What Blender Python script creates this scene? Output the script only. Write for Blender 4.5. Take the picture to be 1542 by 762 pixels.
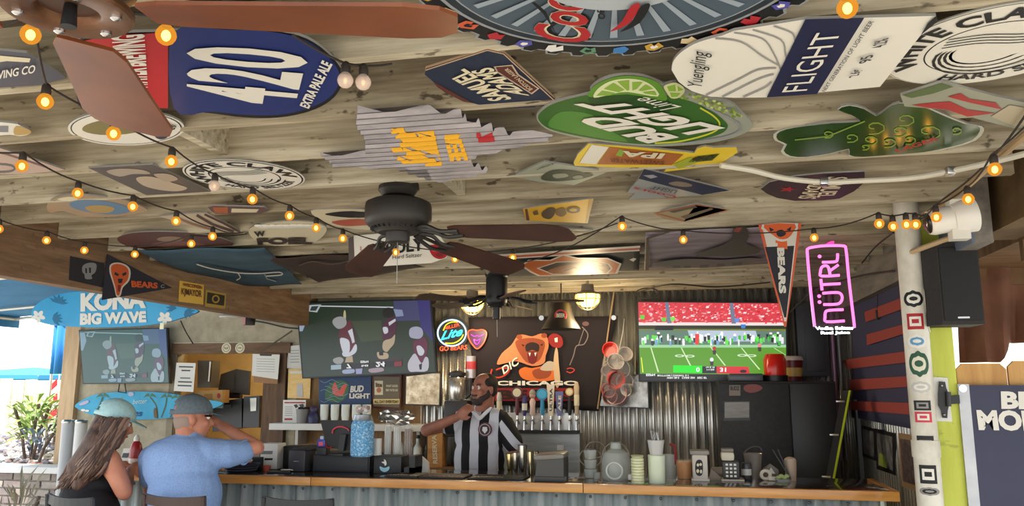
import bpy, bmesh, math, random
from mathutils import Vector, Matrix
random.seed(7)
sc = bpy.context.scene
for o in list(bpy.data.objects):
    bpy.data.objects.remove(o)
col = sc.collection
R = math.radians

# ------------------------------------------------------------------ camera
F_PX, CXP, CYP = 1200.0, 771.0, 381.0
EYE = Vector((0, 0, 1.6))
YAW, PITCH = R(12.0), math.atan(202 / 1200)
cam = bpy.data.cameras.new('camera')
cam.sensor_width = 36.0
cam.lens = 36.0 * F_PX / 1542
cam.clip_start = 0.02
camo = bpy.data.objects.new('camera', cam)
col.objects.link(camo)
camo.location = EYE
camo.rotation_euler = (math.pi / 2 + PITCH, 0, YAW)
sc.camera = camo

# ------------------------------------------------------------------ light
sc.view_settings.view_transform = 'Standard'
sc.view_settings.look = 'None'
sc.view_settings.gamma = 1
sc.view_settings.use_curve_mapping = False
sc.view_settings.exposure = 0.62
world = bpy.data.worlds.new('sky')
sc.world = world
world.use_nodes = True
_bg = world.node_tree.nodes['Background']
_bg.inputs[0].default_value = (0.92, 0.96, 1.0, 1)
_bg.inputs[1].default_value = 1.85
sun = bpy.data.lights.new('sun', 'SUN')
sun.energy = 3.8
sun.angle = R(2)
sun.color = (1, .95, .86)
suno = bpy.data.objects.new('sun', sun)
suno.rotation_euler = Vector((.30, .70, -.78)).to_track_quat('-Z', 'Y').to_euler()
col.objects.link(suno)

# ------------------------------------------------------------------ helpers
def s2l(c):
    c = c / 255.0
    return c / 12.92 if c <= .04045 else ((c + .055) / 1.055) ** 2.4
def lin(c):
    return (s2l(c[0]), s2l(c[1]), s2l(c[2]), 1)
_M = {}
EMK = .75          # lit things against the room's exposure
def mat(c, rough=.5, metal=0.0, spec=.5, coat=0.0):
    k = ('p', tuple(c), rough, metal, spec, coat)
    if k in _M: return _M[k]
    m = bpy.data.materials.new('paint'); m.use_nodes = True
    b = m.node_tree.nodes['Principled BSDF']
    b.inputs['Base Color'].default_value = lin(c)
    b.inputs['Roughness'].default_value = rough
    b.inputs['Metallic'].default_value = metal
    b.inputs['Specular IOR Level'].default_value = spec
    b.inputs['Coat Weight'].default_value = coat
    _M[k] = m
    return m
def emit(c, s=1.0):
    s = s * EMK
    k = ('e', tuple(c), s)
    if k in _M: return _M[k]
    m = bpy.data.materials.new('glow'); m.use_nodes = True
    b = m.node_tree.nodes['Principled BSDF']
    b.inputs['Base Color'].default_value = (.01, .01, .01, 1)
    b.inputs['Roughness'].default_value = .3
    b.inputs['Emission Color'].default_value = lin(c)
    b.inputs['Emission Strength'].default_value = s
    _M[k] = m
    return m
def grain(c1, c2, scale=6, stretch=(1, 1, 1), rough=.6, bump=.15, metal=0.0, detail=6, c3=None, spots=0.0, coat=0.0, spec=.4):
    """noise stretched along an axis between two colours, optional dark specks"""
    k = ('g', tuple(c1), tuple(c2), scale, tuple(stretch), rough, bump, metal, detail, c3, spots, coat, spec)
    if k in _M: return _M[k]
    m = bpy.data.materials.new('grain'); m.use_nodes = True
    nt = m.node_tree; N = nt.nodes; L = nt.links
    b = N['Principled BSDF']
    b.inputs['Roughness'].default_value = rough
    b.inputs['Metallic'].default_value = metal
    b.inputs['Coat Weight'].default_value = coat
    b.inputs['Specular IOR Level'].default_value = spec
    tc = N.new('ShaderNodeNewGeometry')
    mp = N.new('ShaderNodeMapping'); mp.inputs['Scale'].default_value = stretch
    no = N.new('ShaderNodeTexNoise'); no.inputs['Scale'].default_value = scale; no.inputs['Detail'].default_value = detail
    no.inputs['Roughness'].default_value = .62
    cr = N.new('ShaderNodeValToRGB')
    cr.color_ramp.elements[0].position = .32; cr.color_ramp.elements[0].color = lin(c2)
    cr.color_ramp.elements[1].position = .66; cr.color_ramp.elements[1].color = lin(c1)
    if c3:
        e = cr.color_ramp.elements.new(.5); e.color = lin(c3)
    L.new(tc.outputs['Position'], mp.inputs['Vector']); L.new(mp.outputs[0], no.inputs['Vector'])
    L.new(no.outputs['Fac'], cr.inputs[0])
    out = cr.outputs[0]
    if spots > 0:
        n2 = N.new('ShaderNodeTexNoise'); n2.inputs['Scale'].default_value = 26; n2.inputs['Detail'].default_value = 4
        mp2 = N.new('ShaderNodeMapping'); mp2.inputs['Scale'].default_value = (.5, 1, 1)
        L.new(tc.outputs['Position'], mp2.inputs['Vector']); L.new(mp2.outputs[0], n2.inputs['Vector'])
        c2r = N.new('ShaderNodeValToRGB')
        c2r.color_ramp.elements[0].position = .30; c2r.color_ramp.elements[0].color = (spots, spots, spots, 1)
        c2r.color_ramp.elements[1].position = .36; c2r.color_ramp.elements[1].color = (0, 0, 0, 1)
        L.new(n2.outputs['Fac'], c2r.inputs[0])
        mx = N.new('ShaderNodeMix'); mx.data_type = 'RGBA'
        L.new(c2r.outputs[0], mx.inputs[0]); L.new(out, mx.inputs[6])
        mx.inputs[7].default_value = lin((70, 55, 40))
        out = mx.outputs[2]
    L.new(out, b.inputs['Base Color'])
    if bump:
        bp = N.new('ShaderNodeBump'); bp.inputs['Strength'].default_value = bump; bp.inputs['Distance'].default_value = .01
        L.new(no.outputs['Fac'], bp.inputs['Height']); L.new(bp.outputs[0], b.inputs['Normal'])
    _M[k] = m
    return m
def glass(c=(235, 240, 240), alpha=.25, rough=.05):
    k = ('gl', tuple(c), alpha, rough)
    if k in _M: return _M[k]
    m = bpy.data.materials.new('clear_plastic'); m.use_nodes = True
    b = m.node_tree.nodes['Principled BSDF']
    b.inputs['Base Color'].default_value = lin(c); b.inputs['Roughness'].default_value = rough
    b.inputs['Alpha'].default_value = alpha
    _M[k] = m
    return m

class MB:
    """collects shapes with a material each; build() links them as ONE mesh object"""
    def __init__(s): s.v = []; s.f = []; s.m = []; s.sm = []; s.mats = []
    def mi(s, m):
        if m not in s.mats: s.mats.append(m)
        return s.mats.index(m)
    def add(s, vs, fs, m, smooth=False):
        o = len(s.v); k = s.mi(m)
        s.v += [tuple(v) for v in vs]
        for f in fs:
            s.f.append([i + o for i in f]); s.m.append(k); s.sm.append(smooth)
        return s
    def box(s, c, d, m, rot=None):
        x, y, z = d[0] / 2, d[1] / 2, d[2] / 2
        vs = [Vector((a * x, b * y, e * z)) for a in (-1, 1) for b in (-1, 1) for e in (-1, 1)]
        if rot is not None: vs = [rot @ v for v in vs]
        c = Vector(c)
        return s.add([v + c for v in vs], [(0, 1, 3, 2), (4, 6, 7, 5), (0, 4, 5, 1), (2, 3, 7, 6), (0, 2, 6, 4), (1, 5, 7, 3)], m)
    def b2(s, lo, hi, m):
        return s.box([(a + b) / 2 for a, b in zip(lo, hi)], [abs(b - a) for a, b in zip(lo, hi)], m)
    def bbox(s, c, d, m, bev=.01, rot=None, seg=2):
        bm = bmesh.new(); bmesh.ops.create_cube(bm, size=1)
        for v in bm.verts: v.co = Vector((v.co.x * d[0], v.co.y * d[1], v.co.z * d[2]))
        bmesh.ops.bevel(bm, geom=bm.edges[:], offset=min(bev, min(d) * .45), segments=seg, affect='EDGES', profile=.6)
        c = Vector(c)
        bm.verts.index_update()
        vs = [(rot @ v.co if rot is not None else v.co.copy()) + c for v in bm.verts]
        fs = [[v.index for v in f.verts] for f in bm.faces]
        bm.free()
        return s.add(vs, fs, m, True)
    def cyl(s, p0, p1, r0, m, r1=None, n=14, cap=True, smooth=True):
        p0, p1 = Vector(p0), Vector(p1); r1 = r0 if r1 is None else r1
        d = (p1 - p0).normalized(); a = d.orthogonal().normalized(); b = d.cross(a)
        vs = []
        for p, r in ((p0, r0), (p1, r1)):
            for i in range(n):
                t = 2 * math.pi * i / n
                vs.append(p + (a * math.cos(t) + b * math.sin(t)) * r)
        s.add(vs, [(i, (i + 1) % n, n + (i + 1) % n, n + i) for i in range(n)], m, smooth)
        if cap: s.add(vs, [list(range(n))[::-1], list(range(n, 2 * n))], m)
        return s
    def lathe(s, base, prof, m, n=20, axis=(0, 0, 1), smooth=True):
        """prof: (radius, height) pairs along axis"""
        base = Vector(base); d = Vector(axis).normalized()
        a = d.orthogonal().normalized() if abs(d.z) < .99 else Vector((1, 0, 0)); b = d.cross(a)
        vs = []; fs = []
        for r, h in prof:
            for i in range(n):
                t = 2 * math.pi * i / n
                vs.append(base + d * h + (a * math.cos(t) + b * math.sin(t)) * max(r, 1e-4))
        for j in range(len(prof) - 1):
            for i in range(n):
                fs.append((j * n + i, j * n + (i + 1) % n, (j + 1) * n + (i + 1) % n, (j + 1) * n + i))
        return s.add(vs, fs, m, smooth)
    def tube(s, pts, r, m, n=8, rr=None, closed=False):
        pts = [Vector(p) for p in pts]
        k = len(pts); vs = []; fs = []
        prev = None
        for j, p in enumerate(pts):
            if closed: t = pts[(j + 1) % k] - pts[j - 1]
            else: t = pts[min(j + 1, k - 1)] - pts[max(j - 1, 0)]
            t = t.normalized() if t.length > 1e-9 else Vector((0, 0, 1))
            if prev is None: a = t.orthogonal().normalized()
            else:
                a = prev - t * prev.dot(t)
                a = a.normalized() if a.length > 1e-6 else t.orthogonal().normalized()
            prev = a; b = t.cross(a)
            q = rr[j] if rr else r
            for i in range(n):
                w = 2 * math.pi * i / n
                vs.append(p + (a * math.cos(w) + b * math.sin(w)) * q)
        for j in range(k if closed else k - 1):
            j2 = (j + 1) % k
            for i in range(n):
                fs.append((j * n + i, j * n + (i + 1) % n, j2 * n + (i + 1) % n, j2 * n + i))
        s.add(vs, fs, m, True)
        if not closed: s.add(vs, [list(range(n))[::-1], list(range((k - 1) * n, k * n))], m)
        return s
    def ball(s, c, r, m, n=14, k=9):
        r = r if hasattr(r, '__len__') else (r, r, r)
        c = Vector(c); vs = [c + Vector((0, 0, -r[2]))]; fs = []
        for j in range(1, k):
            p = math.pi * j / k - math.pi / 2
            for i in range(n):
                t = 2 * math.pi * i / n
                vs.append(c + Vector((r[0] * math.cos(p) * math.cos(t), r[1] * math.cos(p) * math.sin(t), r[2] * math.sin(p))))
        vs.append(c + Vector((0, 0, r[2])))
        for i in range(n): fs.append((0, 1 + (i + 1) % n, 1 + i))
        for j in range(k - 2):
            for i in range(n):
                fs.append((1 + j * n + i, 1 + j * n + (i + 1) % n, 1 + (j + 1) * n + (i + 1) % n, 1 + (j + 1) * n + i))
        e = len(vs) - 1; q = 1 + (k - 2) * n
        for i in range(n): fs.append((q + i, q + (i + 1) % n, e))
        return s.add(vs, fs, m, True)
    def prism(s, poly, off, m, side=None, inset=None):
        """poly: 3-D points of the visible face; off: vector to the back face"""
        n = len(poly); off = Vector(off); p = [Vector(q) for q in poly]
        vs = p + [q + off for q in p]
        s.add(vs, [list(range(n)), list(range(n, 2 * n))[::-1]], m)
        s.add(vs, [(i, i + n, (i + 1) % n + n, (i + 1) % n) for i in range(n)], side or m)
        return s
    def face(s, poly, m):
        return s.add(poly, [list(range(len(poly)))], m)
    def build(s, name, parent=None, origin=None, fixn=True):
        if parent is not None: org = wloc(parent)
        elif origin is not None: org = Vector(origin)
        else:
            lo = [min(v[i] for v in s.v) for i in range(3)]; hi = [max(v[i] for v in s.v) for i in range(3)]
            org = Vector(((lo[0] + hi[0]) / 2, (lo[1] + hi[1]) / 2, lo[2]))
        me = bpy.data.meshes.new(name)
        me.from_pydata([tuple(Vector(v) - org) for v in s.v], [], s.f)
        for m in s.mats: me.materials.append(m)
        me.polygons.foreach_set('material_index', s.m)
        me.polygons.foreach_set('use_smooth', s.sm)
        me.update()
        if any(s.sm): 
            try: me.set_sharp_from_angle(angle=R(40))
            except Exception: pass
        o = bpy.data.objects.new(name, me); col.objects.link(o)
        if parent is not None: o.parent = parent
        else: o.location = org
        return o

def wloc(o):
    v = Vector(o.location)
    while o.parent is not None:
        o = o.parent; v += Vector(o.location)
    return v
def thing(name, label, cat, loc=(0, 0, 0), group=None):
    o = bpy.data.objects.new(name, None); col.objects.link(o)
    o.empty_display_size = .05
    o.location = loc; return tag(o, label, cat, group)
def tag(o, label, cat, group=None):
    o['label'] = label; o['category'] = cat
    if group: o['group'] = group
    return o
def struct(o):
    o['kind'] = 'structure'; return o

# the line of sight of a photograph pixel, met with a real plane of the place
_fw = Vector((-math.sin(YAW) * math.cos(PITCH), math.cos(YAW) * math.cos(PITCH), math.sin(PITCH)))
_rt = Vector((math.cos(YAW), math.sin(YAW), 0)); _up = _rt.cross(_fw)
def ray(x, y): return _fw + _rt * ((x - CXP) / F_PX) - _up * ((y - CYP) / F_PX)
class Plane:
    def __init__(s, point, normal):
        s.p = Vector(point); s.n = Vector(normal).normalized()
        if s.n.dot(EYE - s.p) < 0: s.n = -s.n
    def at(s, x, y, off=0.0):
        r = ray(x, y); return EYE + r * ((s.p + s.n * off - EYE).dot(s.n) / r.dot(s.n))
    def pts(s, poly, off=0.0): return [s.at(x, y, off) for x, y in poly]
def ZP(z): return Plane((0, 0, z), (0, 0, 1))
def YP(y): return Plane((0, y, 0), (0, 1, 0))
def XP(x): return Plane((x, 0, 0), (1, 0, 0))
def at_z(x, y, z): return ZP(z).at(x, y)
def at_y(x, y, Y): return YP(Y).at(x, y)
def at_x(x, y, X): return XP(X).at(x, y)
def smooth(pts, k=5, closed=True):
    n = len(pts); out = []
    for i in range(n if closed else n - 1):
        if closed: a, b, c, d = pts[i - 1], pts[i], pts[(i + 1) % n], pts[(i + 2) % n]
        else: a, b, c, d = pts[max(i - 1, 0)], pts[i], pts[i + 1], pts[min(i + 2, n - 1)]
        for j in range(k):
            t = j / k
            out.append(tuple(.5 * (2 * b[q] + (c[q] - a[q]) * t + (2 * a[q] - 5 * b[q] + 4 * c[q] - d[q]) * t * t + (3 * b[q] - a[q] - 3 * c[q] + d[q]) * t ** 3) for q in range(len(b))))
    if not closed: out.append(tuple(pts[-1]))
    return out
def ell(cx, cy, rx, ry, n=40, rot=0):
    c, s_ = math.cos(rot), math.sin(rot)
    return [(cx + rx * math.cos(2 * math.pi * i / n) * c - ry * math.sin(2 * math.pi * i / n) * s_, cy + rx * math.cos(2 * math.pi * i / n) * s_ + ry * math.sin(2 * math.pi * i / n) * c) for i in range(n)]
def stroke(pts, w):
    """a polyline in the picture plane as a thin polygon"""
    L_, Rr = [], []
    for i, p in enumerate(pts):
        a = pts[max(i - 1, 0)]; b = pts[min(i + 1, len(pts) - 1)]
        dx, dy = b[0] - a[0], b[1] - a[1]; l = math.hypot(dx, dy) or 1
        ww = w[i] if hasattr(w, '__len__') else w
        L_.append((p[0] - dy / l * ww / 2, p[1] + dx / l * ww / 2)); Rr.append((p[0] + dy / l * ww / 2, p[1] - dx / l * ww / 2))
    return L_ + Rr[::-1]
def board(name, parent, pl, poly, m, thick=.006, side=None, origin=None):
    return MB().prism(pl.pts(poly), -pl.n * thick, m, side).build(name, parent, origin)
def art(name, parent, pl, items, step=.0012, base=1, split=False):
    """printed shapes on a flat face: (pixel polygon, material) in painting order"""
    if split:
        for i, (poly, m) in enumerate(items): MB().face(pl.pts(poly, (base + i * .12) * step), m).build(name, parent)
        return
    mb = MB()
    for i, (poly, m) in enumerate(items):
        mb.face(pl.pts(poly, (base + i * .25) * step), m)
    return mb.build(name, parent)
_TXT = {}
def textmesh(txt, bold, shear=0.0, align='LEFT', space=1.0):
    k = (txt, bold, shear, space)
    if k in _TXT: return _TXT[k]
    cu = bpy.data.curves.new('lettering', 'FONT'); cu.body = txt; cu.offset = bold; cu.shear = shear; cu.resolution_u = 3
    cu.fill_mode = 'FRONT'; cu.space_character = space; cu.space_line = .8
    ob = bpy.data.objects.new('lettering', cu); col.objects.link(ob)
    dg = bpy.context.evaluated_depsgraph_get(); dg.update()
    me = ob.evaluated_get(dg).to_mesh()
    vs = [v.co.copy() for v in me.vertices]; fs = [list(p.vertices) for p in me.polygons]
    ob.evaluated_get(dg).to_mesh_clear()
    bpy.data.objects.remove(ob); bpy.data.curves.remove(cu)
    x0 = min(v.x for v in vs); x1 = max(v.x for v in vs); y0 = min(v.y for v in vs); y1 = max(v.y for v in vs)
    uv = [((v.x - x0) / (x1 - x0), (v.y - y0) / (y1 - y0)) for v in vs]
    _TXT[k] = (uv, fs)
    return uv, fs
def text(name, parent, pl, txt, p0, p1, p2, m, bold=.02, off=.006, shear=0.0, p3=None, mb=None, space=1.0):
    """p0 start of the base line, p1 its end, p2 top of the first letter (pixels on plane pl)"""
    uv, fs = textmesh(txt, bold, shear, space=space)
    a, b, c = pl.at(*p0, off), pl.at(*p1, off), pl.at(*p2, off)
    d = pl.at(*p3, off) if p3 else b + c - a
    vs = [a * (1 - u) * (1 - v) + b * u * (1 - v) + c * (1 - u) * v + d * u * v for u, v in uv]
    if mb is not None: return mb.add(vs, fs, m)
    return MB().add(vs, fs, m).build(name, parent)
def arctext(name, parent, pl, txt, cpx, upx, vpx, r0, r1, a0, a1, m, bold=.02, off=.003, mb=None):
    """letters bent round an ellipse; upx/vpx pixels of its two half axes; radii as fractions; degrees"""
    uv, fs = textmesh(txt, bold)
    c = pl.at(*cpx, off); U = pl.at(*upx, off) - c; V = pl.at(*vpx, off) - c
    vs = []
    for u, v in uv:
        a = R(a0 + (a1 - a0) * u); r = r0 + (r1 - r0) * v
        vs.append(c + U * (math.cos(a) * r) + V * (math.sin(a) * r))
    if mb is not None: return mb.add(vs, fs, m)
    return MB().add(vs, fs, m).build(name, parent)
def copytree(o, loc=None, rz=None, parent=None):
    c = o.copy(); col.objects.link(c)
    if parent is not None: c.parent = parent
    if loc is not None: c.location = loc
    if rz is not None: c.rotation_euler = (0, 0, rz)
    for ch in [q for q in bpy.data.objects if q.parent == o]: copytree(ch, parent=c)
    return c
def cat_line(a, b, sag, n=14):
    a, b = Vector(a), Vector(b)
    return [a.lerp(b, i / n) + Vector((0, 0, -sag * 4 * (i / n) * (1 - i / n))) for i in range(n + 1)]

WHITE = mat((225, 222, 214), .35); BLACK = mat((22, 22, 24), .45); DKGREY = mat((52, 54, 57), .5)
STEEL = mat((190, 190, 186), .28, 1.0); CHROME = mat((215, 215, 215), .12, 1.0)

# ------------------------------------------------------------------ the setting
CZ = 2.45          # undersides of the rafters
YB = 7.3           # back wall
XR = 1.40          # right wall
XBM = -3.52        # beam on the left
YBAR = 4.70        # front edge of the bar
ZBAR = 1.05
M_RAFT = grain((208, 199, 176), (150, 138, 112), 3.2, (.8, 11, 11), .75, .2, c3=(186, 175, 150), spots=.75)
RAFTS = [M_RAFT, grain((188, 176, 150), (126, 113, 90), 3.2, (.8, 11, 11), .75, .2, c3=(162, 149, 124), spots=.85), grain((208, 198, 174), (150, 138, 112), 2.6, (.7, 13, 13), .75, .2, c3=(186, 174, 148), spots=.6)]
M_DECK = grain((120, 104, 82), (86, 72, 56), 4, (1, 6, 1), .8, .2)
M_CONC = grain((190, 182, 170), (166, 157, 145), 2.5, (1, 1, 1), .8, .1)
M_GROUND = grain((206, 200, 188), (180, 172, 158), 1.2, (1, 1, 1), .9, .1)
M_STUCCO = grain((186, 176, 152), (160, 150, 126), 9, (1, 1, 1), .85, .5)
M_BEAM = grain((150, 122, 94), (108, 84, 62), 3, (8, .8, 8), .7, .2, c3=(130, 102, 76), spots=.4)
M_WOODD = grain((112, 84, 58), (70, 50, 34), 4, (6, 6, .8), .65, .2)
M_WOODL = grain((196, 146, 84), (160, 110, 58), 4, (1, 6, 6), .4, .1, c3=(184, 132, 72))
struct(MB().b2((-14, -9, -.2), (9, 16, 0), M_GROUND).build('floor'))
struct(MB().b2((-5.2, -3.2, 0), (1.6, 7.3, .012), M_CONC).build('floor'))
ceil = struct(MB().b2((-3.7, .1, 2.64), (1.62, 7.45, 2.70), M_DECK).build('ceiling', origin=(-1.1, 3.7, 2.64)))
for k in range(-4, 14):
    y = 1.87 + .407 * k
    if y > 7.22 or y < .15: continue
    j = random.uniform(-.012, .012)
    MB().b2((-3.515, y - .019 + j, CZ + random.uniform(-.004, .004)), (1.34, y + .019 + j, 2.64), RAFTS[(k * 7) % 3]).build('rafter', ceil)
# blocking between some rafters, as by the fan
for x, k in ((-.98, 3), (-2.3, 5), (.5, 6), (-1.7, 1), (.95, 2)):
    y = 1.87 + .407 * k
    MB().b2((x - .019, y + .02, CZ + .03), (x + .019, y + .386, 2.64), M_RAFT).build('blocking', ceil)
# eave boards and beams along the two sides
bl = struct(MB().b2((XBM - .10, .1, 2.185), (XBM, YB, 2.63), M_BEAM).build('trim_1', origin=(XBM, 3.7, 2.18)))
MB_ = MB
_oldpts = Plane.pts
def _pts(s, poly, off=0.0):
    return [s.at(p[0], p[1], off) if len(p) == 2 else Vector(p) + s.n * off for p in poly]
Plane.pts = _pts
def crop(ox, oy, k):
    """turns points read off an enlarged view (origin ox, oy, magnification k) into photograph pixels"""
    return lambda *a: [(ox + x / k, oy + y / k) for x, y in a]
def circ3(a, b, c):
    ax, ay, bx, by, cx, cy = a[0], a[1], b[0], b[1], c[0], c[1]
    d = 2 * (ax * (by - cy) + bx * (cy - ay) + cx * (ay - by))
    ux = ((ax * ax + ay * ay) * (by - cy) + (bx * bx + by * by) * (cy - ay) + (cx * cx + cy * cy) * (ay - by)) / d
    uy = ((ax * ax + ay * ay) * (cx - bx) + (bx * bx + by * by) * (ax - cx) + (cx * cx + cy * cy) * (bx - ax)) / d
    return ux, uy, math.hypot(ax - ux, ay - uy)
def tin(c, r=.45): return mat(c, r, 0, .3)
T_WHITE = tin((226, 222, 210)); T_NAVY = tin((28, 34, 66)); T_BLACK = tin((24, 24, 26)); T_SILVER = mat((178, 182, 186), .4, .5)
T_GREEN = tin((48, 86, 36)); T_DGREEN = tin((34, 60, 28)); T_LIME = tin((132, 170, 62)); T_YEL = tin((226, 196, 48)); T_RED = tin((168, 34, 40))
T_ORANGE = tin((206, 98, 40)); T_BROWN = tin((92, 48, 40)); T_GREY = tin((140, 138, 132)); T_CREAM = tin((218, 208, 176))

def sign(name, label, lay, poly, m, edge=None, thick=.007, group=None, pl=None, cat='sign'):
    pl = pl or ZP(CZ - .002 - .009 * lay)
    pts = pl.pts(poly)
    c = sum(pts, Vector()) / len(pts)
    t = thing(name, label, cat, c, group)
    MB().prism(pts, -pl.n * thick, m, edge or T_GREY).build('board', t)
    return t, pl
def rim(poly, k):
    """the outline pulled in towards its middle (pixels)"""
    cx = sum(p[0] for p in poly) / len(poly); cy = sum(p[1] for p in poly) / len(poly)
    return [(cx + (x - cx) * k, cy + (y - cy) * k) for x, y in poly]

# --- long blue and red brewery board
c8 = crop(0, 0, 2.754)
P = smooth([(118, 62), (165, 51), (260, 47), (340, 42), (410, 46), (462, 58), (500, 86), (517, 112), (513, 132), (497, 152), (465, 168), (420, 177), (370, 177), (320, 171), (262, 166), (165, 164), (118, 158)], 4)
t, pl = sign('beer_sign', 'long blue and red painted tap board with a huge white number', 1, P, T_BLACK)
art('print', t, pl, [(smooth([(262, 48), (340, 45), (410, 48), (460, 61), (497, 88), (512, 113), (508, 132), (492, 150), (462, 164), (420, 173), (370, 173), (320, 168), (262, 164)], 4), tin((34, 48, 108))),
                     ([(124, 62), (165, 53), (253, 49), (253, 163), (165, 161), (124, 156)], tin((186, 36, 42)))])
text('lettering', t, pl, '420', (446, 161), (467, 80), (281, 146), T_WHITE, .022, p3=(281, 66), space=1.06)
text('lettering', t, pl, 'SWEETWATER BREWING', (225, 159), (218, 51), (181, 157), T_WHITE, .04, p3=(167, 55))
text('lettering', t, pl, 'EXTRA PALE ALE', (465, 164), (501, 97), (451, 159), T_WHITE, .04)

# --- small round sign with hop print
P = ell(190, 193, 88, 26)
t, pl = sign('beer_sign', 'round white rimmed sign with olive centre and dark hops under the blue tap board', 0, P, T_WHITE)
art('print', t, pl, [(ell(190, 193, 84, 24.5), T_BLACK), (ell(190, 193, 82, 23.8), T_WHITE), (smooth([(130, 188), (160, 180), (200, 178), (225, 184), (222, 194), (190, 202), (150, 203), (125, 197)], 3), tin((128, 118, 72))),
                     (ell(228, 190, 9, 6), tin((72, 84, 48))), (ell(243, 204, 10, 6), tin((58, 56, 74))), (ell(232, 200, 8, 4), tin((80, 84, 110)))])
text('lettering', t, pl, 'FLYING', (236, 186), (262, 196), (240, 180), T_BLACK, .04)

# --- grey sign at the left and its lettering
P = [(-60, 70), (40, 80), (100, 118), (60, 128), (-60, 136)]
t, pl = sign('beer_sign', 'slate grey metal sign with broken white lettering beside the wood fan', 0, P, tin((70, 70, 84)))
art('print', t, pl, [([(-40, 80), (46, 88), (44, 94), (10, 92), (-40, 100)], T_CREAM)])
text('lettering', t, pl, 'BREWING CO', (-30, 124), (52, 110), (-30, 112), T_WHITE, .02)
# --- bottle shaped sign edge
P = smooth([(-30, 184), (20, 186), (32, 190), (45, 196), (44, 202), (30, 205), (15, 203), (-30, 204)], 3)
t, pl = sign('beer_sign', 'small bottle shaped white sign with yellow neck', 0, P, T_WHITE)
art('print', t, pl, [(smooth([(24, 190), (45, 196), (44, 202), (22, 203)], 3), tin((186, 150, 80))), ([(-20, 190), (12, 190), (12, 199), (-20, 199)], tin((120, 122, 130)))])
# --- pink grey sign
P = [(-60, 214), (0, 223), (98, 256), (40, 262), (-60, 262)]
t, pl = sign('beer_sign', 'pale pink pointed sign with grey looping line above the middle light string', 0, P, tin((190, 164, 150)))
art('print', t, pl, [(stroke(smooth([(-40, 246), (10, 248), (22, 254), (8, 259), (-40, 258)], 4, False), 3), tin((96, 92, 90))), (stroke([(-30, 224), (8, 232), (70, 252)], 2.5), tin((120, 84, 78)))])
# --- dark rectangle with pale feathers
P = [(133, 253), (230, 248), (318, 289), (225, 296)]
t, pl = sign('beer_sign', 'dark grey rectangular sign with pale feathered wing print', 0, P, tin((92, 84, 80)))
art('print', t, pl, [(smooth([(160, 258), (182, 254), (215, 256), (226, 262), (200, 262), (180, 266)], 3), tin((170, 156, 140))), (smooth([(205, 268), (228, 266), (262, 276), (282, 283), (268, 288), (240, 286), (215, 279)], 3), tin((188, 170, 148))),
                     (smooth([(232, 262), (254, 262), (268, 270), (250, 274), (238, 268)], 3), tin((176, 158, 136)))])
# --- round white sign with wave
def wave_sign(label, C, r, pl_, head, a0, a1, foot, b0, b1, lay):
    cen = Vector((C[0], C[1], pl_.p.z))
    def pc(rr, a, ox=0, oy=0): return cen + Vector((rr * r * math.cos(R(a)) + ox * r, rr * r * math.sin(R(a)) + oy * r, 0))
    def disc(rr, n=56): return [pc(rr, 360 * i / n) for i in range(n)]
    t = thing('beer_sign', label, 'sign', cen)
    MB().prism(disc(1.0), -pl_.n * (.004 + .009 * lay), T_WHITE, T_GREY).build('board', t)
    return t, cen, pc, disc
def ringart(t, pl_, disc, specs):
    art('print', t, pl_, [(disc(k), m) for k, m in specs])
def bend(t, pl_, cen, r, txt, r0, r1, a0, a1, m, bold=.03):
    uv, fs = textmesh(txt, bold)
    vs = []
    for u, v in uv:
        a = R(a0 + (a1 - a0) * u); rr = (r0 + (r1 - r0) * v) * r
        vs.append(cen + pl_.n * .0035 + Vector((rr * math.cos(a), rr * math.sin(a), 0)))
    return MB().add(vs, fs, m).build('lettering', t)
def waves(t, pl_, pc, flip=1):
    it = []
    for k in range(7):
        s = .12 + k * .075
        pts = [pc(s, a, -.12 + .03 * k, .02 * k) for a in range(20, 200, 15)]
        inner = [pc(s - .03, a, -.12 + .03 * k, .02 * k) for a in range(195, 15, -15)]
        it.append((pts + inner, T_BLACK))
    for k in range(4):
        y = -.12 - .07 * k
        it.append(([pc(0, 0, x / 10, y + .03 * math.sin(x * .8)) for x in range(-5, 6)] + [pc(0, 0, x / 10, y - .018 + .03 * math.sin(x * .8)) for x in range(5, -6, -1)], T_BLACK))
    art('wave_print', t, pl_, it)
pl = ZP(CZ - .006)
A, B, Cc = [pl.at(*p) for p in ((270, 268), (370, 241), (468, 270))]
ux, uy, ur = circ3(A, B, Cc)
ur = .235; ux, uy = pl.at(369, 265)[:2]
t, cen, pc, disc = wave_sign('round white seltzer sign with black lettering hung above the middle light string', (ux, uy), ur, pl, '', 0, 0, '', 0, 0, 0)
ringart(t, pl, disc, [(.97, T_BLACK), (.945, T_WHITE), (.60, T_BLACK), (.575, T_WHITE)])
bend(t, pl, cen, ur, 'WHITE CLAW', .66, .9, 165, 375, T_BLACK, .03)
bend(t, pl, cen, ur, 'HARD SELTZER', .84, .66, 145, 35, T_BLACK, .02)
waves(t, pl, pc)
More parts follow.
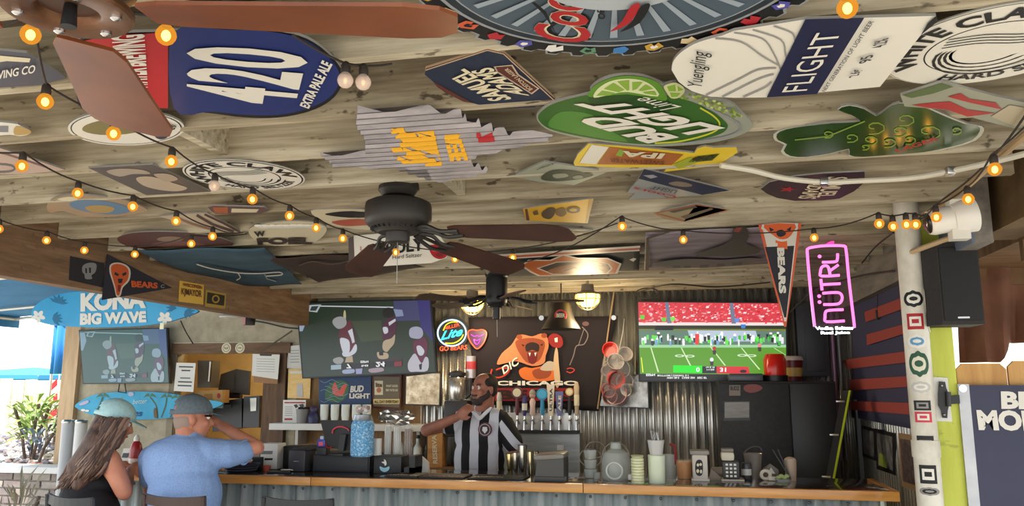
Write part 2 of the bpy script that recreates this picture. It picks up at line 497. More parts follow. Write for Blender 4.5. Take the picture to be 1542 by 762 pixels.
# --- big one at the right
pl = ZP(CZ - .006)
A, B, Cc = [pl.at(*p) for p in ((1334, 108), (1450, 126), (1455, 20))]
ux, uy, ur = circ3(A, B, Cc)
t, cen, pc, disc = wave_sign('large round white seltzer sign with black wave and block lettering beside the swoosh sign', (ux, uy), ur, pl, '', 0, 0, '', 0, 0, 0)
def ang(px):
    q = pl.at(*px); return math.degrees(math.atan2(q.y - uy, q.x - ux))
aW, aA = ang((1356, 106)) % 360, ang((1527, 26)) % 360
span = (aA - aW)
ringart(t, pl, disc, [(.985, T_GREY), (.975, T_WHITE), (.62, T_BLACK), (.605, T_WHITE)])
bend(t, pl, cen, ur, 'WHITE CLAW', .68, .92, aW, aW + span * 1.28, T_BLACK, .035)
bend(t, pl, cen, ur, 'HARD SELTZER', .84, .68, ang((1420, 113)) % 360, ang((1420, 113)) % 360 + (ang((1500, 108)) - ang((1420, 113))) * 2.9, T_BLACK, .025)
waves(t, pl, pc)

# --- fish shaped sign
P = smooth([(72, 306), (90, 296), (112, 293), (150, 296), (190, 302), (222, 316), (205, 322), (160, 327), (120, 325), (95, 318), (74, 320)], 4)
t, pl = sign('beer_sign', 'fish shaped tan sign with sky blue oval and gold marks', 0, P, tin((166, 140, 112)))
art('print', t, pl, [(ell(150, 312, 46, 10, 24, .1), tin((96, 128, 158))), (smooth([(86, 300), (104, 296), (118, 299), (105, 303)], 3), T_CREAM), (smooth([(128, 312), (150, 309), (172, 313), (165, 320), (140, 320)], 3), tin((176, 144, 84)))])
# --- strip sign
P = [(313, 312), (322, 310), (398, 312), (406, 317), (392, 322), (325, 322), (318, 318)]
t, pl = sign('beer_sign', 'narrow tube shaped sign with orange end and white panel', 0, P, tin((104, 78, 78)))
art('print', t, pl, [([(320, 312), (343, 312), (343, 321), (324, 321)], tin((172, 96, 62))), ([(349, 314), (390, 315), (386, 320), (348, 320)], T_CREAM)])
# --- pennant with stripes
P = [(240, 326), (283, 322), (312, 321), (370, 352), (330, 350), (290, 341)]
t, pl = sign('beer_sign', 'pointed pale sign with dark curved stripes between the two left light strings', 0, P, tin((190, 172, 150)))
art('print', t, pl, [(stroke([(296, 324), (320, 338), (352, 349)], 4), tin((84, 62, 54))), (stroke([(308, 323), (336, 336), (362, 350)], 3), tin((84, 62, 54))), (stroke([(262, 326), (288, 337), (320, 346)], 3), tin((150, 110, 90)))])
# --- brown oval
P = smooth([(177, 358), (200, 351), (240, 349), (290, 351), (330, 358), (352, 368), (320, 374), (260, 377), (210, 374), (185, 368)], 4)
t, pl = sign('beer_sign', 'dark maroon oval sign with faint pale scene', 0, P, tin((92, 60, 56)))
art('print', t, pl, [(ell(256, 360, 20, 4), tin((150, 122, 104))), (smooth([(230, 366), (270, 363), (310, 368), (280, 373), (245, 372)], 3), tin((128, 86, 80)))])
# --- fluted cap shaped sign
P = smooth([(374, 348), (384, 340), (404, 336), (440, 333), (480, 336), (492, 344), (486, 356), (470, 366), (440, 370), (400, 369), (382, 360)], 3)
t, pl = sign('beer_sign', 'white fluted cap shaped sign with bold dark letters', 0, P, T_CREAM)
fl = MB()
for i in range(9):
    fl.ball(pl.at(394 + i * 10.5, 341 - (i > 4) * .5, .004), (.035, .05, .008), T_WHITE, 10, 6)
fl.build('flutes', t)
text('lettering', t, pl, 'W', (384, 357), (400, 356), (382, 349), T_BLACK, .05)
text('lettering', t, pl, 'FOEL', (388, 369), (470, 368), (386, 359), tin((56, 40, 36)), .06)
# --- red white black sign partly behind the fan
P = smooth([(468, 318), (500, 315), (552, 316), (590, 322), (590, 342), (552, 346), (510, 341), (484, 332)], 3)
t, pl = sign('beer_sign', 'white and red flamed sign half hidden by the dark fan motor', 0, P, T_CREAM)
art('print', t, pl, [(smooth([(490, 322), (530, 318), (580, 324), (540, 328), (505, 326)], 3), T_BLACK), (smooth([(500, 334), (540, 330), (585, 336), (540, 340), (515, 340)], 3), tin((190, 92, 70)))])

# --- corrugated state shaped sign
def corr_poly(name, parent, pts, m, z0, amp, per, off=0.0):
    bm = bmesh.new()
    vs = [bm.verts.new(p) for p in pts]
    f = bm.faces.new(vs)
    bmesh.ops.triangulate(bm, faces=[f])
    return corr_bm(name, parent, bm, m, z0, amp, per, off)
def corr_bm(name, parent, bm, m, z0, amp, per, off=0.0):
    y0 = min(v.co.y for v in bm.verts); y1 = max(v.co.y for v in bm.verts)
    y = math.floor(y0 / per * 6) * per / 6
    while y < y1:
        bmesh.ops.bisect_plane(bm, geom=bm.verts[:] + bm.edges[:] + bm.faces[:], plane_co=(0, y, 0), plane_no=(0, 1, 0), dist=1e-5)
        y += per / 6
    for v in bm.verts: v.co.z = z0 + amp * math.sin(2 * math.pi * v.co.y / per) - off
    mb = MB(); bm.verts.index_update()
    mb.add([v.co.copy() for v in bm.verts], [[v.index for v in f.verts] for f in bm.faces], m, True)
    bm.free()
    return mb.build(name, parent)
cc = crop(480, 150, 4.283)
P = cc((250, 60), (700, 60), (915, 85), (955, 128), (1010, 128), (1055, 165), (1110, 170), (1135, 198), (1190, 200), (1250, 222), (1510, 220), (1460, 272), (1300, 295), (1190, 325), (1040, 350), (985, 385), (980, 410), (1090, 455), (1040, 480), (880, 510), (800, 522), (735, 520), (700, 450), (480, 435), (100, 435), (70, 400), (10, 345), (300, 345), (300, 250), (255, 190), (240, 160))
pl = ZP(CZ - .016)
pts = pl.pts(P)
t = thing('beer_sign', 'corrugated galvanised sign cut to a jagged state outline with yellow letters and a red ribbon', 'sign', sum(pts, Vector()) / len(pts))
M_GALV = grain((170, 166, 170), (128, 124, 128), 5, (1, 6, 1), .35, .05, metal=.75)
corr_poly('corrugated_sheet', t, pts, M_GALV, CZ - .014, .012, .05)
def corr_text(txt, q, m, bold):
    uv, fs = textmesh(txt, bold)
    a, b, c, d = [pl.at(*p) for p in q]
    bm = bmesh.new()
    vs = [bm.verts.new(a * (1 - u) * (1 - v) + b * u * (1 - v) + c * (1 - u) * v + d * u * v) for u, v in uv]
    for f in fs:
        try: bm.faces.new([vs[i] for i in f])
        except ValueError: pass
    corr_bm('lettering', t, bm, m, CZ - .014, .012, .05, .0025)
corr_text('Shiner', cc((800, 420), (740, 165), (520, 400), (320, 170)), tin((226, 168, 36)), .045)
corr_text('BEER', cc((970, 390), (905, 205), (850, 395), (800, 205)), tin((226, 168, 36)), .045)
corr_poly('ribbon', t, pl.pts(cc((1015, 205), (1050, 222), (1120, 212), (1138, 260), (1095, 252), (1040, 265), (1018, 240))), T_RED, CZ - .014, .012, .05, .0025)

# --- dark blue diamond
cc = crop(630, 60, 6.35)
P = cc((70, 275), (660, 90), (820, 125), (1325, 580), (1295, 632), (1120, 635), (1115, 645), (740, 660), (700, 655), (520, 605), (430, 590), (250, 500), (180, 450), (140, 400), (60, 330))
t, pl = sign('beer_sign', 'navy diamond shaped sign with cream two line lettering and tan edge', 0, P, tin((38, 46, 66)), tin((170, 140, 110)))
art('print', t, pl, [(cc((145, 400), (520, 605), (430, 588), (250, 498), (180, 448)), T_BROWN),
                     (stroke(cc((70, 290), (660, 100), (815, 135), (1310, 590)), 1.6), tin((190, 160, 130))), (cc((720, 255), (900, 238), (960, 330), (1158, 465), (1085, 522), (750, 312)), tin((190, 170, 150))), (cc((740, 262), (890, 250), (945, 338), (1138, 466), (1080, 508), (765, 306)), T_BROWN)])
q = lambda *a: cc(*a)
text('lettering', t, pl, 'SAMUEL', *q((905, 565), (440, 272), (690, 590)), T_CREAM, .03, p3=q((280, 352))[0])
text('lettering', t, pl, 'ADAMS', *q((1065, 535), (690, 258), (850, 515)), T_CREAM, .03, p3=q((490, 302))[0])
text('lettering', t, pl, 'BOSTON LAGER', *q((1095, 470), (855, 268), (1060, 490)), tin((200, 180, 150)), .02, p3=q((815, 280))[0])

# --- giant bottle cap
pl = ZP(CZ - .022)
A, B, Cc = [pl.at(*p) for p in ((668, 36), (880, 85), (1150, 36))]
ux, uy, ur = circ3(A, B, Cc)
cen = Vector((ux, uy, pl.p.z))
def pc(rr, a, ox=0, oy=0): return cen + Vector((rr * ur * math.cos(R(a)) + ox, rr * ur * math.sin(R(a)) + oy, 0))
t = thing('beer_sign', 'giant round bottle cap sign with toothed black rim and red script', 'sign', cen)
teeth = []
for i in range(44):
    a = 360 / 44 * i
    for da, rr in ((0, 1.0), (3.4, 1.0), (4.2, .963), (7.4, .963)): teeth.append(pc(rr, a + da))
MB().prism(teeth, (0, 0, .008), T_SILVER, T_SILVER).build('board', t)
teeth2 = []
for i in range(44):
    a = 360 / 44 * i
    for da, rr in ((.4, .985), (3.0, .985), (3.8, .950), (7.0, .950)): teeth2.append(pc(rr, a + da))
def disc(rr, n=64): return [pc(rr, 360 * i / n) for i in range(n)]
its = [(teeth2, T_BLACK), (disc(.865), T_SILVER), (disc(.845), tin((40, 48, 56))), (disc(.80), T_SILVER), (disc(.79), tin((74, 88, 100)))]
for k in range(34):       # pale ice streaks over the dark field
    a = 360 * k / 34
    its.append(([pc(.74, a), pc(.74, a + 3), pc(.42, a + 4), pc(.40, a + 1)], mat((150, 162, 172), .3)))
its.append((disc(.40), tin((168, 176, 182))))
for k in range(22):
    x = .02 + .018 * k
    its.append(([pc(0, 0, x, -.70 * ur + .012 * k), pc(0, 0, x + .008, -.70 * ur + .012 * k), pc(0, 0, x + .006, -.1), pc(0, 0, x, -.1)], T_SILVER))
for s_, m_ in ((.0, T_RED), (.05, T_BLACK)):
    its.append((pl.pts(smooth([(918 + s_ * 300, 36), (936 + s_ * 300, 20), (950 + s_ * 300, -4), (964 + s_ * 300, -6), (948 + s_ * 300, 22)], 3)), m_))
its.append((pl.pts([(838, 40), (822, 4), (806, -10), (800, -10), (818, 8)]), T_BLACK))
art('print', t, pl, its)
cols = [(60, 120, 180), (200, 90, 60), (220, 220, 215), (190, 150, 60), (170, 40, 50), (90, 140, 110), (210, 190, 150), (80, 80, 160)]
for i in range(32):
    a = 11.25 * i + 4; m_ = tin(cols[i * 5 % 8]); r1 = .905
    b = pc(r1, a) + pl.n * .004
    e1 = Vector((math.cos(R(a)), math.sin(R(a)), 0)) * .022; e2 = Vector((-e1.y, e1.x, 0))
    shp = [[(1, 0), (.2, .9), (-.9, .4), (-.5, -.2), (-.9, -.7), (.3, -1)], [(1, .2), (.6, 1), (-.6, 1), (-1, .2), (-.3, 0), (-1, -.6), (.2, -1)], [(1, 0), (.5, .9), (-.6, .8), (-1, -.4), (-.2, -.9), (.6, -.5)]][i % 3]
    lg = MB().face([b + e1 * x + e2 * y for x, y in shp], m_)
    if i % 2: lg.face([b + pl.n * .0005 + e1 * x * .45 + e2 * y * .45 for x, y in shp], T_BLACK if i % 4 == 1 else T_WHITE)
    lg.build('rim_badge', t)
text('lettering', t, pl, 'Coors', (896, 64), (876, -46), (812, 62), T_BLACK, .05, off=.0055, shear=.25, p3=(802, -46))
text('lettering', t, pl, 'Coors', (892, 64), (872, -46), (806, 62), T_CREAM, .04, off=.007, shear=.25, p3=(796, -46))
text('lettering', t, pl, 'Coors', (892, 64), (872, -46), (806, 62), T_RED, .018, off=.0085, shear=.25, p3=(796, -46))
text('lettering', t, pl, 'OFFICIAL BEER', (912, 29), (900, -60), (901, 29), T_BLACK, .03, off=.006)

# --- swoosh can sign with navy band
cc = crop(1000, 0, 2.845)
P = cc(*smooth([(32, 300), (42, 258), (85, 215), (150, 180), (250, 152)], 4, False), (300, 132), (605, 83), (1165, 68), (925, 372), (440, 417), (300, 419), *smooth([(200, 414), (120, 390), (62, 350)], 3, False))
t, pl = sign('beer_sign', 'white rounded can sign with grey swooshes and a slanted navy band', 4, P, T_WHITE)
its = []
for a, b, c, d in (((300, 140), (420, 165), (470, 230), (500, 300)), ((380, 128), (500, 170), (520, 230), (525, 270)), ((470, 112), (545, 140), (560, 170), (562, 200)), ((220, 165), (330, 180), (420, 240), (490, 280)), ((180, 408), (320, 340), (400, 300), (480, 292)), ((250, 416), (380, 350), (430, 330), (470, 318)), ((340, 416), (400, 390), (440, 370), (460, 350))):
    its.append((stroke(smooth(cc(a, b, c, d), 4, False), [2.6] * 13), tin((150, 148, 144))))
its.append((cc((605, 83), (858, 76), (655, 403), (440, 417)), T_NAVY))
its.append((cc((1165, 68), (1175, 90), (1100, 150), (1130, 100)), T_BLACK))
art('print', t, pl, its)
text('lettering', t, pl, 'FLIGHT', *cc((612, 388), (765, 132), (503, 396)), T_WHITE, .0, p3=cc((652, 142))[0])
text('lettering', t, pl, 'NEXT GENERATION OF LIGHT BEER', *cc((690, 394), (900, 92), (674, 390)), tin((60, 60, 66)), .01)
text('lettering', t, pl, '2.6g', *cc((848, 318), (858, 300), (790, 336)), tin((60, 60, 66)), .02, p3=cc((800, 300))[0])
text('lettering', t, pl, '95', *cc((888, 262), (900, 232), (832, 276)), tin((60, 60, 66)), .02)
text('lettering', t, pl, '4.2%', *cc((950, 196), (965, 160), (888, 212)), tin((60, 60, 66)), .02)
text('lettering', t, pl, 'Yuengling', *cc((182, 372), (208, 222), (100, 368)), T_BLACK, .0, shear=.3)

# --- green lime oval
cc = crop(800, 100, 4.406)
P = cc(*smooth([(35, 345), (60, 295), (160, 235), (385, 180), (390, 150), (440, 105), (520, 70), (620, 57), (740, 65), (840, 100), (885, 118), (960, 105), (1020, 150), (1110, 170), (1250, 215), (1340, 250), (1400, 310), (1460, 370), (1470, 400), (1440, 430), (1350, 470), (1200, 505), (1000, 525), (800, 530), (600, 515), (400, 490), (200, 450), (90, 410)], 3))
t, pl = sign('beer_sign', 'large green oval sign with lime slices and slanted white letters', 1, P, tin((150, 154, 140)))
G1 = tin((52, 98, 34))
its = [(cc(*smooth([(45, 345), (70, 298), (165, 242), (385, 188), (600, 170), (800, 180), (1000, 215), (1180, 285), (1290, 370), (1300, 410), (1250, 450), (1100, 490), (950, 510), (780, 518), (600, 505), (400, 478), (200, 438), (95, 400)], 3)), G1),
       (cc(*smooth([(200, 300), (400, 320), (520, 420), (640, 500), (420, 470), (200, 425), (110, 385)], 3)), tin((74, 132, 48))),
       (cc(*smooth([(400, 182), (700, 170), (900, 210), (900, 330), (600, 330), (420, 280)], 3)), tin((38, 74, 28))),
       (stroke(smooth(cc((1120, 275), (1210, 330), (1250, 385), (1200, 440), (1000, 495), (820, 510)), 4, False), 2.5), tin((196, 200, 60))),
       (stroke(smooth(cc((1160, 270), (1330, 350), (1390, 410), (1300, 465), (1000, 515)), 4, False), 3), T_SILVER),
       (cc(*smooth([(390, 205), (395, 155), (450, 110), (540, 75), (640, 62), (760, 75), (850, 115), (890, 180), (900, 220), (850, 225), (640, 185)], 3)), tin((90, 140, 40))),
       (cc(*smooth([(415, 208), (440, 150), (520, 100), (620, 82), (730, 92), (810, 135), (840, 200), (640, 170), (530, 185)], 3)), tin((214, 220, 170))),
       (cc((430, 195), (470, 160), (560, 175), (520, 192)), T_LIME), (cc((480, 150), (545, 108), (620, 155), (580, 172)), T_LIME), (cc((570, 100), (650, 92), (650, 158), (635, 160)), T_LIME), (cc((670, 105), (740, 105), (700, 150), (672, 160)), T_LIME), (cc((760, 120), (810, 150), (730, 165), (712, 160)), T_LIME), (cc((740, 172), (820, 165), (832, 192), (760, 182)), T_LIME),
       (cc(*smooth([(880, 130), (960, 108), (1020, 155), (985, 205), (930, 212), (900, 175)], 3)), tin((200, 206, 150))), (cc((900, 135), (955, 120), (960, 165), (915, 165)), T_LIME), (cc((970, 130), (1010, 155), (975, 165)), T_LIME), (cc((920, 175), (990, 178), (970, 200), (930, 205)), T_LIME)]
rnd = random.Random(3)
for i in range(60):
    u = rnd.random(); x = 1000 + 390 * u; y = 195 + 140 * u ** 1.3 + rnd.uniform(-30, 22)
    its.append((cc(*[(x + 13 * math.cos(a), y + 9 * math.sin(a)) for a in (0, 1.2, 2.4, 3.6, 4.8)]), tin(((150, 170, 70), (110, 136, 44), (186, 196, 120))[i % 3])))
art('print', t, pl, its)
text('lettering', t, pl, 'LIGHT', *cc((1292, 408), (555, 228), (1040, 456)), T_WHITE, .05, off=.008, p3=cc((275, 252))[0])
text('lettering', t, pl, 'BUD', *cc((985, 470), (560, 328), (775, 512)), T_WHITE, .05, off=.008, p3=cc((262, 352))[0])
text('lettering', t, pl, 'Lime', *cc((1000, 266), (745, 200), (880, 300)), T_WHITE, .0, off=.008, shear=.3, p3=cc((672, 232))[0])
# --- yellow pint glass
P = cc((380, 512), (700, 535), (1080, 575), (1100, 545), (1150, 530), (1210, 540), (1360, 535), (1370, 570), (1240, 655), (1130, 670), (960, 690), (880, 700), (910, 665), (600, 672), (290, 660), (280, 640), (310, 580))
t, pl = sign('beer_sign', 'yellow edged pint glass sign with amber beer and hop tag', 0, P, T_YEL)
art('print', t, pl, [(cc((400, 520), (515, 535), (430, 650), (320, 640)), T_WHITE), (cc((520, 535), (1010, 585), (930, 655), (440, 650)), tin((168, 96, 44))), (cc((585, 550), (620, 560), (600, 600), (560, 590)), T_LIME),
                     (cc((1100, 600), (1250, 580), (1200, 625), (1040, 640)), tin((96, 100, 30))), (cc((940, 650), (1060, 600), (1100, 640), (980, 680)), tin((160, 168, 50)))])
text('lettering', t, pl, 'IPA', *cc((892, 578), (608, 560), (862, 614)), T_CREAM, .04)
text('lettering', t, pl, 'SWEETWATER', *cc((885, 628), (520, 610), (880, 654)), tin((110, 60, 30)), .02)
text('lettering', t, pl, 'HOP HASH', *cc((1240, 582), (1090, 598), (1190, 622)), T_BLACK, .03, off=.004)

# --- shamrock
cc = crop(1000, 0, 2.845)
SH = [(742, 468), (790, 450), (860, 466), (910, 496), (960, 462), (1010, 440), (1100, 448), (1200, 490), (1300, 530), (1360, 540), (1370, 562), (1335, 602), (1240, 632), (1120, 655), (960, 668), (850, 676), (792, 668), (790, 640), (700, 662), (600, 676), (530, 672), (500, 648), (515, 620), (475, 602), (470, 575), (510, 555), (600, 540), (720, 527), (842, 520), (800, 490)]
P = cc(*smooth(SH, 2))
t, pl = sign('beer_sign', 'glossy dark green shamrock sign with pale outline and swirls', 0, P, tin((196, 196, 180)))
its = [(rim(P, .965), tin((44, 74, 30), .15)), (rim(cc((742, 468), (790, 450), (860, 466), (910, 496), (842, 520), (800, 490)), .9), tin((36, 62, 28), .15))]
for x, y, r_ in ((1030, 512, 44), (900, 545, 48), (1005, 562, 40), (1130, 565, 58), (800, 590, 32), (880, 600, 36), (960, 610, 34), (1050, 600, 30), (700, 575, 26), (860, 630, 20), (1250, 560, 26)):
    its.append((stroke(cc(*[(x + r_ * k / 9 * math.cos(k * .75), y + r_ * .55 * k / 9 * math.sin(k * .75)) for k in range(2, 12)]), 2.0), tin((120, 150, 52))))
its.append((stroke(cc((560, 600), (700, 585), (860, 520)), 2), tin((120, 150, 52))))
art('print', t, pl, its)
text('lettering', t, pl, 'LAGER', *cc((1000, 655), (1180, 600), (990, 640)), T_RED, .03, off=.009)
# --- red bow tie sign
P = cc((1012, 408), (1190, 352), (1410, 410), (1600, 452), (1600, 540), (1500, 550), (1350, 512), (1210, 470), (1030, 456))
t, pl = sign('beer_sign', 'grey and green clamshell sign with red bow tie over the shamrock', 2, P, tin((150, 152, 134)))
art('print', t, pl, [(cc((1020, 408), (1190, 356), (1240, 372), (1150, 402), (1060, 420)), tin((84, 104, 62))), (cc((1060, 450), (1150, 440), (1225, 435), (1300, 470), (1420, 485), (1300, 500), (1215, 470), (1130, 462)), T_RED),
                     (cc((1215, 415), (1270, 400), (1310, 425), (1420, 440), (1450, 470), (1310, 440)), T_RED), (cc((1480, 450), (1590, 470), (1590, 530), (1500, 540), (1400, 500)), tin((180, 168, 140)))])
# --- guitar pick sign
cc = crop(1130, 230, 4.48)
P = cc((70, 245), (130, 200), (300, 160), (500, 140), (770, 128), (770, 200), (700, 260), (600, 310), (480, 322), (300, 325), (180, 305), (110, 275))
t, pl = sign('beer_sign', 'dark plum guitar pick shaped sign with red star', 0, P, tin((52, 42, 46)))
star = []
for i in range(10):
    r_ = 1 if i % 2 == 0 else .42
    star.append((252 + 62 * r_ * math.cos(R(36 * i)), 247 + 20 * r_ * math.sin(R(36 * i))))
art('print', t, pl, [(cc(*star), T_RED)])
text('lettering', t, pl, 'SAMUEL', *cc((520, 162), (445, 302), (662, 165)), T_CREAM, .02, p3=cc((560, 298))[0])
text('lettering', t, pl, 'ADAMS', *cc((410, 195), (318, 308), (490, 205)), T_CREAM, .02, p3=cc((440, 312))[0])
# --- pale green diamond, silver banner, yellow sign, orange rhombus
cc = crop(760, 230, 4.406)
P = cc((45, 158), (260, 60), (690, 125), (460, 215), (240, 195))
t, pl = sign('beer_sign', 'pale sage green diamond sign with a dark tree print', 0, P, tin((160, 166, 146)))
art('print', t, pl, [(cc(*smooth([(250, 150), (320, 115), (420, 115), (520, 130), (590, 150), (500, 175), (420, 185), (330, 190), (250, 180)], 3)), tin((56, 70, 54))), (cc(*smooth([(320, 145), (400, 138), (420, 158), (340, 170)], 3)), tin((150, 156, 136))), (cc(*smooth([(450, 160), (500, 148), (520, 165), (470, 174)], 3)), tin((130, 140, 120)))])
text('lettering', t, pl, 'GREEN', *cc((205, 118), (320, 80), (225, 100)), tin((56, 60, 54)), .02)
P = cc((925, 108), (1490, 250), (1300, 282), (1050, 300), (820, 312), (865, 268), (812, 266), (885, 180))
t, pl = sign('beer_sign', 'silver banner shaped sign with navy strip and red script', 0, P, T_SILVER)
art('print', t, pl, [(cc((925, 108), (1490, 250), (1310, 280), (888, 172)), T_NAVY), (cc((918, 150), (985, 146), (1015, 160), (970, 172)), tin((150, 150, 156))), (cc(*smooth([(1090, 200), (1150, 190), (1230, 205), (1240, 222), (1180, 226), (1110, 215)], 3)), tin((120, 110, 100)))])
text('lettering', t, pl, 'Coors', *cc((1150, 290), (860, 228), (1120, 306)), T_RED, .02, p3=cc((850, 244))[0])
text('lettering', t, pl, 'LIGHT', *cc((1150, 252), (985, 220), (1130, 272)), tin((90, 90, 96)), .03, p3=cc((960, 240))[0])
P = cc((120, 372), (590, 302), (550, 468), (140, 450))
t, pl = sign('beer_sign', 'yellow tapered sign with black brewery emblem', 0, P, tin((220, 172, 40)))
art('print', t, pl, [(cc((135, 375), (150, 373), (165, 450), (145, 450)), T_BROWN), (cc((560, 308), (588, 304), (552, 466), (535, 466)), tin((170, 130, 40))), (cc(*smooth([(245, 400), (290, 365), (335, 370), (330, 410), (300, 440), (255, 430)], 3)), tin((70, 52, 36))), (cc(*smooth([(340, 380), (390, 365), (410, 400), (380, 425), (340, 410)], 3)), tin((110, 84, 44))), (cc(*ell(455, 380, 45, 22, 16)), tin((60, 48, 36))), (cc(*ell(455, 380, 26, 11, 16)), tin((200, 160, 60))), (cc((185, 395), (215, 380), (225, 410), (195, 415)), tin((90, 70, 40)))])
P = cc((985, 402), (1270, 340), (1500, 380), (1190, 460), (1060, 440))
t, pl = sign('beer_sign', 'tan rhombus sign with orange outline and arched letters', 0, P, tin((170, 150, 120)))
art('print', t, pl, [(stroke(cc((1000, 402), (1270, 346), (1480, 380), (1190, 453), (1010, 405)), 1.3), tin((190, 96, 60))), (cc((1090, 390), (1260, 352), (1280, 362), (1120, 400)), tin((90, 84, 70))), (cc((1170, 425), (1370, 365), (1385, 375), (1200, 440)), tin((110, 96, 80)))])
# --- thin striped strip
P = [(797, 348), (850, 344), (893, 347), (870, 354), (802, 359)]
t, pl = sign('beer_sign', 'thin dark strip sign with red and white dashes near the Bears flag'.replace('Bears', 'orange'), 0, P, T_BLACK)
art('print', t, pl, [([(802, 349), (850, 346), (850, 349), (803, 352)], T_WHITE), ([(803, 353), (860, 350), (858, 353), (804, 356)], T_RED)])

# --- white can sign tacked to the face of a rafter
plc = YP(4.275)
cc = crop(440, 280, 3.81)
P = cc((350, 285), (560, 268), (790, 255), (850, 290), (892, 350), (888, 412), (800, 442), (370, 470), (325, 460), (322, 300))
t, pl = sign('beer_sign', 'white seltzer can sign with berries hanging behind the dark fan', 0, P, T_WHITE, pl=plc)
art('print', t, pl, [(cc((322, 300), (352, 285), (360, 470), (325, 462)), tin((90, 80, 76))), (cc(*smooth([(785, 345), (830, 338), (885, 360), (885, 405), (840, 420), (800, 395)], 3)), T_RED), (cc(*ell(845, 395, 22, 14, 14)), tin((130, 30, 40))), (cc(*ell(815, 365, 16, 12, 12)), tin((220, 90, 90)))], split=True)
text('lettering', t, pl, 'TRULY', *cc((478, 402), (757, 370), (478, 328)), T_BLACK, .03, p3=cc((757, 298))[0])
text('lettering', t, pl, 'Hard Seltzer', *cc((575, 420), (745, 406), (575, 398)), T_BLACK, .0)
text('lettering', t, pl, 'WILD BERRY', *cc((398, 345), (402, 440), (388, 345)), T_RED, .02)

# ---------------------------------------------------------------- cloth flags under the rafters
def flag(name, label, pl, poly, m, wav=.012, nu=24, nv=14, cat='flag', axis='z'):
    """a four cornered cloth with ripples; poly = four pixel corners in order"""
    a, b, c, d = pl.pts(poly)
    t = thing(name, label, cat, (a + b + c + d) / 4)
    vs = []; fs = []
    for j in range(nv + 1):
        for i in range(nu + 1):
            u, v = i / nu, j / nv
            p = (a * (1 - u) + b * u) * (1 - v) + (d * (1 - u) + c * u) * v
            vs.append(p + pl.n * (wav * (math.sin(u * 9 + v * 3) * .5 + math.sin(v * 7 + u * 2) * .5)))
    for j in range(nv):
        for i in range(nu): fs.append((j * (nu + 1) + i, j * (nu + 1) + i + 1, (j + 1) * (nu + 1) + i + 1, (j + 1) * (nu + 1) + i))
    o = MB().add(vs, fs, m, True).build('cloth', t)
    md = o.modifiers.new('thickness', 'SOLIDIFY'); md.thickness = .002
    return t
fz = ZP(CZ - .02)
t = flag('wall_flag', 'teal blue cloth flag with a white fish outline stretched under the rafters', fz, [(205, 376), (398, 371), (455, 428), (330, 430)], grain((62, 92, 108), (44, 70, 86), 4, (1, 1, 1), .85, .1))
art('print', t, ZP(CZ - .036), [(stroke(smooth([(296, 398), (320, 405), (358, 411), (390, 412), (420, 410), (424, 414), (400, 416)], 3, False), 1.6), T_WHITE), (stroke(smooth([(358, 411), (362, 418), (356, 422)], 3, False), 1.4), T_WHITE), (stroke([(398, 412), (402, 420), (416, 424)], 1.2), tin((150, 160, 160)))])
t = flag('wall_flag', 'dark brown cloth banner with faint emblem beside the teal flag', ZP(CZ - .012), [(400, 388), (560, 380), (640, 402), (480, 424)], grain((64, 46, 38), (46, 34, 28), 4, (1, 1, 1), .85, .1))
art('print', t, ZP(CZ - .027), [(stroke(smooth([(450, 400), (470, 394), (500, 398), (530, 392)], 3, False), 2), tin((92, 66, 56)))])
fb = ZP(CZ - .03)
t = flag('wall_flag', 'navy flag with white edged orange oval crest and bear face under the rafters', ZP(CZ - .014), [(722, 386), (964, 371), (962, 407), (735, 418)], mat((40, 38, 44), .8), .006)
cc = crop(760, 330, 3.352)
art('print', t, fb, [([(722, 385), (964, 370), (964, 373), (722, 388)], T_WHITE), ([(722, 388), (964, 373), (963, 376), (722, 391)], tin((196, 92, 60))), ([(722, 391), (963, 376), (963, 378), (722, 393)], T_WHITE),
                     (cc((80, 235), (120, 205), (230, 205), (295, 178), (370, 195), (520, 195), (590, 225), (570, 275), (170, 288), (130, 270)), T_WHITE), (cc((92, 235), (125, 211), (235, 211), (295, 184), (365, 201), (515, 201), (578, 227), (558, 272), (180, 284), (140, 266)), tin((206, 104, 40))),
                     (cc((160, 248), (260, 215), (440, 208), (530, 225), (545, 250), (520, 275), (240, 280)), T_WHITE), (cc((175, 248), (262, 220), (440, 213), (520, 228), (535, 250), (512, 272), (245, 276)), T_BLACK),
                     (cc(*smooth([(215, 262), (290, 235), (380, 225), (440, 210), (480, 222), (515, 232), (525, 250), (505, 270), (380, 276), (260, 276)], 3)), tin((150, 84, 40))), (stroke(cc((400, 240), (440, 228), (480, 240), (510, 236)), 2), T_BLACK), (stroke(cc((420, 258), (460, 250), (500, 262)), 2), T_BLACK), (stroke(cc((300, 262), (350, 245), (390, 262)), 1.6), T_BLACK),
                     (cc((628, 205), (650, 196), (665, 200), (650, 215)), T_WHITE)])
t = flag('wall_flag', 'grey cloth banner with black silhouette and rock print under the rafters', ZP(CZ - .014), [(972, 350), (1150, 340), (1172, 396), (970, 406)], grain((150, 138, 146), (112, 102, 112), 3, (1, 3, 1), .8, .1), .006)
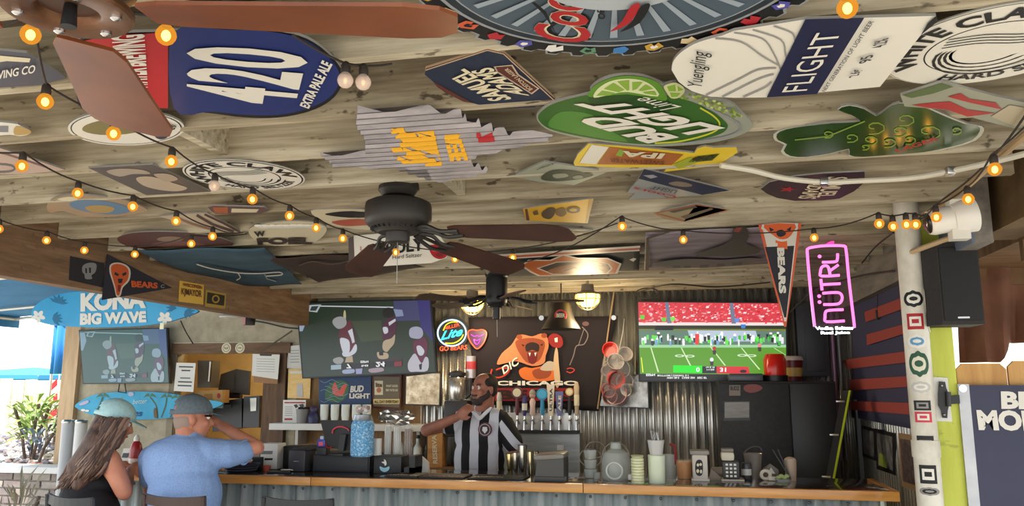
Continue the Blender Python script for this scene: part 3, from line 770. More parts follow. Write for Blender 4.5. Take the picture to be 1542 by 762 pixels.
art('print', t, fb, [(cc((715, 95), (830, 60), (836, 66), (728, 100), (728, 258), (710, 258)), tin((78, 54, 40))), (cc(*smooth([(960, 185), (1040, 150), (1100, 130), (1145, 100), (1150, 60), (1170, 42), (1220, 45), (1232, 90), (1220, 120), (1260, 140), (1290, 165), (1200, 185), (1060, 188)], 3)), tin((44, 34, 36))), (cc((1155, 60), (1170, 42), (1200, 42), (1180, 70)), tin((140, 50, 50))),
                     (cc(*smooth([(750, 228), (830, 208), (960, 200), (1100, 205), (1250, 195), (1290, 210), (1150, 235), (950, 245), (800, 240)], 3)), tin((84, 74, 80))), (cc((845, 235), (885, 234), (885, 245), (850, 245)), T_BLACK), (cc((905, 234), (940, 234), (938, 246), (905, 246)), T_BLACK), (cc((985, 232), (1030, 230), (1028, 244), (985, 246)), T_BLACK), (cc((1070, 226), (1110, 224), (1108, 238), (1070, 240)), T_BLACK), (cc((1150, 222), (1200, 218), (1195, 232), (1150, 234)), T_BLACK)])
# ------------------------------------------------------------------ walls
M_CORR = grain((206, 204, 196), (136, 134, 128), 3.5, (7, 7, .5), .26, .04, metal=.75, c3=(196, 194, 188))
M_CORRB = grain((204, 214, 214), (150, 164, 166), 3, (6, 6, .5), .38, .04, metal=.4, c3=(182, 194, 194))
def corr_panel(name, parent, x0, x1, z0, z1, y, m, per=.068, amp=.009, along='x', box=False):
    mb = MB(); n = max(2, int((x1 - x0) / per * 8)); vs = []; fs = []
    for i in range(n + 1):
        x = x0 + (x1 - x0) * i / n
        s_ = math.sin(2 * math.pi * x / per)
        if box: s_ = max(-1, min(1, s_ * 2.2))
        d = amp * s_
        for z in (z0, z1): vs.append((x, y - d, z) if along == 'x' else (y - d, x, z))
    for i in range(n): fs.append((2 * i, 2 * i + 2, 2 * i + 3, 2 * i + 1))
    mb.add(vs, fs, m, True)
    o = mb.build(name, parent)
    md = o.modifiers.new('gauge', 'SOLIDIFY'); md.thickness = .0015
    return o
wb = MB()
for lo, hi in (((-6.26, YB, 0), (-5.05, YB + .12, 2.62)), ((-4.0, YB, 0), (1.5, YB + .12, 2.64)), ((-5.05, YB, 0), (-4.0, YB + .12, .92)), ((-5.05, YB, 1.95), (-4.0, YB + .12, 2.62))):
    wb.b2(lo, hi, M_STUCCO)
wback = struct(wb.build('wall_back', origin=(-2, YB, 0)))
xs = [-2.42, -1.78, -1.14, -.50, .14, .78, 1.38]
for i in range(6): corr_panel('corrugated_panel', wback, xs[i], xs[i + 1] + .01, .05, 2.46, YB - .018 - .003 * (i % 2), M_CORR, .072, .0135)
MB().b2((-3.70, YB - .02, .9), (-2.40, YB, 1.75), grain((150, 116, 74), (120, 90, 56), 4, (6, 1, 1), .7, .1)).build('plywood_panel', wback)
wr = struct(MB().b2((XR, 4.95, 0), (XR + .1, YB + .1, 2.64), M_STUCCO).build('wall_right', origin=(XR, 6, 0)))
for i in range(4): corr_panel('corrugated_panel', wr, 4.97 + i * .58, 4.97 + i * .58 + .59, .02, 2.45, XR - .012 - .003 * (i % 2), M_CORR, along='y')
MB().b2((XR - .05, 6.98, 0), (XR - .02, 7.04, 1.5), mat((120, 122, 126), .5)).build('corner_post', wr)
# kitchen behind the pass-through
M_KIT = grain((214, 190, 140), (196, 170, 122), 5, (1, 1, 1), .8, .1)
kw = MB()
kw.b2((-6.26, 9.2, 0), (-3.0, 9.3, 2.7), M_KIT); kw.b2((-6.3, YB + .12, 0), (-6.2, 9.3, 2.7), M_KIT); kw.b2((-3.0, YB + .12, 0), (-2.9, 9.3, 2.7), M_KIT); kw.b2((-6.3, YB + .1, 2.66), (-2.9, 9.3, 2.75), M_KIT)
struct(kw.build('wall_kitchen'))
kt = thing('ceiling_light', 'square lit kitchen ceiling fixture beyond the serving window', 'lamp', (-4.3, 8.4, 2.6))
MB().bbox((-4.3, 8.4, 2.63), (.6, .6, .06), WHITE, .01).build('frame', kt)
MB().bbox((-4.3, 8.4, 2.595), (.52, .52, .02), emit((255, 226, 170), 26), .005).build('diffuser', kt)
# wood round the serving window
wn = struct(MB().b2((-5.08, YB - .05, 1.93), (-3.77, YB - .0, 2.035), grain((128, 100, 74), (88, 66, 48), 4, (.8, 6, 6), .7, .2)).build('window_1'))
MB().b2((-4.035, YB - .06, .9), (-3.80, YB + .0, 1.93), M_WOODD).build('jamb', wn)
MB().b2((-5.10, YB - .02, .9), (-5.03, YB + .0, 1.93), grain((150, 140, 120), (120, 110, 90), 5, (1, 1, 1), .8, .2)).build('jamb', wn)
MB().b2((-5.08, YB - .12, .88), (-3.80, YB + .14, .92), M_WOODD).build('sill', wn)
MB().b2((-5.08, YB - .015, 2.03), (-3.9, YB, 2.05), T_CREAM).build('drip_edge', wn)
for x in (-4.46, -4.31):
    q = thing('coaster', 'round white coaster with zigzag mark over the serving window' if x < -4.4 else 'round white coaster with dotted mark over the serving window', 'coaster', (x, YB - .052, 1.985))
    MB().cyl((x, YB - .05, 1.985), (x, YB - .055, 1.985), .052, T_CREAM, n=24).build('disc', q)
    MB().cyl((x, YB - .055, 1.985), (x, YB - .056, 1.985), .038, tin((120, 112, 100)), n=20).build('print', q)
    MB().cyl((x, YB - .056, 1.985), (x, YB - .057, 1.985), .032, T_CREAM, n=20).build('print', q)
    if x < -4.4: MB().tube([(x - .02, YB - .058, 1.998), (x - .01, YB - .058, 1.972), (x, YB - .058, 1.992), (x + .01, YB - .058, 1.972), (x + .02, YB - .058, 1.998)], .003, tin((90, 84, 76)), 5).build('mark', q)
    else:
        for dx in (-.012, 0, .012): MB().ball((x + dx, YB - .058, 1.985), .005, tin((90, 84, 76)), 8, 5).build('mark', q)
# corner board at the open end of the stucco wall
MB().b2((-6.34, YB - .06, 0), (-6.16, YB + .14, 2.62), grain((206, 176, 140), (178, 148, 112), 3, (6, 6, .8), .7, .15)).build('corner_board', wback)

# ------------------------------------------------------------------ right side: posts, gate, eaves
pv = thing('drain_pipe', 'thick white plastic drain pipe plastered with stickers beside the bar end', 'pipe', (1.125, 4.25, 0))
M_PVC = grain((224, 220, 206), (184, 176, 156), 7, (1, 1, .6), .4, .02)
MB().cyl((1.125, 4.25, 0), (1.125, 4.25, 2.6), .058, M_PVC, n=24).build('pipe', pv)
MB().cyl((1.125, 4.25, 1.27), (1.125, 4.25, 1.35), .063, M_PVC, n=24).build('collar', pv)
MB().cyl((1.125, 4.25, .0), (1.125, 4.25, .12), .066, M_PVC, n=24).build('collar', pv)
def sticker(z0, z1, m, am=-100, w=42, m2=None, kind='rect'):
    """a patch bent round the pipe, am = middle angle, w = half width in degrees"""
    mb = MB()
    def patch(za, zb, aw, mm, rr):
        vs = []; fs = []; n = 10; k = 8
        for j in range(k + 1):
            v = j / k
            ww = aw * (math.sqrt(max(0, 1 - (2 * v - 1) ** 2)) if kind == 'oval' else 1)
            for i in range(n + 1):
                a = R(am - ww + 2 * ww * i / n)
                vs.append((1.125 + rr * math.cos(a), 4.25 + rr * math.sin(a), za + (zb - za) * v))
        for j in range(k):
            for i in range(n): fs.append((j * (n + 1) + i, j * (n + 1) + i + 1, (j + 1) * (n + 1) + i + 1, (j + 1) * (n + 1) + i))
        mb.add(vs, fs, mm, True)
    patch(z0, z1, w, m, .0587)
    if m2:
        patch(z0 + (z1 - z0) * .2, z1 - (z1 - z0) * .2, w * .68, m2, .0592)
        patch(z0 + (z1 - z0) * .38, z1 - (z1 - z0) * .36, w * .4, m, .0597)
    mb.build('sticker', pv)
def zp(y): return at_y(1380, y, 4.2).z
for y0, y1, a, b, k in ((437, 463, T_BLACK, T_WHITE, 'oval'), (472, 496, T_RED, T_WHITE, 'rect'), (503, 525, T_WHITE, tin((90, 150, 190)), 'oval'), (528, 568, tin((40, 84, 60)), tin((220, 214, 190)), 'oval'), (574, 592, tin((190, 190, 184)), T_WHITE, 'oval'), (603, 618, T_BLACK, T_GREY, 'rect'), (620, 636, tin((200, 60, 76)), T_WHITE, 'rect'), (656, 688, T_BLACK, tin((150, 144, 130)), 'rect'), (700, 728, T_BLACK, T_WHITE, 'rect'), (733, 746, T_GREY, T_BLACK, 'oval')):
    sticker(zp(y1), zp(y0), a, -104, 46 if k == 'oval' else 38, b, k)
M_LIME = grain((206, 214, 92), (188, 194, 72), 3, (4, 4, .6), .6, .05, spots=.3)
lp = thing('timber_post', 'lime green painted square timber post next to the drain pipe', 'post', (1.25, 4.38, 0))
MB().bbox((1.25, 4.39, 1.3), (.126, .126, 2.6), M_LIME, .006).build('timber', lp)
gt = thing('picket_gate', 'unpainted pine picket gate with dog ear tops and a black strap hinge', 'gate', (1.7, 4.36, 0))
M_PINE = grain((214, 170, 108), (184, 134, 76), 2.5, (5, 5, .7), .6, .08, c3=(204, 156, 92))
def picket(x0, x1, h, y=4.36, th=.02, m=M_PINE, name='picket', parent=gt, z0=.05):
    e = .028
    poly = [(x0, y, z0), (x1, y, z0), (x1, y, h - e), (x1 - e, y, h), (x0 + e, y, h), (x0, y, h - e)]
    return MB().prism(poly, (0, th, 0), m).build(name, parent)
for i in range(6): picket(1.324 + i * .232, 1.548 + i * .232, 1.715 + .012 * (i % 2))
for z in (.4, 1.35): MB().b2((1.33, 4.38, z), (2.7, 4.42, z + .09), M_PINE).build('rail', gt)
MB().b2((1.318, 4.325, .05), (1.40, 4.358, 1.60), M_PINE).build('stile', gt)
plh = YP(4.315)
board('hinge_plate', gt, plh, [(1397, 567), (1427, 569), (1434, 635), (1403, 634)], mat((222, 222, 216), .5), .010)
cc = crop(1250, 540, 3.432)
board('hinge_strap', gt, YP(4.30), cc((565, 118), (595, 120), (600, 150), (612, 180), (615, 240), (608, 270), (606, 308), (582, 306), (575, 270), (560, 240), (560, 180)), BLACK, .006)
MB().cyl(at_y(1428, 590, 4.29), at_y(1429, 612, 4.29), .011, DKGREY).build('hinge_knuckle', gt)
board('hinge_leaf', gt, YP(4.295), cc((615, 190), (668, 188), (672, 232), (618, 236)), BLACK, .006)
for p in ((577, 140), (590, 290)): MB().ball(plh.at(*cc(p)[0], .022), .006, STEEL, 8, 5).build('hinge_screw', gt)
bn = thing('banner', 'navy vinyl banner with grey hem and white capitals on the picket gate', 'banner', (1.9, 4.3, .3))
plb = YP(4.315)
x0 = plb.at(1457, 580).x
MB().b2((x0, 4.313, .25), (2.75, 4.318, plb.at(1457, 580).z), grain((56, 58, 84), (48, 50, 74), 2, (1, 1, 1), .5, .05)).build('vinyl', bn)
MB().b2((x0 - .045, 4.311, .22), (x0 + .005, 4.318, plb.at(1457, 580).z + .005), grain((214, 216, 220), (190, 194, 200), 6, (1, 1, 1), .4, .05)).build('hem', bn)
MB().cyl((x0 - .025, 4.305, plb.at(1450, 585).z), (x0 - .025, 4.312, plb.at(1450, 585).z), .018, CHROME, r1=.02, n=18).build('grommet', bn)
text('lettering', bn, plb, 'BEARS', (1508, 616), (1640, 618), (1507, 589), T_WHITE, .05, off=.006)
text('lettering', bn, plb, 'MONSTERS', (1474, 648), (1690, 652), (1470, 617), T_WHITE, .05, off=.006)
# speaker on the post
sp = thing('wall_speaker', 'black box loudspeaker bracketed to the lime post', 'speaker', (1.28, 4.2, 1.85))
bm_ = MB()
a = YP(4.12).pts([(1398, 408), (1449, 400), (1447, 504), (1396, 507)])
b_ = YP(4.12).pts([(1383, 412), (1383, 494)])
z0, z1 = a[2].z, a[0].z
top = [(1.165, 4.30), (1.165, 4.17), (1.205, 4.10), (1.385, 4.10), (1.385, 4.30)]
MB().prism([(x, y, 2.275) for x, y in top], (0, 0, -.385), grain((48, 46, 44), (38, 36, 35), 60, (1, 1, 1), .7, .1)).build('cabinet', sp)
MB().bbox((1.295, 4.098, 2.083), (.165, .012, .35), mat((30, 30, 30), .8), .005).build('grille', sp)
MB().b2((1.27, 4.090, 1.918), (1.32, 4.093, 1.926), STEEL).build('badge', sp)
MB().b2((1.20, 4.28, 2.05), (1.26, 4.33, 2.12), BLACK).build('bracket', sp)
# eaves at the right
tr2 = struct(MB().b2((1.30, 3.88, 2.24), (1.38, 7.3, 2.635), grain((136, 128, 118), (104, 98, 92), 3, (6, 1, 6), .7, .1)).build('trim_2', origin=(1.34, 5.5, 2.24)))
struct(MB().b2((1.42, .1, 2.305), (1.60, 4.22, 2.638), grain((112, 88, 54), (78, 58, 34), 5, (1, 1, 1), .75, .2, c3=(100, 76, 44))).build('trim_3'))
struct(MB().b2((1.288, 3.87, 2.24), (1.300, 4.72, 2.45), grain((112, 122, 140), (88, 96, 112), 4, (1, 1, 1), .6, .1)).build('trim_4'))
sof = struct(MB().b2((1.62, .4, 2.30), (4.2, 6.0, 2.36), grain((126, 96, 66), (94, 70, 46), 3, (1, 5, 1), .8, .1)).build('ceiling_side', origin=(3, 3, 2.3)))
for y in (1.2, 2.2, 3.2, 4.2, 5.2): MB().b2((1.62, y, 2.20), (4.2, y + .045, 2.30), grain((126, 96, 66), (94, 70, 46), 3, (1, 5, 1), .8, .1)).build('rafter', sof)
# security camera
sec = thing('security_camera', 'white bullet security camera under the right eave', 'camera', at_z(1425, 330, 2.30))
c0 = at_y(1398, 336, 3.6); c1 = at_y(1448, 326, 3.6)
d = (c1 - c0).normalized()
MB().lathe(c0, [(.0, .0), (.05, 0), (.056, .02), (.056, .09), (.062, .092), (.07, .12), (.074, .165), (.074, .18), (0, .18)], mat((226, 222, 212), .35), 24, d).build('housing', sec)
MB().lathe(c0 - d * .012, [(0, 0), (.03, .0), (.044, .008), (.046, .02)], mat((46, 38, 34), .15), 20, d).build('lens', sec)
MB().b2((c1.x - .05, c1.y - .03, c1.z - .10), (c1.x + .02, c1.y + .03, c1.z + .07), mat((216, 212, 200), .4)).build('base', sec)
MB().tube([c1 + Vector((-.01, 0, 0)), Vector((1.20, 3.86, c1.z)), Vector((1.292, 3.92, c1.z))], .022, mat((216, 212, 200), .4), 10).build('mount_arm', sec)
# brown canvas hanging past the speaker
cv = thing('canvas_drape', 'brown canvas drape hanging in folds behind the speaker', 'drape', (2.0, 5.2, 1.75))
def cvp(u, v):
    x = 1437 + 12 * v * (1 - u) + 230 * u
    yb = 546 - 30 * max(0.0, min(1.0, (x - 1506) / 14.0))
    p = at_y(x, 388 + (yb - 388) * v, 5.2)
    p.y += (.035 * math.sin(u * 16 + v * 1.5) + .02 * math.sin(u * 37)) * (.4 + v)
    return p
vs = [cvp(i / 40, j / 20) for j in range(21) for i in range(41)]
fs = [(j * 41 + i, j * 41 + i + 1, (j + 1) * 41 + i + 1, (j + 1) * 41 + i) for j in range(20) for i in range(40)]
MB().add(vs, fs, grain((122, 84, 66), (100, 68, 52), 5, (1, 1, 1), .9, .05), True).build('cloth', cv).modifiers.new('thickness', 'SOLIDIFY').thickness = .003
# pale stucco wall across the yard
ow = struct(MB().b2((1.6, 9.0, 0), (6, 9.2, 2.6), grain((232, 228, 216), (214, 210, 198), 3, (1, 1, 1), .9, .1)).build('wall_yard'))

# ------------------------------------------------------------------ the bar
bar = thing('bar_counter', 'long bar counter with glossy dark top and corrugated metal front', 'counter', (-1.4, 5.0, 0))
M_TOP = grain((58, 38, 26), (32, 24, 20), 4, (.6, 5, 5), .18, .02, coat=.6)
M_EDGE = grain((206, 150, 78), (168, 112, 50), 3, (.7, 8, 8), .35, .05, c3=(190, 132, 64), coat=.3)
XL, XE = -3.95, 1.10
MB().bbox(((XL + XE) / 2, 5.03, ZBAR - .02), (XE - XL - .02, .60, .04), M_TOP, .003).build('top', bar)
for i in range(3):
    xa = XL + (XE - XL) * i / 3; xb = XL + (XE - XL) * (i + 1) / 3
    MB().bbox(((xa + xb) / 2, YBAR + .018, ZBAR - .022), (xb - xa - .003, .036, .052), M_EDGE, .006).build('edge_board', bar)
MB().bbox((XE - .015, 5.03, ZBAR - .022), (.035, .62, .052), M_EDGE, .006).build('end_board', bar)
MB().b2((XL + .1, YBAR + .16, 0), (XE - .08, YBAR + .24, ZBAR - .04), M_WOODD).build('frame', bar)
MB().b2((XL + .1, YBAR + .125, ZBAR - .13), (XE - .06, YBAR + .16, ZBAR - .045), M_WOODD).build('apron', bar)
x = XL + .06; i = 0
while x < XE - .1:
    x2 = min(x + .72, XE - .06)
    corr_panel('corrugated_panel', bar, x, x2 + .01, .03, ZBAR - .05, YBAR + .09 - .003 * (i % 2), M_CORRB, .096, .015, box=True)
    x += .72; i += 1
for k in range(24):
    xx = XL + .2 + k * .2
    MB().ball((xx, YBAR + .072, ZBAR - .075), (.009, .006, .009), mat((90, 92, 92), .4, .8), 8, 5).build('screw', bar)
MB().b2((XE - .08, YBAR + .10, 0), (XE - .06, 5.3, ZBAR - .04), M_CORRB).build('end_panel', bar)
# ------------------------------------------------------------------ ceiling fans
def fan(label, x, y, z_top, drop, r_m, h_m, angles, zb, L, wood, metal, canopy=True, w0=.10, w1=.15, pitch=12, open_plate=False, droop=0.0, cup=.10):
    t = thing('ceiling_fan', label, 'fan', (x, y, z_top))
    if canopy:
        MB().lathe((x, y, z_top), [(0, 0), (.085, 0), (.088, -.03), (.07, -.055), (.04, -.06)], metal, 24).build('canopy', t)
    MB().cyl((x, y, z_top), (x, y, z_top - drop - .01), .028, metal).build('downrod', t)
    zm = z_top - drop
    MB().lathe((x, y, zm), [(0, 0), (r_m * .8, 0), (r_m * .97, -.012), (r_m, -.03), (r_m, -h_m + .02), (r_m * .96, -h_m), (r_m * .9, -h_m - .01), (r_m * .62, -h_m - .035), (r_m * .60, -h_m - .04), (0, -h_m - .04)], metal, 40).build('motor_housing', t)
    if open_plate:
        zz = zm - h_m - .04
        MB().lathe((x, y, zz), [(.045, 0), (.1, 0), (.104, -.004), (.104, -.012), (.1, -.016), (.055, -.016), (.05, -.012), (.045, 0)], grain((120, 84, 58), (96, 64, 44), 30, (1, 1, 1), .35, .02, metal=.6), 32).build('bolt_plate', t)
        for k in range(6):
            a = R(60 * k + 20)
            MB().lathe((x + .078 * math.cos(a), y + .078 * math.sin(a), zz - .014), [(.0095, 0), (.009, -.006), (.005, -.009), (0, -.0095)], CHROME, 10).build('bolt', t)
        MB().cyl((x + .005, y, zz + .002), (x + .005, y, zz - .04), .010, BLACK, r1=.013).build('chain_stop', t)
    else:
        MB().lathe((x, y, zm - h_m - .03), [(r_m * .36, 0), (r_m * .36, -cup + .015), (r_m * .33, -cup + .005), (r_m * .1, -cup), (0, -cup)], metal, 28).build('switch_cup', t)
        vent = MB()
        for k in range(28):
            a = R(360 / 28 * k)
            vent.box((x + r_m * .76 * math.cos(a), y + r_m * .76 * math.sin(a), zm - h_m - .024), (.018, .006, .008), BLACK, Matrix.Rotation(a, 3, 'Z'))
        o = vent.build('vent_slots', t); o['kind'] = 'stuff'
        MB().tube(cat_line((x + .01, y - .03, zm - h_m - .03 - cup), (x + .012, y - .03, zm - h_m - .26), 0, 4), .0018, STEEL, 5).build('pull_chain', t)
    for ia, a in enumerate(angles):
        pt = pitch[ia] if hasattr(pitch, '__len__') else pitch
        d = Vector((math.cos(R(a)), math.sin(R(a)), 0)); n = Vector((-d.y, d.x, 0))
        up = Vector((0, 0, 1)); nn = (n * math.cos(R(pt)) + up * math.sin(R(pt)))
        c = Vector((x, y, zb))
        r0 = .13 if open_plate else .27
        prof = [(r0, w0 * .75), (r0 + .04, w0), (r0 + .25, (w0 + w1) / 2), (L - .09, w1), (L - .03, w1 * .86), (L, w1 * .5)]
        dz = lambda s_: up * (droop * (1 - (s_ - r0) / (L - r0)))
        poly = [c + d * s_ + nn * (w / 2) + dz(s_) for s_, w in prof] + [c + d * s_ - nn * (w / 2) + dz(s_) for s_, w in reversed(prof)]
        nrm = d.cross(nn)
        b = MB().prism(poly, nrm * .007, wood).build('blade', t)
        if open_plate: continue
        c = c + up * droop
        iron = MB()
        for s_ in (-1, 1):
            iron.tube(smooth([tuple(c + d * .11 + up * .03 + nn * (.012 * s_)), tuple(c + d * .17 + up * .02 + nn * (.035 * s_)), tuple(c + d * .23 + nn * (.03 * s_) - up * .004), tuple(c + d * .31 + nn * (.025 * s_) - up * .006)], 4, False), .009, metal, 6)
        iron.tube([c + d * .11 + up * .03, c + d * .30 - up * .006], .008, metal, 6)
        iron.build('blade_iron', b)
    return t
M_BLADE = grain((74, 44, 32), (54, 32, 24), 5, (1, 1, 1), .5, .03)
M_FANM = mat((48, 44, 40), .45, .3)
fan('dark bronze ceiling fan with brown blades hanging above the room', -1.165, 3.15, CZ + .01, .075, .142, .10, (-15, 62, 125), 2.17, .80, M_BLADE, M_FANM, pitch=(-13, -13, 13), w0=.12, w1=.165, droop=.055, cup=.055)
fan('far black drum motor ceiling fan between the two yellow lamps', -1.36, 5.84, CZ + .01, .03, .082, .20, (8, 80, 152, 224, 296), 2.235, .66, grain((96, 78, 62), (74, 60, 48), 5, (1, 1, 1), .6, .03), BLACK)
fan('ceiling fan with warm orange wood blades and exposed bolted hub', -1.0, 1.08, CZ + .01, .05, .11, .13, (16, 118, 196, 298), 2.225, .66, grain((136, 74, 34), (100, 50, 24), 3, (1, 1, 1), .35, .03), mat((84, 58, 46), .45, .3), True, .13, .20, 10, True)

# ------------------------------------------------------------------ string lights
def bulb_mesh(lit, col_in=(255, 214, 110), s_in=24):
    m = bpy.data.materials.new('lit_bulb_glass' if lit else 'unlit_bulb_glass'); m.use_nodes = True
    nt = m.node_tree; nt.nodes.clear()
    out = nt.nodes.new('ShaderNodeOutputMaterial'); mx = nt.nodes.new('ShaderNodeMixShader'); tr = nt.nodes.new('ShaderNodeBsdfTransparent')
    if lit:
        e = nt.nodes.new('ShaderNodeEmission'); e.inputs[0].default_value = lin((255, 172, 60)); e.inputs[1].default_value = .62
        tr.inputs[0].default_value = lin((255, 214, 150)); mx.inputs[0].default_value = .62
    else:
        e = nt.nodes.new('ShaderNodeBsdfPrincipled'); e.inputs['Base Color'].default_value = lin((236, 214, 196)); e.inputs['Roughness'].default_value = .15
        mx.inputs[0].default_value = .6
    nt.links.new(tr.outputs[0], mx.inputs[1]); nt.links.new(e.outputs[0], mx.inputs[2]); nt.links.new(mx.outputs[0], out.inputs[0])
    mb = MB()
    mb.lathe((0, 0, 0), [(.0001, -.0205), (.008, -.019), (.0145, -.0145), (.019, -.007), (.0205, 0), (.019, .007), (.0145, .0145), (.010, .019), (.009, .023)], m, 18)
    mb.ball((0, 0, -.001), (.009, .009, .0115) if lit else (.004, .004, .008), emit(col_in, s_in) if lit else emit((255, 170, 90), 2.0), 10, 7)
    return mb
_pb = {}
def light_string(label, pts, z, ends=(None, None), sag=.02, group='strings of globe lights'):
    P3 = [at_z(p[0], p[1], p[3] if len(p) > 3 else z) for p in pts]
    t = thing('string_light', label, 'string lights', P3[0])
    tops = [p + Vector((random.uniform(-.006, .006), random.uniform(-.006, .006), .046)) for p in P3]
    path = []
    chain = ([Vector(ends[0])] if ends[0] is not None else []) + tops + ([Vector(ends[1])] if ends[1] is not None else [])
    for a, b in zip(chain[:-1], chain[1:]):
        path += cat_line(a, b, sag * (b - a).length / .4 * .6, 8)[:-1]
    path.append(chain[-1])
    MB().tube(path, .0032, mat((44, 36, 30), .7), 6).build('cord', t)
    for i, (p, q) in enumerate(zip(P3, tops)):
        lit = pts[i][2] if len(pts[i]) > 2 else 1
        if 'sock' not in _pb:
            _pb['sock'] = MB().lathe((0, 0, .019), [(.0, .0), (.0115, 0), (.0125, .006), (.0115, .022), (.008, .028), (.004, .031), (0, .031)], mat((46, 38, 32), .6), 12).build('socket', t, None)
            o = _pb['sock']; me = o.data
            off = wloc(t)
            for v in me.vertices: v.co += off
            _pb['sockm'] = me; bpy.data.objects.remove(o)
        o = bpy.data.objects.new('socket', _pb['sockm']); col.objects.link(o); o.parent = t; o.location = p - wloc(t)
        k = ('b', bool(lit))
        if k not in _pb:
            ob = bulb_mesh(lit).build('bulb', None, (0, 0, 0)); _pb[k] = ob.data; bpy.data.objects.remove(ob)
        so = o; o = bpy.data.objects.new('bulb', _pb[k]); col.objects.link(o); o.parent = so
    return t
light_string('string of amber globe bulbs running from the wood fan to the dark fan', [(46, 52, 1), (68, 153, 1), (171, 201, 1), (258, 243, 1), (323, 280, 0), (380, 300, 1), (436, 325, 1), (476, 343, 1), (516, 359, 1), (596, 380, 1, 2.30), (685, 390, 1, 2.285), (772, 388, 1, 2.29)], 2.33, ends=(at_z(-80, 60, 2.36), at_z(930, 336, 2.43)))
light_string('string of amber globe bulbs passing the round white seltzer sign on its left'.replace(' on its left', ' and the fish sign'), [(33, 250, 1), (117, 291, 1), (200, 311, 1), (265, 333, 1), (320, 356, 1), (357, 356, 0), (288, 367, 1)][:5], 2.33, ends=(at_z(-60, 225, 2.36), at_z(366, 350, 2.44)))
light_string('string of amber globe bulbs along the brown side beam', [(-2, 345, 1), (70, 362, 1), (127, 377, 1), (203, 383, 1), (288, 367, 1)], 2.33, ends=(at_z(-70, 325, 2.36), at_z(372, 352, 2.44)))
light_string('single lit globe bulb near the giant bottle cap sign and navy band sign', [(1276, 12, 1)], 2.33, ends=(at_z(1180, -40, 2.42), at_z(1400, -40, 2.42)))
light_string('single lit globe bulb in front of the red end of the blue tap board', [(250, 53, 1)], 2.30, ends=(at_z(120, 5, 2.42), at_z(400, -20, 2.42)))
light_string('pair of dim clear globe bulbs beside the blue tap board tip', [(520, 121, 0), (547, 124, 0)], 2.36, ends=(at_z(440, 52, 2.43), at_z(590, 96, 2.43)))
light_string('string of amber globe bulbs crossing above the vertical pennant', [(937, 341, 1), (1029, 361, 1), (1226, 358, 1), (1324, 337, 1, 2.27), (1345, 341, 1, 2.26), (1365, 338, 1, 2.26), (1379, 338, 1, 2.26)], 2.31, ends=(at_z(780, 396, 2.33), at_z(1392, 325, 2.30)))
light_string('string of amber globe bulbs climbing the right eave by the security camera', [(1410, 327, 1), (1458, 300, 1), (1498, 255, 1)], 2.26, ends=(at_z(1386, 330, 2.30), at_z(1580, 150, 2.36)))

# ------------------------------------------------------------------ conduits and wires on the right
cd = thing('conduit', 'white painted conduit looping under the rafters to the right eave', 'conduit', at_z(1085, 250, 2.43))
pth = [at_z(x, y, z) for x, y, z in ((1085, 249, 2.43), (1130, 256, 2.42), (1180, 268, 2.41), (1240, 274, 2.41), (1300, 272, 2.41), (1370, 268, 2.40), (1430, 258, 2.39), (1490, 245, 2.38), (1542, 232, 2.37), (1600, 215, 2.37))]
MB().tube([Vector(p) for p in smooth([tuple(p) for p in pth], 4, False)], .011, mat((206, 200, 182), .5), 8).build('pipe', cd)
for x, y, z in ((1240, 274, 2.41), (1430, 258, 2.39)): MB().bbox(at_z(x, y, z), (.03, .05, .03), STEEL, .004).build('clamp', cd)
cd2 = thing('conduit', 'tan conduit running along the right eave to the drain pipe', 'conduit', at_z(1380, 333, 2.38))
MB().tube([Vector(p) for p in smooth([tuple(at_z(x, y, z)) for x, y, z in ((1391, 324, 2.42), (1412, 311, 2.42), (1450, 285, 2.42), (1500, 240, 2.42), (1560, 190, 2.42))], 4, False)], .014, mat((186, 158, 118), .5), 8).build('pipe', cd2)
cd3 = thing('conduit', 'short tan conduit below the security camera', 'conduit', at_y(1380, 372, 4.1))
MB().tube([at_y(1372, 380, 4.2), at_y(1420, 362, 4.05), at_y(1452, 352, 4.0)], .013, mat((186, 158, 118), .5), 8).build('pipe', cd3)
def wire(label, pts, r=.004, c=(34, 30, 28), name='cable'):
    q = [tuple(p) for p in pts]
    return tag(MB().tube([Vector(p) for p in smooth(q, 5, False)], r, mat(c, .6), 6).build(name), label, 'cable')
wire('loose dark cable from the drain pipe up to the security camera', [at_z(1382, 330, 2.40), at_z(1420, 300, 2.41), at_z(1460, 270, 2.41), at_z(1510, 220, 2.41), at_z(1560, 150, 2.42)])
wire('white cable looping behind the speaker', [at_y(1378, 380, 4.3), at_y(1395, 398, 4.3), at_y(1418, 398, 4.32), at_y(1425, 388, 4.32)], .004, (214, 208, 196))
wire('white cable hanging down beside the stickered pipe', [Vector((1.125 + .0615 * math.cos(R(a_)), 4.25 + .0615 * math.sin(R(a_)), at_y(1380, y_, 4.2).z)) for a_, y_ in ((-20, 405), (-48, 440), (-44, 480), (-25, 500))], .003, (214, 208, 196))
wire('bundle cable running from the striped flag to the rafters', [at_z(1298, 396, 2.43), at_z(1318, 372, 2.41), at_z(1345, 350, 2.38)], .005)
wire('second bundle cable strung below the rafters by the pink neon', [at_y(1190, 470, 6.9), at_y(1230, 436, 6.5), at_y(1292, 416, 5.8), at_y(1347, 408, 4.7)], .006)
wire('thin cable strung from the far wall over the right television', [at_z(960, 440, 2.40), at_z(1010, 428, 2.42), at_z(1080, 432, 2.40), at_z(1160, 425, 2.42)], .006)
wire('coiled cable above the right television', [at_y(985, 432, 7.0) + Vector((0, .15, .05)), at_y(985, 440, 7.0)] + [at_y(975, 442, 7.0) + Vector((.10 * math.cos(k * .8), -.02, .045 * math.sin(k * .8))) for k in range(18)], .005)
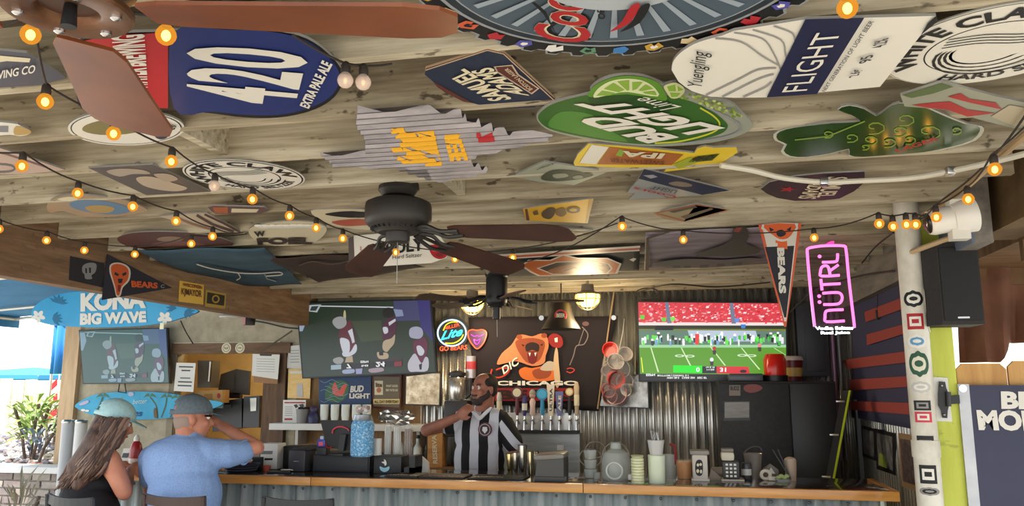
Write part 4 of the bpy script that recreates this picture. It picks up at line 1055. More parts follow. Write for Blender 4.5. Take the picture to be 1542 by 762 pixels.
wire('black cable draped from the brown beam to the corner television', [at_y(375, 482, 7.2), at_y(400, 486, 7.2), at_y(430, 493, 7.2), at_y(455, 495, 7.2)], .008)
wire('bent metal arm like cable from the wall to the clipboard', [at_y(395, 528, 7.15), at_y(415, 515, 7.15), at_y(440, 498, 7.15)], .008, (90, 80, 66))
wire('dark cable hanging behind the blue surfboard sign', [at_y(272, 483, 7.2), at_y(280, 500, 7.2), at_y(291, 518, 7.25)], .006)

# ------------------------------------------------------------------ left beam and hanging things
plx = XP(XBM + .004)
def on_beam(p, off=.0): return plx.at(p[0], p[1], off)
cc = crop(0, 370, 3.81)
def beam_sign(name, label, poly, m, cat='pennant', th=.004):
    pts = plx.pts(poly); c = sum(pts, Vector()) / len(pts)
    t = thing(name, label, cat, c)
    MB().prism(pts, -plx.n * th, m).build('felt' if cat == 'pennant' else 'board', t)
    return t
t = beam_sign('flag_patch', 'square black cloth flag with grey fist emblem on the brown beam', cc((405, 60), (600, 100), (592, 240), (398, 196)), mat((38, 36, 44), .85), 'flag')
art('print', t, plx, [(cc(*smooth([(475, 115), (510, 98), (552, 105), (548, 150), (525, 170), (528, 190), (490, 190), (485, 165), (472, 150)], 3)), tin((130, 134, 138))), (cc((488, 130), (498, 128), (500, 158), (490, 158)), T_BLACK), (cc((510, 126), (522, 126), (522, 156), (512, 157)), T_BLACK)])
plx = XP(XBM + .012)
t = beam_sign('team_pennant', 'navy triangular pennant with orange bear head and letters on the brown beam', cc((618, 48), (990, 242), (585, 312)), mat((40, 40, 52), .85))
BEARO = mat((206, 92, 44), .8)
art('print', t, plx, [(cc(*smooth([(632, 110), (670, 96), (720, 108), (748, 140), (742, 200), (705, 240), (692, 285), (668, 292), (655, 240), (640, 190), (628, 150)], 3)), mat((216, 204, 190), .8)), (cc(*smooth([(640, 116), (672, 104), (716, 116), (738, 144), (732, 196), (698, 235), (686, 280), (670, 280), (662, 236), (648, 190), (638, 150)], 3)), BEARO),
                      (cc((660, 150), (685, 165), (675, 175), (655, 165)), mat((40, 40, 52), .85)), (cc((700, 160), (725, 150), (725, 165), (705, 175)), mat((40, 40, 52), .85)), (cc((675, 190), (705, 190), (698, 215), (680, 215)), mat((40, 40, 52), .85)), (cc((676, 225), (694, 225), (690, 262), (676, 262)), mat((120, 40, 36), .8))])
text('lettering', t, plx, 'BEARS', *cc((755, 238), (905, 246), (752, 200)), BEARO, .05, p3=cc((905, 212))[0])
text('lettering', t, plx, 'C', *cc((922, 244), (944, 242), (922, 224)), T_GREY, .03)
plx = XP(XBM + .006)
t = beam_sign('license_plate', 'yellow license plate with dark letters screwed to the brown beam', cc((1032, 200), (1170, 225), (1166, 338), (1026, 320)), mat((222, 180, 66), .4), 'plate')
text('lettering', t, plx, 'KJMAYOR', *cc((1042, 290), (1158, 308), (1042, 242)), tin((80, 30, 30)), .02, p3=cc((1158, 258))[0])
text('lettering', t, plx, 'WISCONSIN', *cc((1050, 232), (1160, 250), (1050, 212)), tin((120, 50, 30)), .03, p3=cc((1160, 230))[0])
t = beam_sign('license_plate', 'black license plate with gold border and round gold emblem on the brown beam', cc((1182, 252), (1298, 275), (1292, 362), (1176, 348)), mat((170, 140, 50), .4), 'plate')
art('print', t, plx, [(cc((1190, 266), (1290, 286), (1285, 345), (1186, 330)), T_BLACK), (cc(*ell(1238, 306, 22, 24, 16)), tin((170, 140, 50))), (cc(*ell(1238, 306, 14, 15, 16)), T_BLACK)])

# surfboard sign hanging under the awning
def surf(label, Y, cx, cy, L, poly, m, th=.025):
    pl_ = YP(Y); pts = pl_.pts(poly)
    t_ = thing('surfboard_sign', label, 'sign', sum(pts, Vector()) / len(pts))
    MB().prism(pts, (0, th, 0), m, mat((60, 130, 170), .4)).build('board', t_)
    return t_, pl_
K_BLUE = grain((70, 168, 214), (58, 152, 200), 3, (1, 1, 1), .3, 0)
P = smooth(cc((180, 395), (200, 345), (270, 300), (370, 272), (500, 262), (640, 266), (800, 290), (950, 325), (1060, 350), (1138, 375), (1060, 408), (950, 440), (800, 460), (620, 468), (450, 466), (300, 455), (215, 432)), 3)
t, pl = surf('large bright blue surfboard sign with white lettering and flowers under the awning', 5.6, 0, 0, 0, P, K_BLUE)
text('lettering', t, pl, 'KONA', *cc((462, 380), (838, 358), (462, 272)), T_WHITE, .06, p3=cc((838, 256))[0])
text('lettering', t, pl, 'BIG WAVE', *cc((458, 456), (840, 440), (460, 388)), T_WHITE, .06, p3=cc((838, 374))[0])
its = []
for fx, fy, s_ in ((220, 405, 1), (945, 415, 1.05)):
    for k in range(5):
        a = R(72 * k + 18); its.append((cc(*ell(fx + 22 * s_ * math.cos(a), fy + 19 * s_ * math.sin(a), 19 * s_, 12 * s_, 12, a)), T_WHITE))
    its.append((cc(*ell(fx, fy, 7, 6, 10)), tin((170, 200, 210))))
for bx, by, a0, n in ((330, 330, -140, 6), (300, 420, -60, 5), (1060, 375, -30, 5), (1010, 360, 160, 3)):
    for k in range(n):
        a = R(a0 + 28 * k); L_ = 62
        ex, ey = bx + L_ * math.cos(a), by + L_ * .8 * math.sin(a)
        mx_, my_ = (bx + ex) / 2, (by + ey) / 2; nx, ny = -math.sin(a) * 9, math.cos(a) * 8
        its.append((cc((bx, by), (mx_ + nx, my_ + ny), (ex, ey), (mx_ - nx, my_ - ny)), tin((44, 112, 150))))
art('print', t, pl, its, split=True)
for x in (150, 245): MB().tube([at_y(x, 446, 5.6), Vector((at_y(x, 446, 5.6).x, 5.6, 2.541 + .2 / 3.24 * (at_y(x, 446, 5.6).x + 3.66)))], .003, BLACK, 5).build('hanging_wire', t)
# small price tag clip and plug at the board
tag(MB().bbox(at_y(244, 491, 5.58), (.035, .01, .05), tin((240, 236, 200)), .004).build('price_tag'), 'small pale tag clipped under the blue surfboard sign', 'tag')
pl = YP(7.22)
P = smooth(cc((430, 190)[::1], (470, 150)), 1) if False else None
cs = crop(100, 480, 4.76)
P = smooth(cs((60, 625), (110, 585), (200, 545), (320, 528), (480, 522), (640, 526), (800, 545), (930, 575), (1080, 590), (1120, 610), (1060, 640), (900, 685), (740, 710), (560, 722), (420, 720), (300, 712), (180, 690), (100, 655)), 3)
t, pl = surf('teal surfboard plaque with painted palm trees on the stucco wall', 7.22, 0, 0, 0, P, grain((62, 170, 206), (48, 150, 190), 5, (1, 1, 1), .5, 0))
its = []
for bx, by, tx, ty in ((655, 715, 600, 560), (680, 708, 720, 565), (745, 706, 800, 570), (200, 690, 260, 560)):
    its.append((stroke(smooth(cs((bx, by), ((bx + tx) / 2 + (10 if tx > bx else 18), (by + ty) / 2 - 10), (tx, ty)), 4, False), 2.0), tin((70, 92, 70))))
    for k in range(7):
        a = R(190 + 27 * k)
        its.append((cs((tx, ty - 4), (tx + 28 * math.cos(a) - 2, ty + 22 * math.sin(a) - 10), (tx + 52 * math.cos(a), ty + 26 * math.sin(a) + 12), (tx + 26 * math.cos(a), ty + 18 * math.sin(a))), tin((74, 112, 78))))
its += [(cs(*smooth([(625, 650), (640, 640), (652, 700), (640, 712), (628, 700)], 2)), tin((110, 84, 60))), (cs(*ell(120, 655, 16, 9, 12)), T_WHITE), (cs(*ell(148, 660, 16, 8, 12)), T_WHITE), (cs(*smooth([(90, 610), (150, 585), (160, 600), (110, 622)], 2)), tin((180, 170, 196))), (cs(*ell(462, 540, 22, 16, 14)), tin((170, 180, 206)))]
art('print', t, pl, its, split=True)
text('lettering', t, pl, 'better', *cs((475, 612), (580, 606), (475, 578)), tin((190, 214, 214)), .0, shear=.3)
text('lettering', t, pl, 'vibes', *cs((410, 700), (545, 700), (410, 652)), tin((30, 70, 130)), .02, shear=.3)
# ------------------------------------------------------------------ televisions
def tv(label, Y, quad, back=.05, name='television'):
    pl_ = YP(Y); q = pl_.pts(quad); c = sum(q, Vector()) / 4
    t_ = thing(name, label, 'television', c)
    cx = sum(p[0] for p in quad) / 4; cy = sum(p[1] for p in quad) / 4
    outer = [(cx + (x - cx) * 1.02, cy + (y - cy) * 1.035) for x, y in quad]
    MB().prism(pl_.pts(outer, -.002), (0, back, 0), mat((18, 18, 20), .4)).build('casing', t_)
    MB().b2((c.x - .12, Y + back, c.z - .1), (c.x + .12, YB - .032, c.z + .1), BLACK).build('wall_bracket', t_)
    def uvp(u, v, off=.0):
        return (q[0] * (1 - u) * (1 - v) + q[1] * u * (1 - v) + q[2] * u * v + q[3] * (1 - u) * v) + pl_.n * off
    return t_, uvp, pl_
def pic(name, t_, uvp, items, k=1.0, base=.001):
    mb = MB(); st_ = min(.0002, .012 / len(items))
    for i, (poly, m) in enumerate(items):
        mb.face([uvp(u, v, base + i * st_) for u, v in poly], m)
    o = mb.build(name, t_); SCR[t_.name] = o
    return o
SCR = {}
def tvtext(t_, uvp, txt, x0, y0, x1, y1, m, mapf, bold=.03):
    uv, fs = textmesh(txt, bold)
    vs = [uvp(*mapf(x0 + (x1 - x0) * u, y1 + (y0 - y1) * v), .022) for u, v in uv]
    return MB().add(vs, fs, m).build('screen_text', SCR[t_.name])
def mapA(x, y):
    v = (y - 75) / 588.0
    return (min(1, max(0, (x - 42 - 50 * v) / (1063 - 20 * v))), min(1, max(0, v)))
def gameA(t_, uvp, S, wash=0.0, tint=(90, 150, 170)):
    def E(c): return emit(tuple(a + (b - a) * wash for a, b in zip(c, tint)), S)
    M_ = lambda *a: [mapA(x, y) for x, y in a]
    sm = lambda *a: [mapA(x, y) for x, y in smooth(list(a), 3)]
    W, MR, GR, TN, DK = E((196, 198, 206)), E((92, 34, 46)), E((150, 150, 150)), E((176, 156, 128)), E((24, 22, 26))
    its = [([(0, 0), (1, 0), (1, 1), (0, 1)], E((36, 50, 38))),
           (M_((480, 230), (720, 230), (740, 390), (560, 400)), E((58, 68, 48))),
           (M_((820, 66), (1105, 62), (1110, 240), (840, 240)), E((62, 64, 104))), (M_((1010, 62), (1105, 62), (1122, 420), (1030, 300)), E((48, 44, 110))),
           (M_((110, 92), (820, 122), (820, 132), (110, 100)), W), (M_((42, 95), (105, 95), (130, 190), (85, 300), (52, 300)), E((150, 160, 180))),
           (M_((125, 140), (150, 90), (240, 88), (205, 152)), E((170, 175, 180))), (M_((145, 136), (160, 102), (218, 100), (195, 138)), E((50, 62, 56))),
           (M_((820, 140), (890, 150), (900, 200), (840, 205)), E((130, 140, 170))), (sm((420, 200), (425, 145), (438, 150), (440, 210)), E((180, 170, 130))),
           # first player
           (sm((385, 310), (440, 250), (470, 220), (490, 270), (512, 360), (515, 430), (480, 480), (420, 480), (390, 420)), MR),
           (sm((330, 235), (345, 205), (390, 190), (435, 205), (445, 250), (420, 280), (380, 290), (350, 270)), GR),
           (M_((455, 310), (490, 290), (510, 400), (490, 410), (480, 370)), W), (sm((390, 370), (440, 370), (468, 400), (465, 480), (430, 500), (410, 470)), W),
           (sm((410, 480), (470, 480), (510, 420), (526, 430), (520, 480), (470, 512), (420, 512)), W), (sm((335, 530), (390, 515), (420, 540), (390, 575), (345, 560)), GR), (M_((440, 520), (490, 510), (495, 560), (430, 560)), TN),
           # second player
           (sm((745, 250), (790, 215), (835, 212), (842, 290), (825, 360), (790, 380), (735, 390), (730, 310)), E((74, 26, 52))), (sm((735, 165), (750, 135), (790, 128), (820, 150), (818, 200), (780, 212), (745, 205)), DK),
           (sm((735, 290), (770, 290), (775, 330), (745, 340)), W), (M_((780, 250), (835, 220), (838, 240), (785, 278)), W), (sm((740, 400), (800, 380), (830, 350), (822, 420), (790, 460), (760, 490), (730, 460)), TN), (sm((685, 490), (720, 490), (770, 500), (770, 540), (700, 540)), TN), (M_((700, 490), (735, 480), (735, 515), (705, 515)), DK),
           # third player
           (sm((970, 420), (1010, 400), (1060, 380), (1082, 440), (1070, 520), (1030, 590), (985, 540)), E((96, 30, 62))), (sm((940, 330), (955, 300), (1000, 290), (1040, 310), (1048, 360), (1020, 390), (970, 385), (945, 370)), E((160, 160, 180))),
           (sm((995, 455), (1025, 448), (1055, 490), (1040, 525), (1010, 520)), W), (sm((925, 590), (950, 540), (985, 510), (1030, 590), (1060, 540), (1085, 560), (1075, 650), (990, 655), (935, 650)), E((186, 182, 190))), (M_((1010, 600), (1035, 590), (1030, 640), (1015, 640)), DK),
           (M_((318, 572), (880, 565), (880, 608), (318, 612)), E((22, 24, 28))), (M_((318, 578), (400, 575), (400, 612), (318, 614)), E((150, 170, 180))), (M_((820, 570), (878, 568), (878, 604), (820, 606)), E((130, 30, 44))), (M_((680, 552), (880, 548), (880, 564), (680, 566)), E((60, 30, 40))), (sm((415, 620), (500, 615), (500, 645), (420, 648)), E((150, 160, 190))), (M_((515, 615), (570, 612), (565, 655), (520, 655)), E((150, 150, 190))), (sm((620, 620), (720, 612), (735, 640), (640, 650)), E((160, 140, 150)))]
    pic('screen', t_, uvp, its)
    for s_, a, b, c, d in (('7', 448, 608, 488, 572), ('24', 680, 606, 752, 566), ('ESPN', 560, 570, 622, 552), ('9:43', 565, 600, 620, 584)):
        tvtext(t_, uvp, s_, a, b, c, d, E((235, 235, 235)), mapA, .04)
t, uvp, _ = tv('wall television showing three maroon football players beside the neon beer sign', 7.12, [(448, 457), (647, 452), (656, 560), (457, 568)])
gameA(t, uvp, .75)
t, uvp, _ = tv('small wall television with hazy football picture above the teal surfboard plaque', 7.16, [(120, 498), (250, 495), (254, 576), (126, 577)], .04)
gameA(t, uvp, .8, .45, (96, 150, 160))
MB().tube([at_y(180, 578, 7.15), at_y(178, 590, 7.15), at_y(190, 592, 7.15), at_y(188, 578, 7.15)], .006, BLACK, 6).build('hanging_cable', t)
# stadium picture
def mapB(x, y):
    v = (y - 77) / 596.0
    return (min(1, max(0, (x - 50 - 20 * v) / (1135 - 15 * v))), min(1, max(0, v)))
t, uvp, _ = tv('wall television showing a stadium crowd and green football field', 7.12, [(961, 455), (1183, 457), (1184, 573), (964, 573)])
S = 1.0
E = lambda c: emit(c, S)
M_ = lambda *a: [mapB(x, y) for x, y in a]
its = [([(0, 0), (1, 0), (1, .27), (0, .27)], E((206, 60, 70))), ([(0, .26), (1, .25), (1, .30), (0, .30)], E((226, 214, 210))), ([(0, .30), (1, .29), (1, .36), (0, .36)], E((40, 44, 30))), ([(0, .345), (1, .335), (1, .36), (0, .365)], E((110, 120, 40))), ([(0, .36), (1, .36), (1, .56), (0, .56)], E((92, 120, 104))), ([(0, .55), (1, .54), (1, .59), (0, .59)], E((150, 200, 150))), ([(0, .585), (1, .575), (1, 1), (0, 1)], E((86, 146, 34))), ([(0, .915), (1, .925), (1, 1), (0, 1)], E((12, 14, 16)))]
rn = random.Random(11)
pal = [(230, 70, 80), (250, 130, 140), (190, 30, 44), (240, 220, 220), (250, 90, 90), (215, 44, 60), (255, 170, 170)]
for i in range(430):
    u, v = rn.random(), rn.random() * .25; w, h = .006 + rn.random() * .014, .008 + rn.random() * .016
    its.append(([(u, v), (min(1, u + w), v), (min(1, u + w * .8), v + h), (max(0, u - w * .3), v + h)], E(pal[i % 7])))
for u in (.20, .64): its.append(([(u - .012, 0), (u + .012, 0), (u + .03, .27), (u, .27)], E((110, 116, 140))))
for c, u, v in (((90, 200, 60), .01, .17), ((90, 200, 60), .16, .2), ((110, 220, 70), .22, .19), ((90, 140, 210), .66, .2), ((60, 120, 200), .70, .28)): its.append(([(u, v), (u + .035, v), (u + .03, v + .05), (u + .005, v + .05)], E(c)))
its.append(([(.12, .3), (.24, .3), (.24, .36), (.11, .36)], E((20, 20, 24))))
its.append(([(.34, .36), (.80, .36), (.82, .5), (.36, .5)], E((176, 190, 206))))
pal2 = [(240, 240, 240), (60, 180, 60), (40, 60, 50), (100, 210, 90), (220, 220, 225), (30, 40, 40), (120, 160, 200), (90, 220, 60)]
for i in range(110):
    u = rn.random() * .97; v = .40 + rn.random() * .10; w = .012 + rn.random() * .012
    its.append(([(u, v), (u + w, v), (u + w * .9, v + .06), (u + w * .1, v + .06)], E(pal2[i % 8])))
    if i % 2 == 0: its.append(([(u + .002, v - .025), (u + w - .002, v - .025), (u + w - .002, v), (u + .002, v)], E((236, 236, 236))))
its.append((M_((500, 320), (530, 318), (528, 400), (500, 400)), E((220, 60, 60))))
for a, b in (((150, 425), (208, 610)), ((388, 425), (458, 560)), ((610, 412), (725, 560)), ((850, 425), (985, 590)), ((1095, 425), (1185, 480))):
    its.append((M_(a, (a[0] + 9, a[1]), (b[0] + 12, b[1]), b), E((200, 224, 170))))
its.append((M_((75, 500), (82, 500), (97, 612), (88, 612)), E((230, 230, 60))))
for cx_, cy_ in ((380, 487), (460, 489), (860, 482), (930, 484)): its.append(([mapB(x, y) for x, y in ell(cx_, cy_, 38, 10, 12)], E((206, 226, 190)))); its.append(([mapB(x, y) for x, y in ell(cx_, cy_, 22, 5, 10)], E((86, 146, 34))))
for x, y, c in ((648, 430, (170, 60, 50)), (628, 515, (220, 225, 230)), (990, 405, (220, 130, 130))):
    its.append(([mapB(a, b) for a, b in ell(x, y, 15, 16, 10)], E(c))); its.append((M_((x - 14, y + 14), (x + 14, y + 14), (x + 12, y + 46), (x - 10, y + 46)), E((60, 50, 50))))
its.append((M_((330, 558), (555, 562), (555, 618), (330, 612)), E((30, 220, 40)))); its.append((M_((555, 566), (665, 566), (665, 618), (555, 618)), E((24, 30, 36)))); its.append((M_((665, 566), (905, 568), (918, 622), (665, 620)), E((206, 40, 50))))
its.append(([mapB(a, b) for a, b in ell(868, 603, 26, 12, 12)], E((30, 30, 34))))
pic('screen', t, uvp, its, base=.0005)
for s_, a, b, c, d in (('0', 508, 608, 536, 574), ('31', 690, 608, 738, 576), ('ESPN', 118, 640, 188, 622), ('BOTTOM | DANNY 2-1', 208, 642, 450, 626), ('WIN 38-3   CARR 204   REC 87', 280, 660, 590, 645), ('1st & 10', 585, 580, 650, 568), ('11:26', 590, 598, 648, 586)):
    tvtext(t, uvp, s_, a, b, c, d, E((240, 240, 240)), mapB, .03)

# ------------------------------------------------------------------ neon signs
NPINK = emit((255, 120, 190), 1.6); NPINK2 = emit((255, 70, 170), 1.3); NWHITE = emit((245, 250, 255), 3.0)
def neon(name, parent, pl_, pts, m, r=.006, closed=False, off=.012, k=3):
    q = smooth(pts, k, closed)
    return MB().tube([pl_.at(x, y, off) for x, y in q], r, m, 6, closed=closed).build(name, parent)
pl = YP(5.0)
t = thing('neon_sign', 'tall pink neon can sign with glowing letters and white footer', 'neon sign', at_y(1250, 500, 5.0))
cn = crop(1160, 300, 3.5)
c6 = crop(1142, 370, 3.81)
c7 = crop(1180, 320, 3.174)
MB().prism(pl.pts(c7((112, 165), (300, 150), (345, 545), (145, 555))), (0, .006, 0), glass((60, 40, 50), .35, .1)).build('backing_panel', t)
neon('tube_border', t, pl, c7((128, 168), (180, 160), (240, 158), (285, 160), (298, 175), (310, 300), (325, 430), (338, 540), (335, 545)), NPINK, .0085, k=3)
neon('tube_border', t, pl, c7((148, 545), (135, 430), (122, 300), (113, 190), (116, 174), (128, 168)), NPINK, .0085, k=3)
MB().prism(pl.pts(smooth(c7((200, 160), (205, 148), (225, 138), (242, 138), (238, 152), (225, 162)), 3), .012), (0, .008, 0), emit((255, 70, 170), 1.2)).build('tab_glow', t)
for nm, pts in (('n', ((292, 518), (205, 522), (198, 500), (200, 478), (215, 468), (286, 464))), ('u', ((190, 440), (255, 438), (275, 425), (280, 405), (272, 388), (250, 382), (186, 386))), ('t', ((184, 372), (178, 318))), ('t2', ((180, 345), (272, 340))), ('r', ((268, 300), (182, 304), (176, 285), (182, 262), (200, 254), (214, 262), (220, 285), (222, 302))), ('r2', ((220, 280), (262, 250))), ('l', ((184, 238), (240, 236), (256, 228), (258, 196)))):
    neon('tube_letter', t, pl, c7(*pts), NPINK, .0085, k=3)
mb = MB()
for x, y in ((172, 428), (170, 400), (172, 210)): MB().ball(pl.at(*c7((x, y))[0], .012), .011, NPINK, 10, 7).build('tube_dot', t)
text('footer_lettering', t, pl, 'Vodka Seltzer', *c7((152, 562), (340, 560), (150, 545)), NWHITE, .05, off=.012)
text('footer_lettering', t, pl, 'Real Juice', *c7((178, 586), (318, 584), (177, 568)), NWHITE, .05, off=.012)
for x in (1232, 1268): MB().tube([at_y(x, 370, 5.0), Vector((at_y(x, 370, 5.0).x, 5.115, 2.452))], .002, BLACK, 5).build('hanging_wire', t)
# round beer neon with bear head
pl = YP(7.18)
cl = crop(640, 420, 3.465)
t = thing('neon_sign', 'round multicolour neon beer sign with orange letters underneath', 'neon sign', pl.at(681, 530))
MB().cyl(pl.at(681, 502, .0), pl.at(681, 502, .0) + Vector((0, .02, 0)), .16, BLACK, n=28).build('backing', t)
E2 = lambda c, s=1.4: emit(c, s)
neon('tube_ring', t, pl, cl(*ell(140, 282, 74, 68, 20, -.1)), E2((190, 235, 255), 2.0), .007, True)
neon('tube_arc', t, pl, cl((95, 270), (110, 240), (140, 225), (170, 225)), E2((250, 220, 40)), .006)
neon('tube_arc', t, pl, cl((105, 335), (150, 335), (185, 315), (200, 290)), E2((250, 220, 40)), .006)
text('tube_lettering', t, pl, 'Lite', *cl((80, 322), (195, 295), (88, 275)), E2((60, 220, 240), 1.8), .03, off=.014, shear=.3, p3=cl((200, 248))[0])
text('tube_lettering', t, pl, 'MILLER', *cl((98, 268), (182, 246), (100, 250)), E2((250, 90, 40)), .03, off=.014, p3=cl((180, 228))[0])
text('tube_lettering', t, pl, 'GO BEARS', *cl((76, 378), (220, 368), (76, 352)), E2((255, 90, 40), 1.8), .02, off=.014, p3=cl((220, 344))[0])
for x in (95, 190): MB().b2(pl.at(*cl((x, 372))[0]) + Vector((-.01, .0, -.01)), pl.at(*cl((x, 350))[0]) + Vector((.01, .03, .01)), BLACK).build('bracket', t)
t = thing('neon_sign', 'small pink and orange neon bear head beside the round neon sign', 'neon sign', pl.at(717, 524))
hd = [(225, 275), (245, 265), (270, 268), (300, 265), (320, 278), (318, 305), (305, 335), (285, 358), (270, 364), (255, 352), (235, 325), (226, 300)]
MB().prism(pl.pts(smooth(cl(*hd), 3), .004), (0, .02, 0), mat((70, 20, 60), .4)).build('backing', t)
neon('tube_outline', t, pl, cl(*hd), E2((255, 100, 50), 1.8), .006, True)
neon('tube_face', t, pl, cl((240, 290), (258, 300), (270, 296), (285, 300), (305, 290)), E2((230, 80, 220)), .005)
neon('tube_face', t, pl, cl((255, 315), (270, 322), (287, 315), (280, 335), (270, 342), (260, 334)), E2((230, 80, 220)), .005, True)

# ------------------------------------------------------------------ vertical pennant
pl = YP(4.283)
t = thing('team_pennant', 'long vertical pennant with orange border and white letters hung from a rafter', 'pennant', pl.at(1180, 490))
c4 = crop(1130, 230, 4.48)
pts = pl.pts([(1142, 338), (1207, 336), (1184, 492), (1181, 492)])
MB().prism(pts, (0, .004, 0), mat((196, 88, 56), .8)).build('felt', t)
NAVYF = mat((34, 34, 42), .8); WF = mat((200, 196, 186), .8)
art('print', t, pl, [([(1147, 338), (1202, 336), (1184, 484), (1181, 484)], WF), ([(1152, 372), (1196, 370), (1184, 478), (1181, 478)], NAVYF), ([(1166, 338), (1186, 338), (1184, 366), (1168, 366)], BEARO), ([(1171, 362), (1185, 362), (1186, 375), (1171, 375)], BEARO),
                     (smooth([(1148, 338), (1152, 350), (1162, 358), (1172, 363), (1184, 363), (1196, 352), (1200, 336)], 2), WF), (smooth([(1151, 338), (1156, 348), (1164, 354), (1174, 360), (1186, 359), (1194, 350), (1197, 337)], 2), BEARO), ([(1158, 342), (1166, 346), (1160, 349)], NAVYF), ([(1184, 346), (1192, 341), (1190, 348)], NAVYF), (smooth([(1170, 348), (1178, 346), (1184, 352), (1176, 357), (1170, 354)], 2), NAVYF)])
text('lettering', t, pl, 'BEARS', (1170, 373), (1173, 442), (1181, 373), WF, .06, p3=(1184, 442))
# ------------------------------------------------------------------ striped flag on the right wall
plw = XP(XR - .035)
cs = crop(1160, 400, 3.81)
t = flag('wall_flag', 'faded navy and orange striped flag pinned along the right wall', plw, [(1283, 428), (1372, 393), (1384, 648), (1283, 628)], mat((60, 58, 84), .85), .006)
plw2 = XP(XR - .05)
for i, (ya, yb, za, zb) in enumerate(((547, 448, 0, 0),)): pass
ST = mat((158, 66, 56), .85)
st = [((1302, 434), (1366, 410), (1366, 422), (1304, 451)), ((1302, 470), (1367, 445), (1369, 462), (1304, 485)), ((1305, 504), (1369, 486), (1370, 500), (1306, 520)), ((1271, 542), (1372, 528), (1372, 545), (1276, 556)), ((1279, 572), (1374, 566), (1376, 582), (1280, 588)), ((1281, 604), (1376, 607), (1378, 625), (1281, 617))]
for q in st: MB().face(plw2.pts(q), ST).build('stripe', t).modifiers.new('thickness', 'SOLIDIFY').thickness = .002
plw3 = XP(XR - .053)
stf = MB()
MB().tube([plw3.at(1322, 430), plw3.at(1321, 465)], .003, BLACK, 5).build('hanging_cord', t)
MB().bbox(plw3.at(1321, 474), (.02, .03, .07), BLACK, .005).build('cord_weight', t)

# ------------------------------------------------------------------ framed pictures, right wall
def frame_x(label, quad, fm, im, its=()):
    pl_ = XP(XR - .03); q = pl_.pts(quad)
    t_ = thing('picture_frame', label, 'picture', sum(q, Vector()) / 4)
    MB().prism(q, (.02, 0, 0), fm).build('frame', t_)
    MB().face(pl_.pts(rim(quad, .8), .002), im).build('photograph', t_)
    if its: art('print', t_, pl_, its, base=3)
PH = grain((150, 148, 144), (50, 50, 50), 14, (1, 1, 1), .3, 0)
frame_x('narrow black framed photograph on the right corrugated wall', [(1297, 640), (1317, 646), (1318, 694), (1299, 687)], BLACK, PH)
frame_x('larger black framed photograph with pale green corner on the right corrugated wall', [(1317, 645), (1346, 652), (1348, 716), (1320, 706)], BLACK, PH, [([(1324, 682), (1333, 686), (1336, 706), (1324, 700)], tin((150, 170, 70)))])
frame_x('tall dark collage poster with tan edge beside the drain pipe', [(1352, 652), (1377, 656), (1381, 740), (1358, 732)], mat((150, 120, 84), .6), grain((120, 100, 96), (40, 34, 36), 22, (1, 1, 1), .4, 0))
# ------------------------------------------------------------------ back wall dressing
def depth(p): return (Vector(p) - EYE).dot(_fw)
def mpp(p): return depth(p) / F_PX
def poster(name, label, Y, quad, m, items=(), th=.004, cat='poster', frame=None, fw=.88, texts=()):
    pl_ = YP(Y); q = pl_.pts(quad)
    t_ = thing(name, label, cat, sum(q, Vector()) / len(q))
    if frame:
        MB().prism(q, (0, th + .012, 0), frame).build('frame', t_)
        MB().face(pl_.pts(rim(quad, fw), .001), m).build('sheet', t_)
    else:
        MB().prism(q, (0, th, 0), m).build('sheet', t_)
    if items: art('print', t_, pl_, items, base=3)
    for tx in texts: text('lettering', t_, pl_, *tx, off=.008)
    return t_, pl_
PAPER = mat((226, 224, 216), .8)
cp = crop(260, 480, 3.173)
poster('clipboard', 'clipboard with white list hanging on the serving window jamb', 7.19, cp((382, 165), (512, 168), (500, 312), (388, 305)), mat((150, 108, 66), .6), [(cp((382, 168), (512, 172), (502, 290), (378, 272)), PAPER)] + [(cp((400, 190 + 12 * k), (488, 193 + 12 * k), (488, 195 + 12 * k), (400, 192 + 12 * k)), tin((150, 150, 150))) for k in range(6)] + [(cp((415, 168), (475, 170), (472, 178), (418, 177)), BLACK)], cat='clipboard')
poster('notice', 'white notice with two grey text blocks taped beside the serving window', 7.2, cp((18, 210), (110, 212), (98, 350), (5, 345)), PAPER, [(cp((30, 226), (98, 228), (98, 234), (30, 232)), DKGREY), (cp((42, 244), (84, 245), (84, 251), (42, 250)), DKGREY), (cp((36, 280), (84, 281), (84, 287), (36, 286)), tin((110, 110, 110))), (cp((26, 298), (92, 300), (92, 306), (26, 304)), DKGREY), (cp((24, 316), (90, 318), (90, 324), (24, 322)), DKGREY)], cat='notice')
poster('notice', 'crumpled white sheet pinned near the corner television', 7.26, cp((556, 130), (608, 126), (615, 240), (542, 236)), PAPER, [(cp((562, 150 + 14 * k), (604, 149 + 14 * k), (604, 153 + 14 * k), (562, 154 + 14 * k)), tin((170, 170, 166))) for k in range(5)], cat='notice')
poster('poster', 'yellow and white drink poster below the crumpled sheet', 7.25, cp((553, 240), (625, 236), (660, 270), (655, 382), (548, 378)), grain((236, 208, 150), (240, 190, 96), 12, (1, 1, 4), .6, 0), [(cp((595, 310), (620, 310), (622, 374), (592, 374)), tin((196, 190, 186))), (cp((560, 250), (650, 248), (650, 262), (560, 262)), PAPER)])
poster('notice', 'white notice with red rules standing on the white shelf', 7.14, cp((528, 388), (636, 388), (634, 530), (524, 528)), PAPER, [(cp((534, 398), (632, 398), (632, 404), (534, 404)), T_RED), (cp((534, 476), (572, 476), (572, 484), (534, 484)), T_RED), (cp((578, 412), (592, 408), (600, 420), (588, 428)), BLACK), (cp((604, 410), (624, 406), (628, 420), (612, 426)), BLACK)] + [(cp((536, 420 + 10 * k), (572, 420 + 10 * k), (572, 423 + 10 * k), (536, 423 + 10 * k)), tin((160, 160, 160))) for k in range(5)], cat='notice')
c5 = crop(400, 550, 4.483)
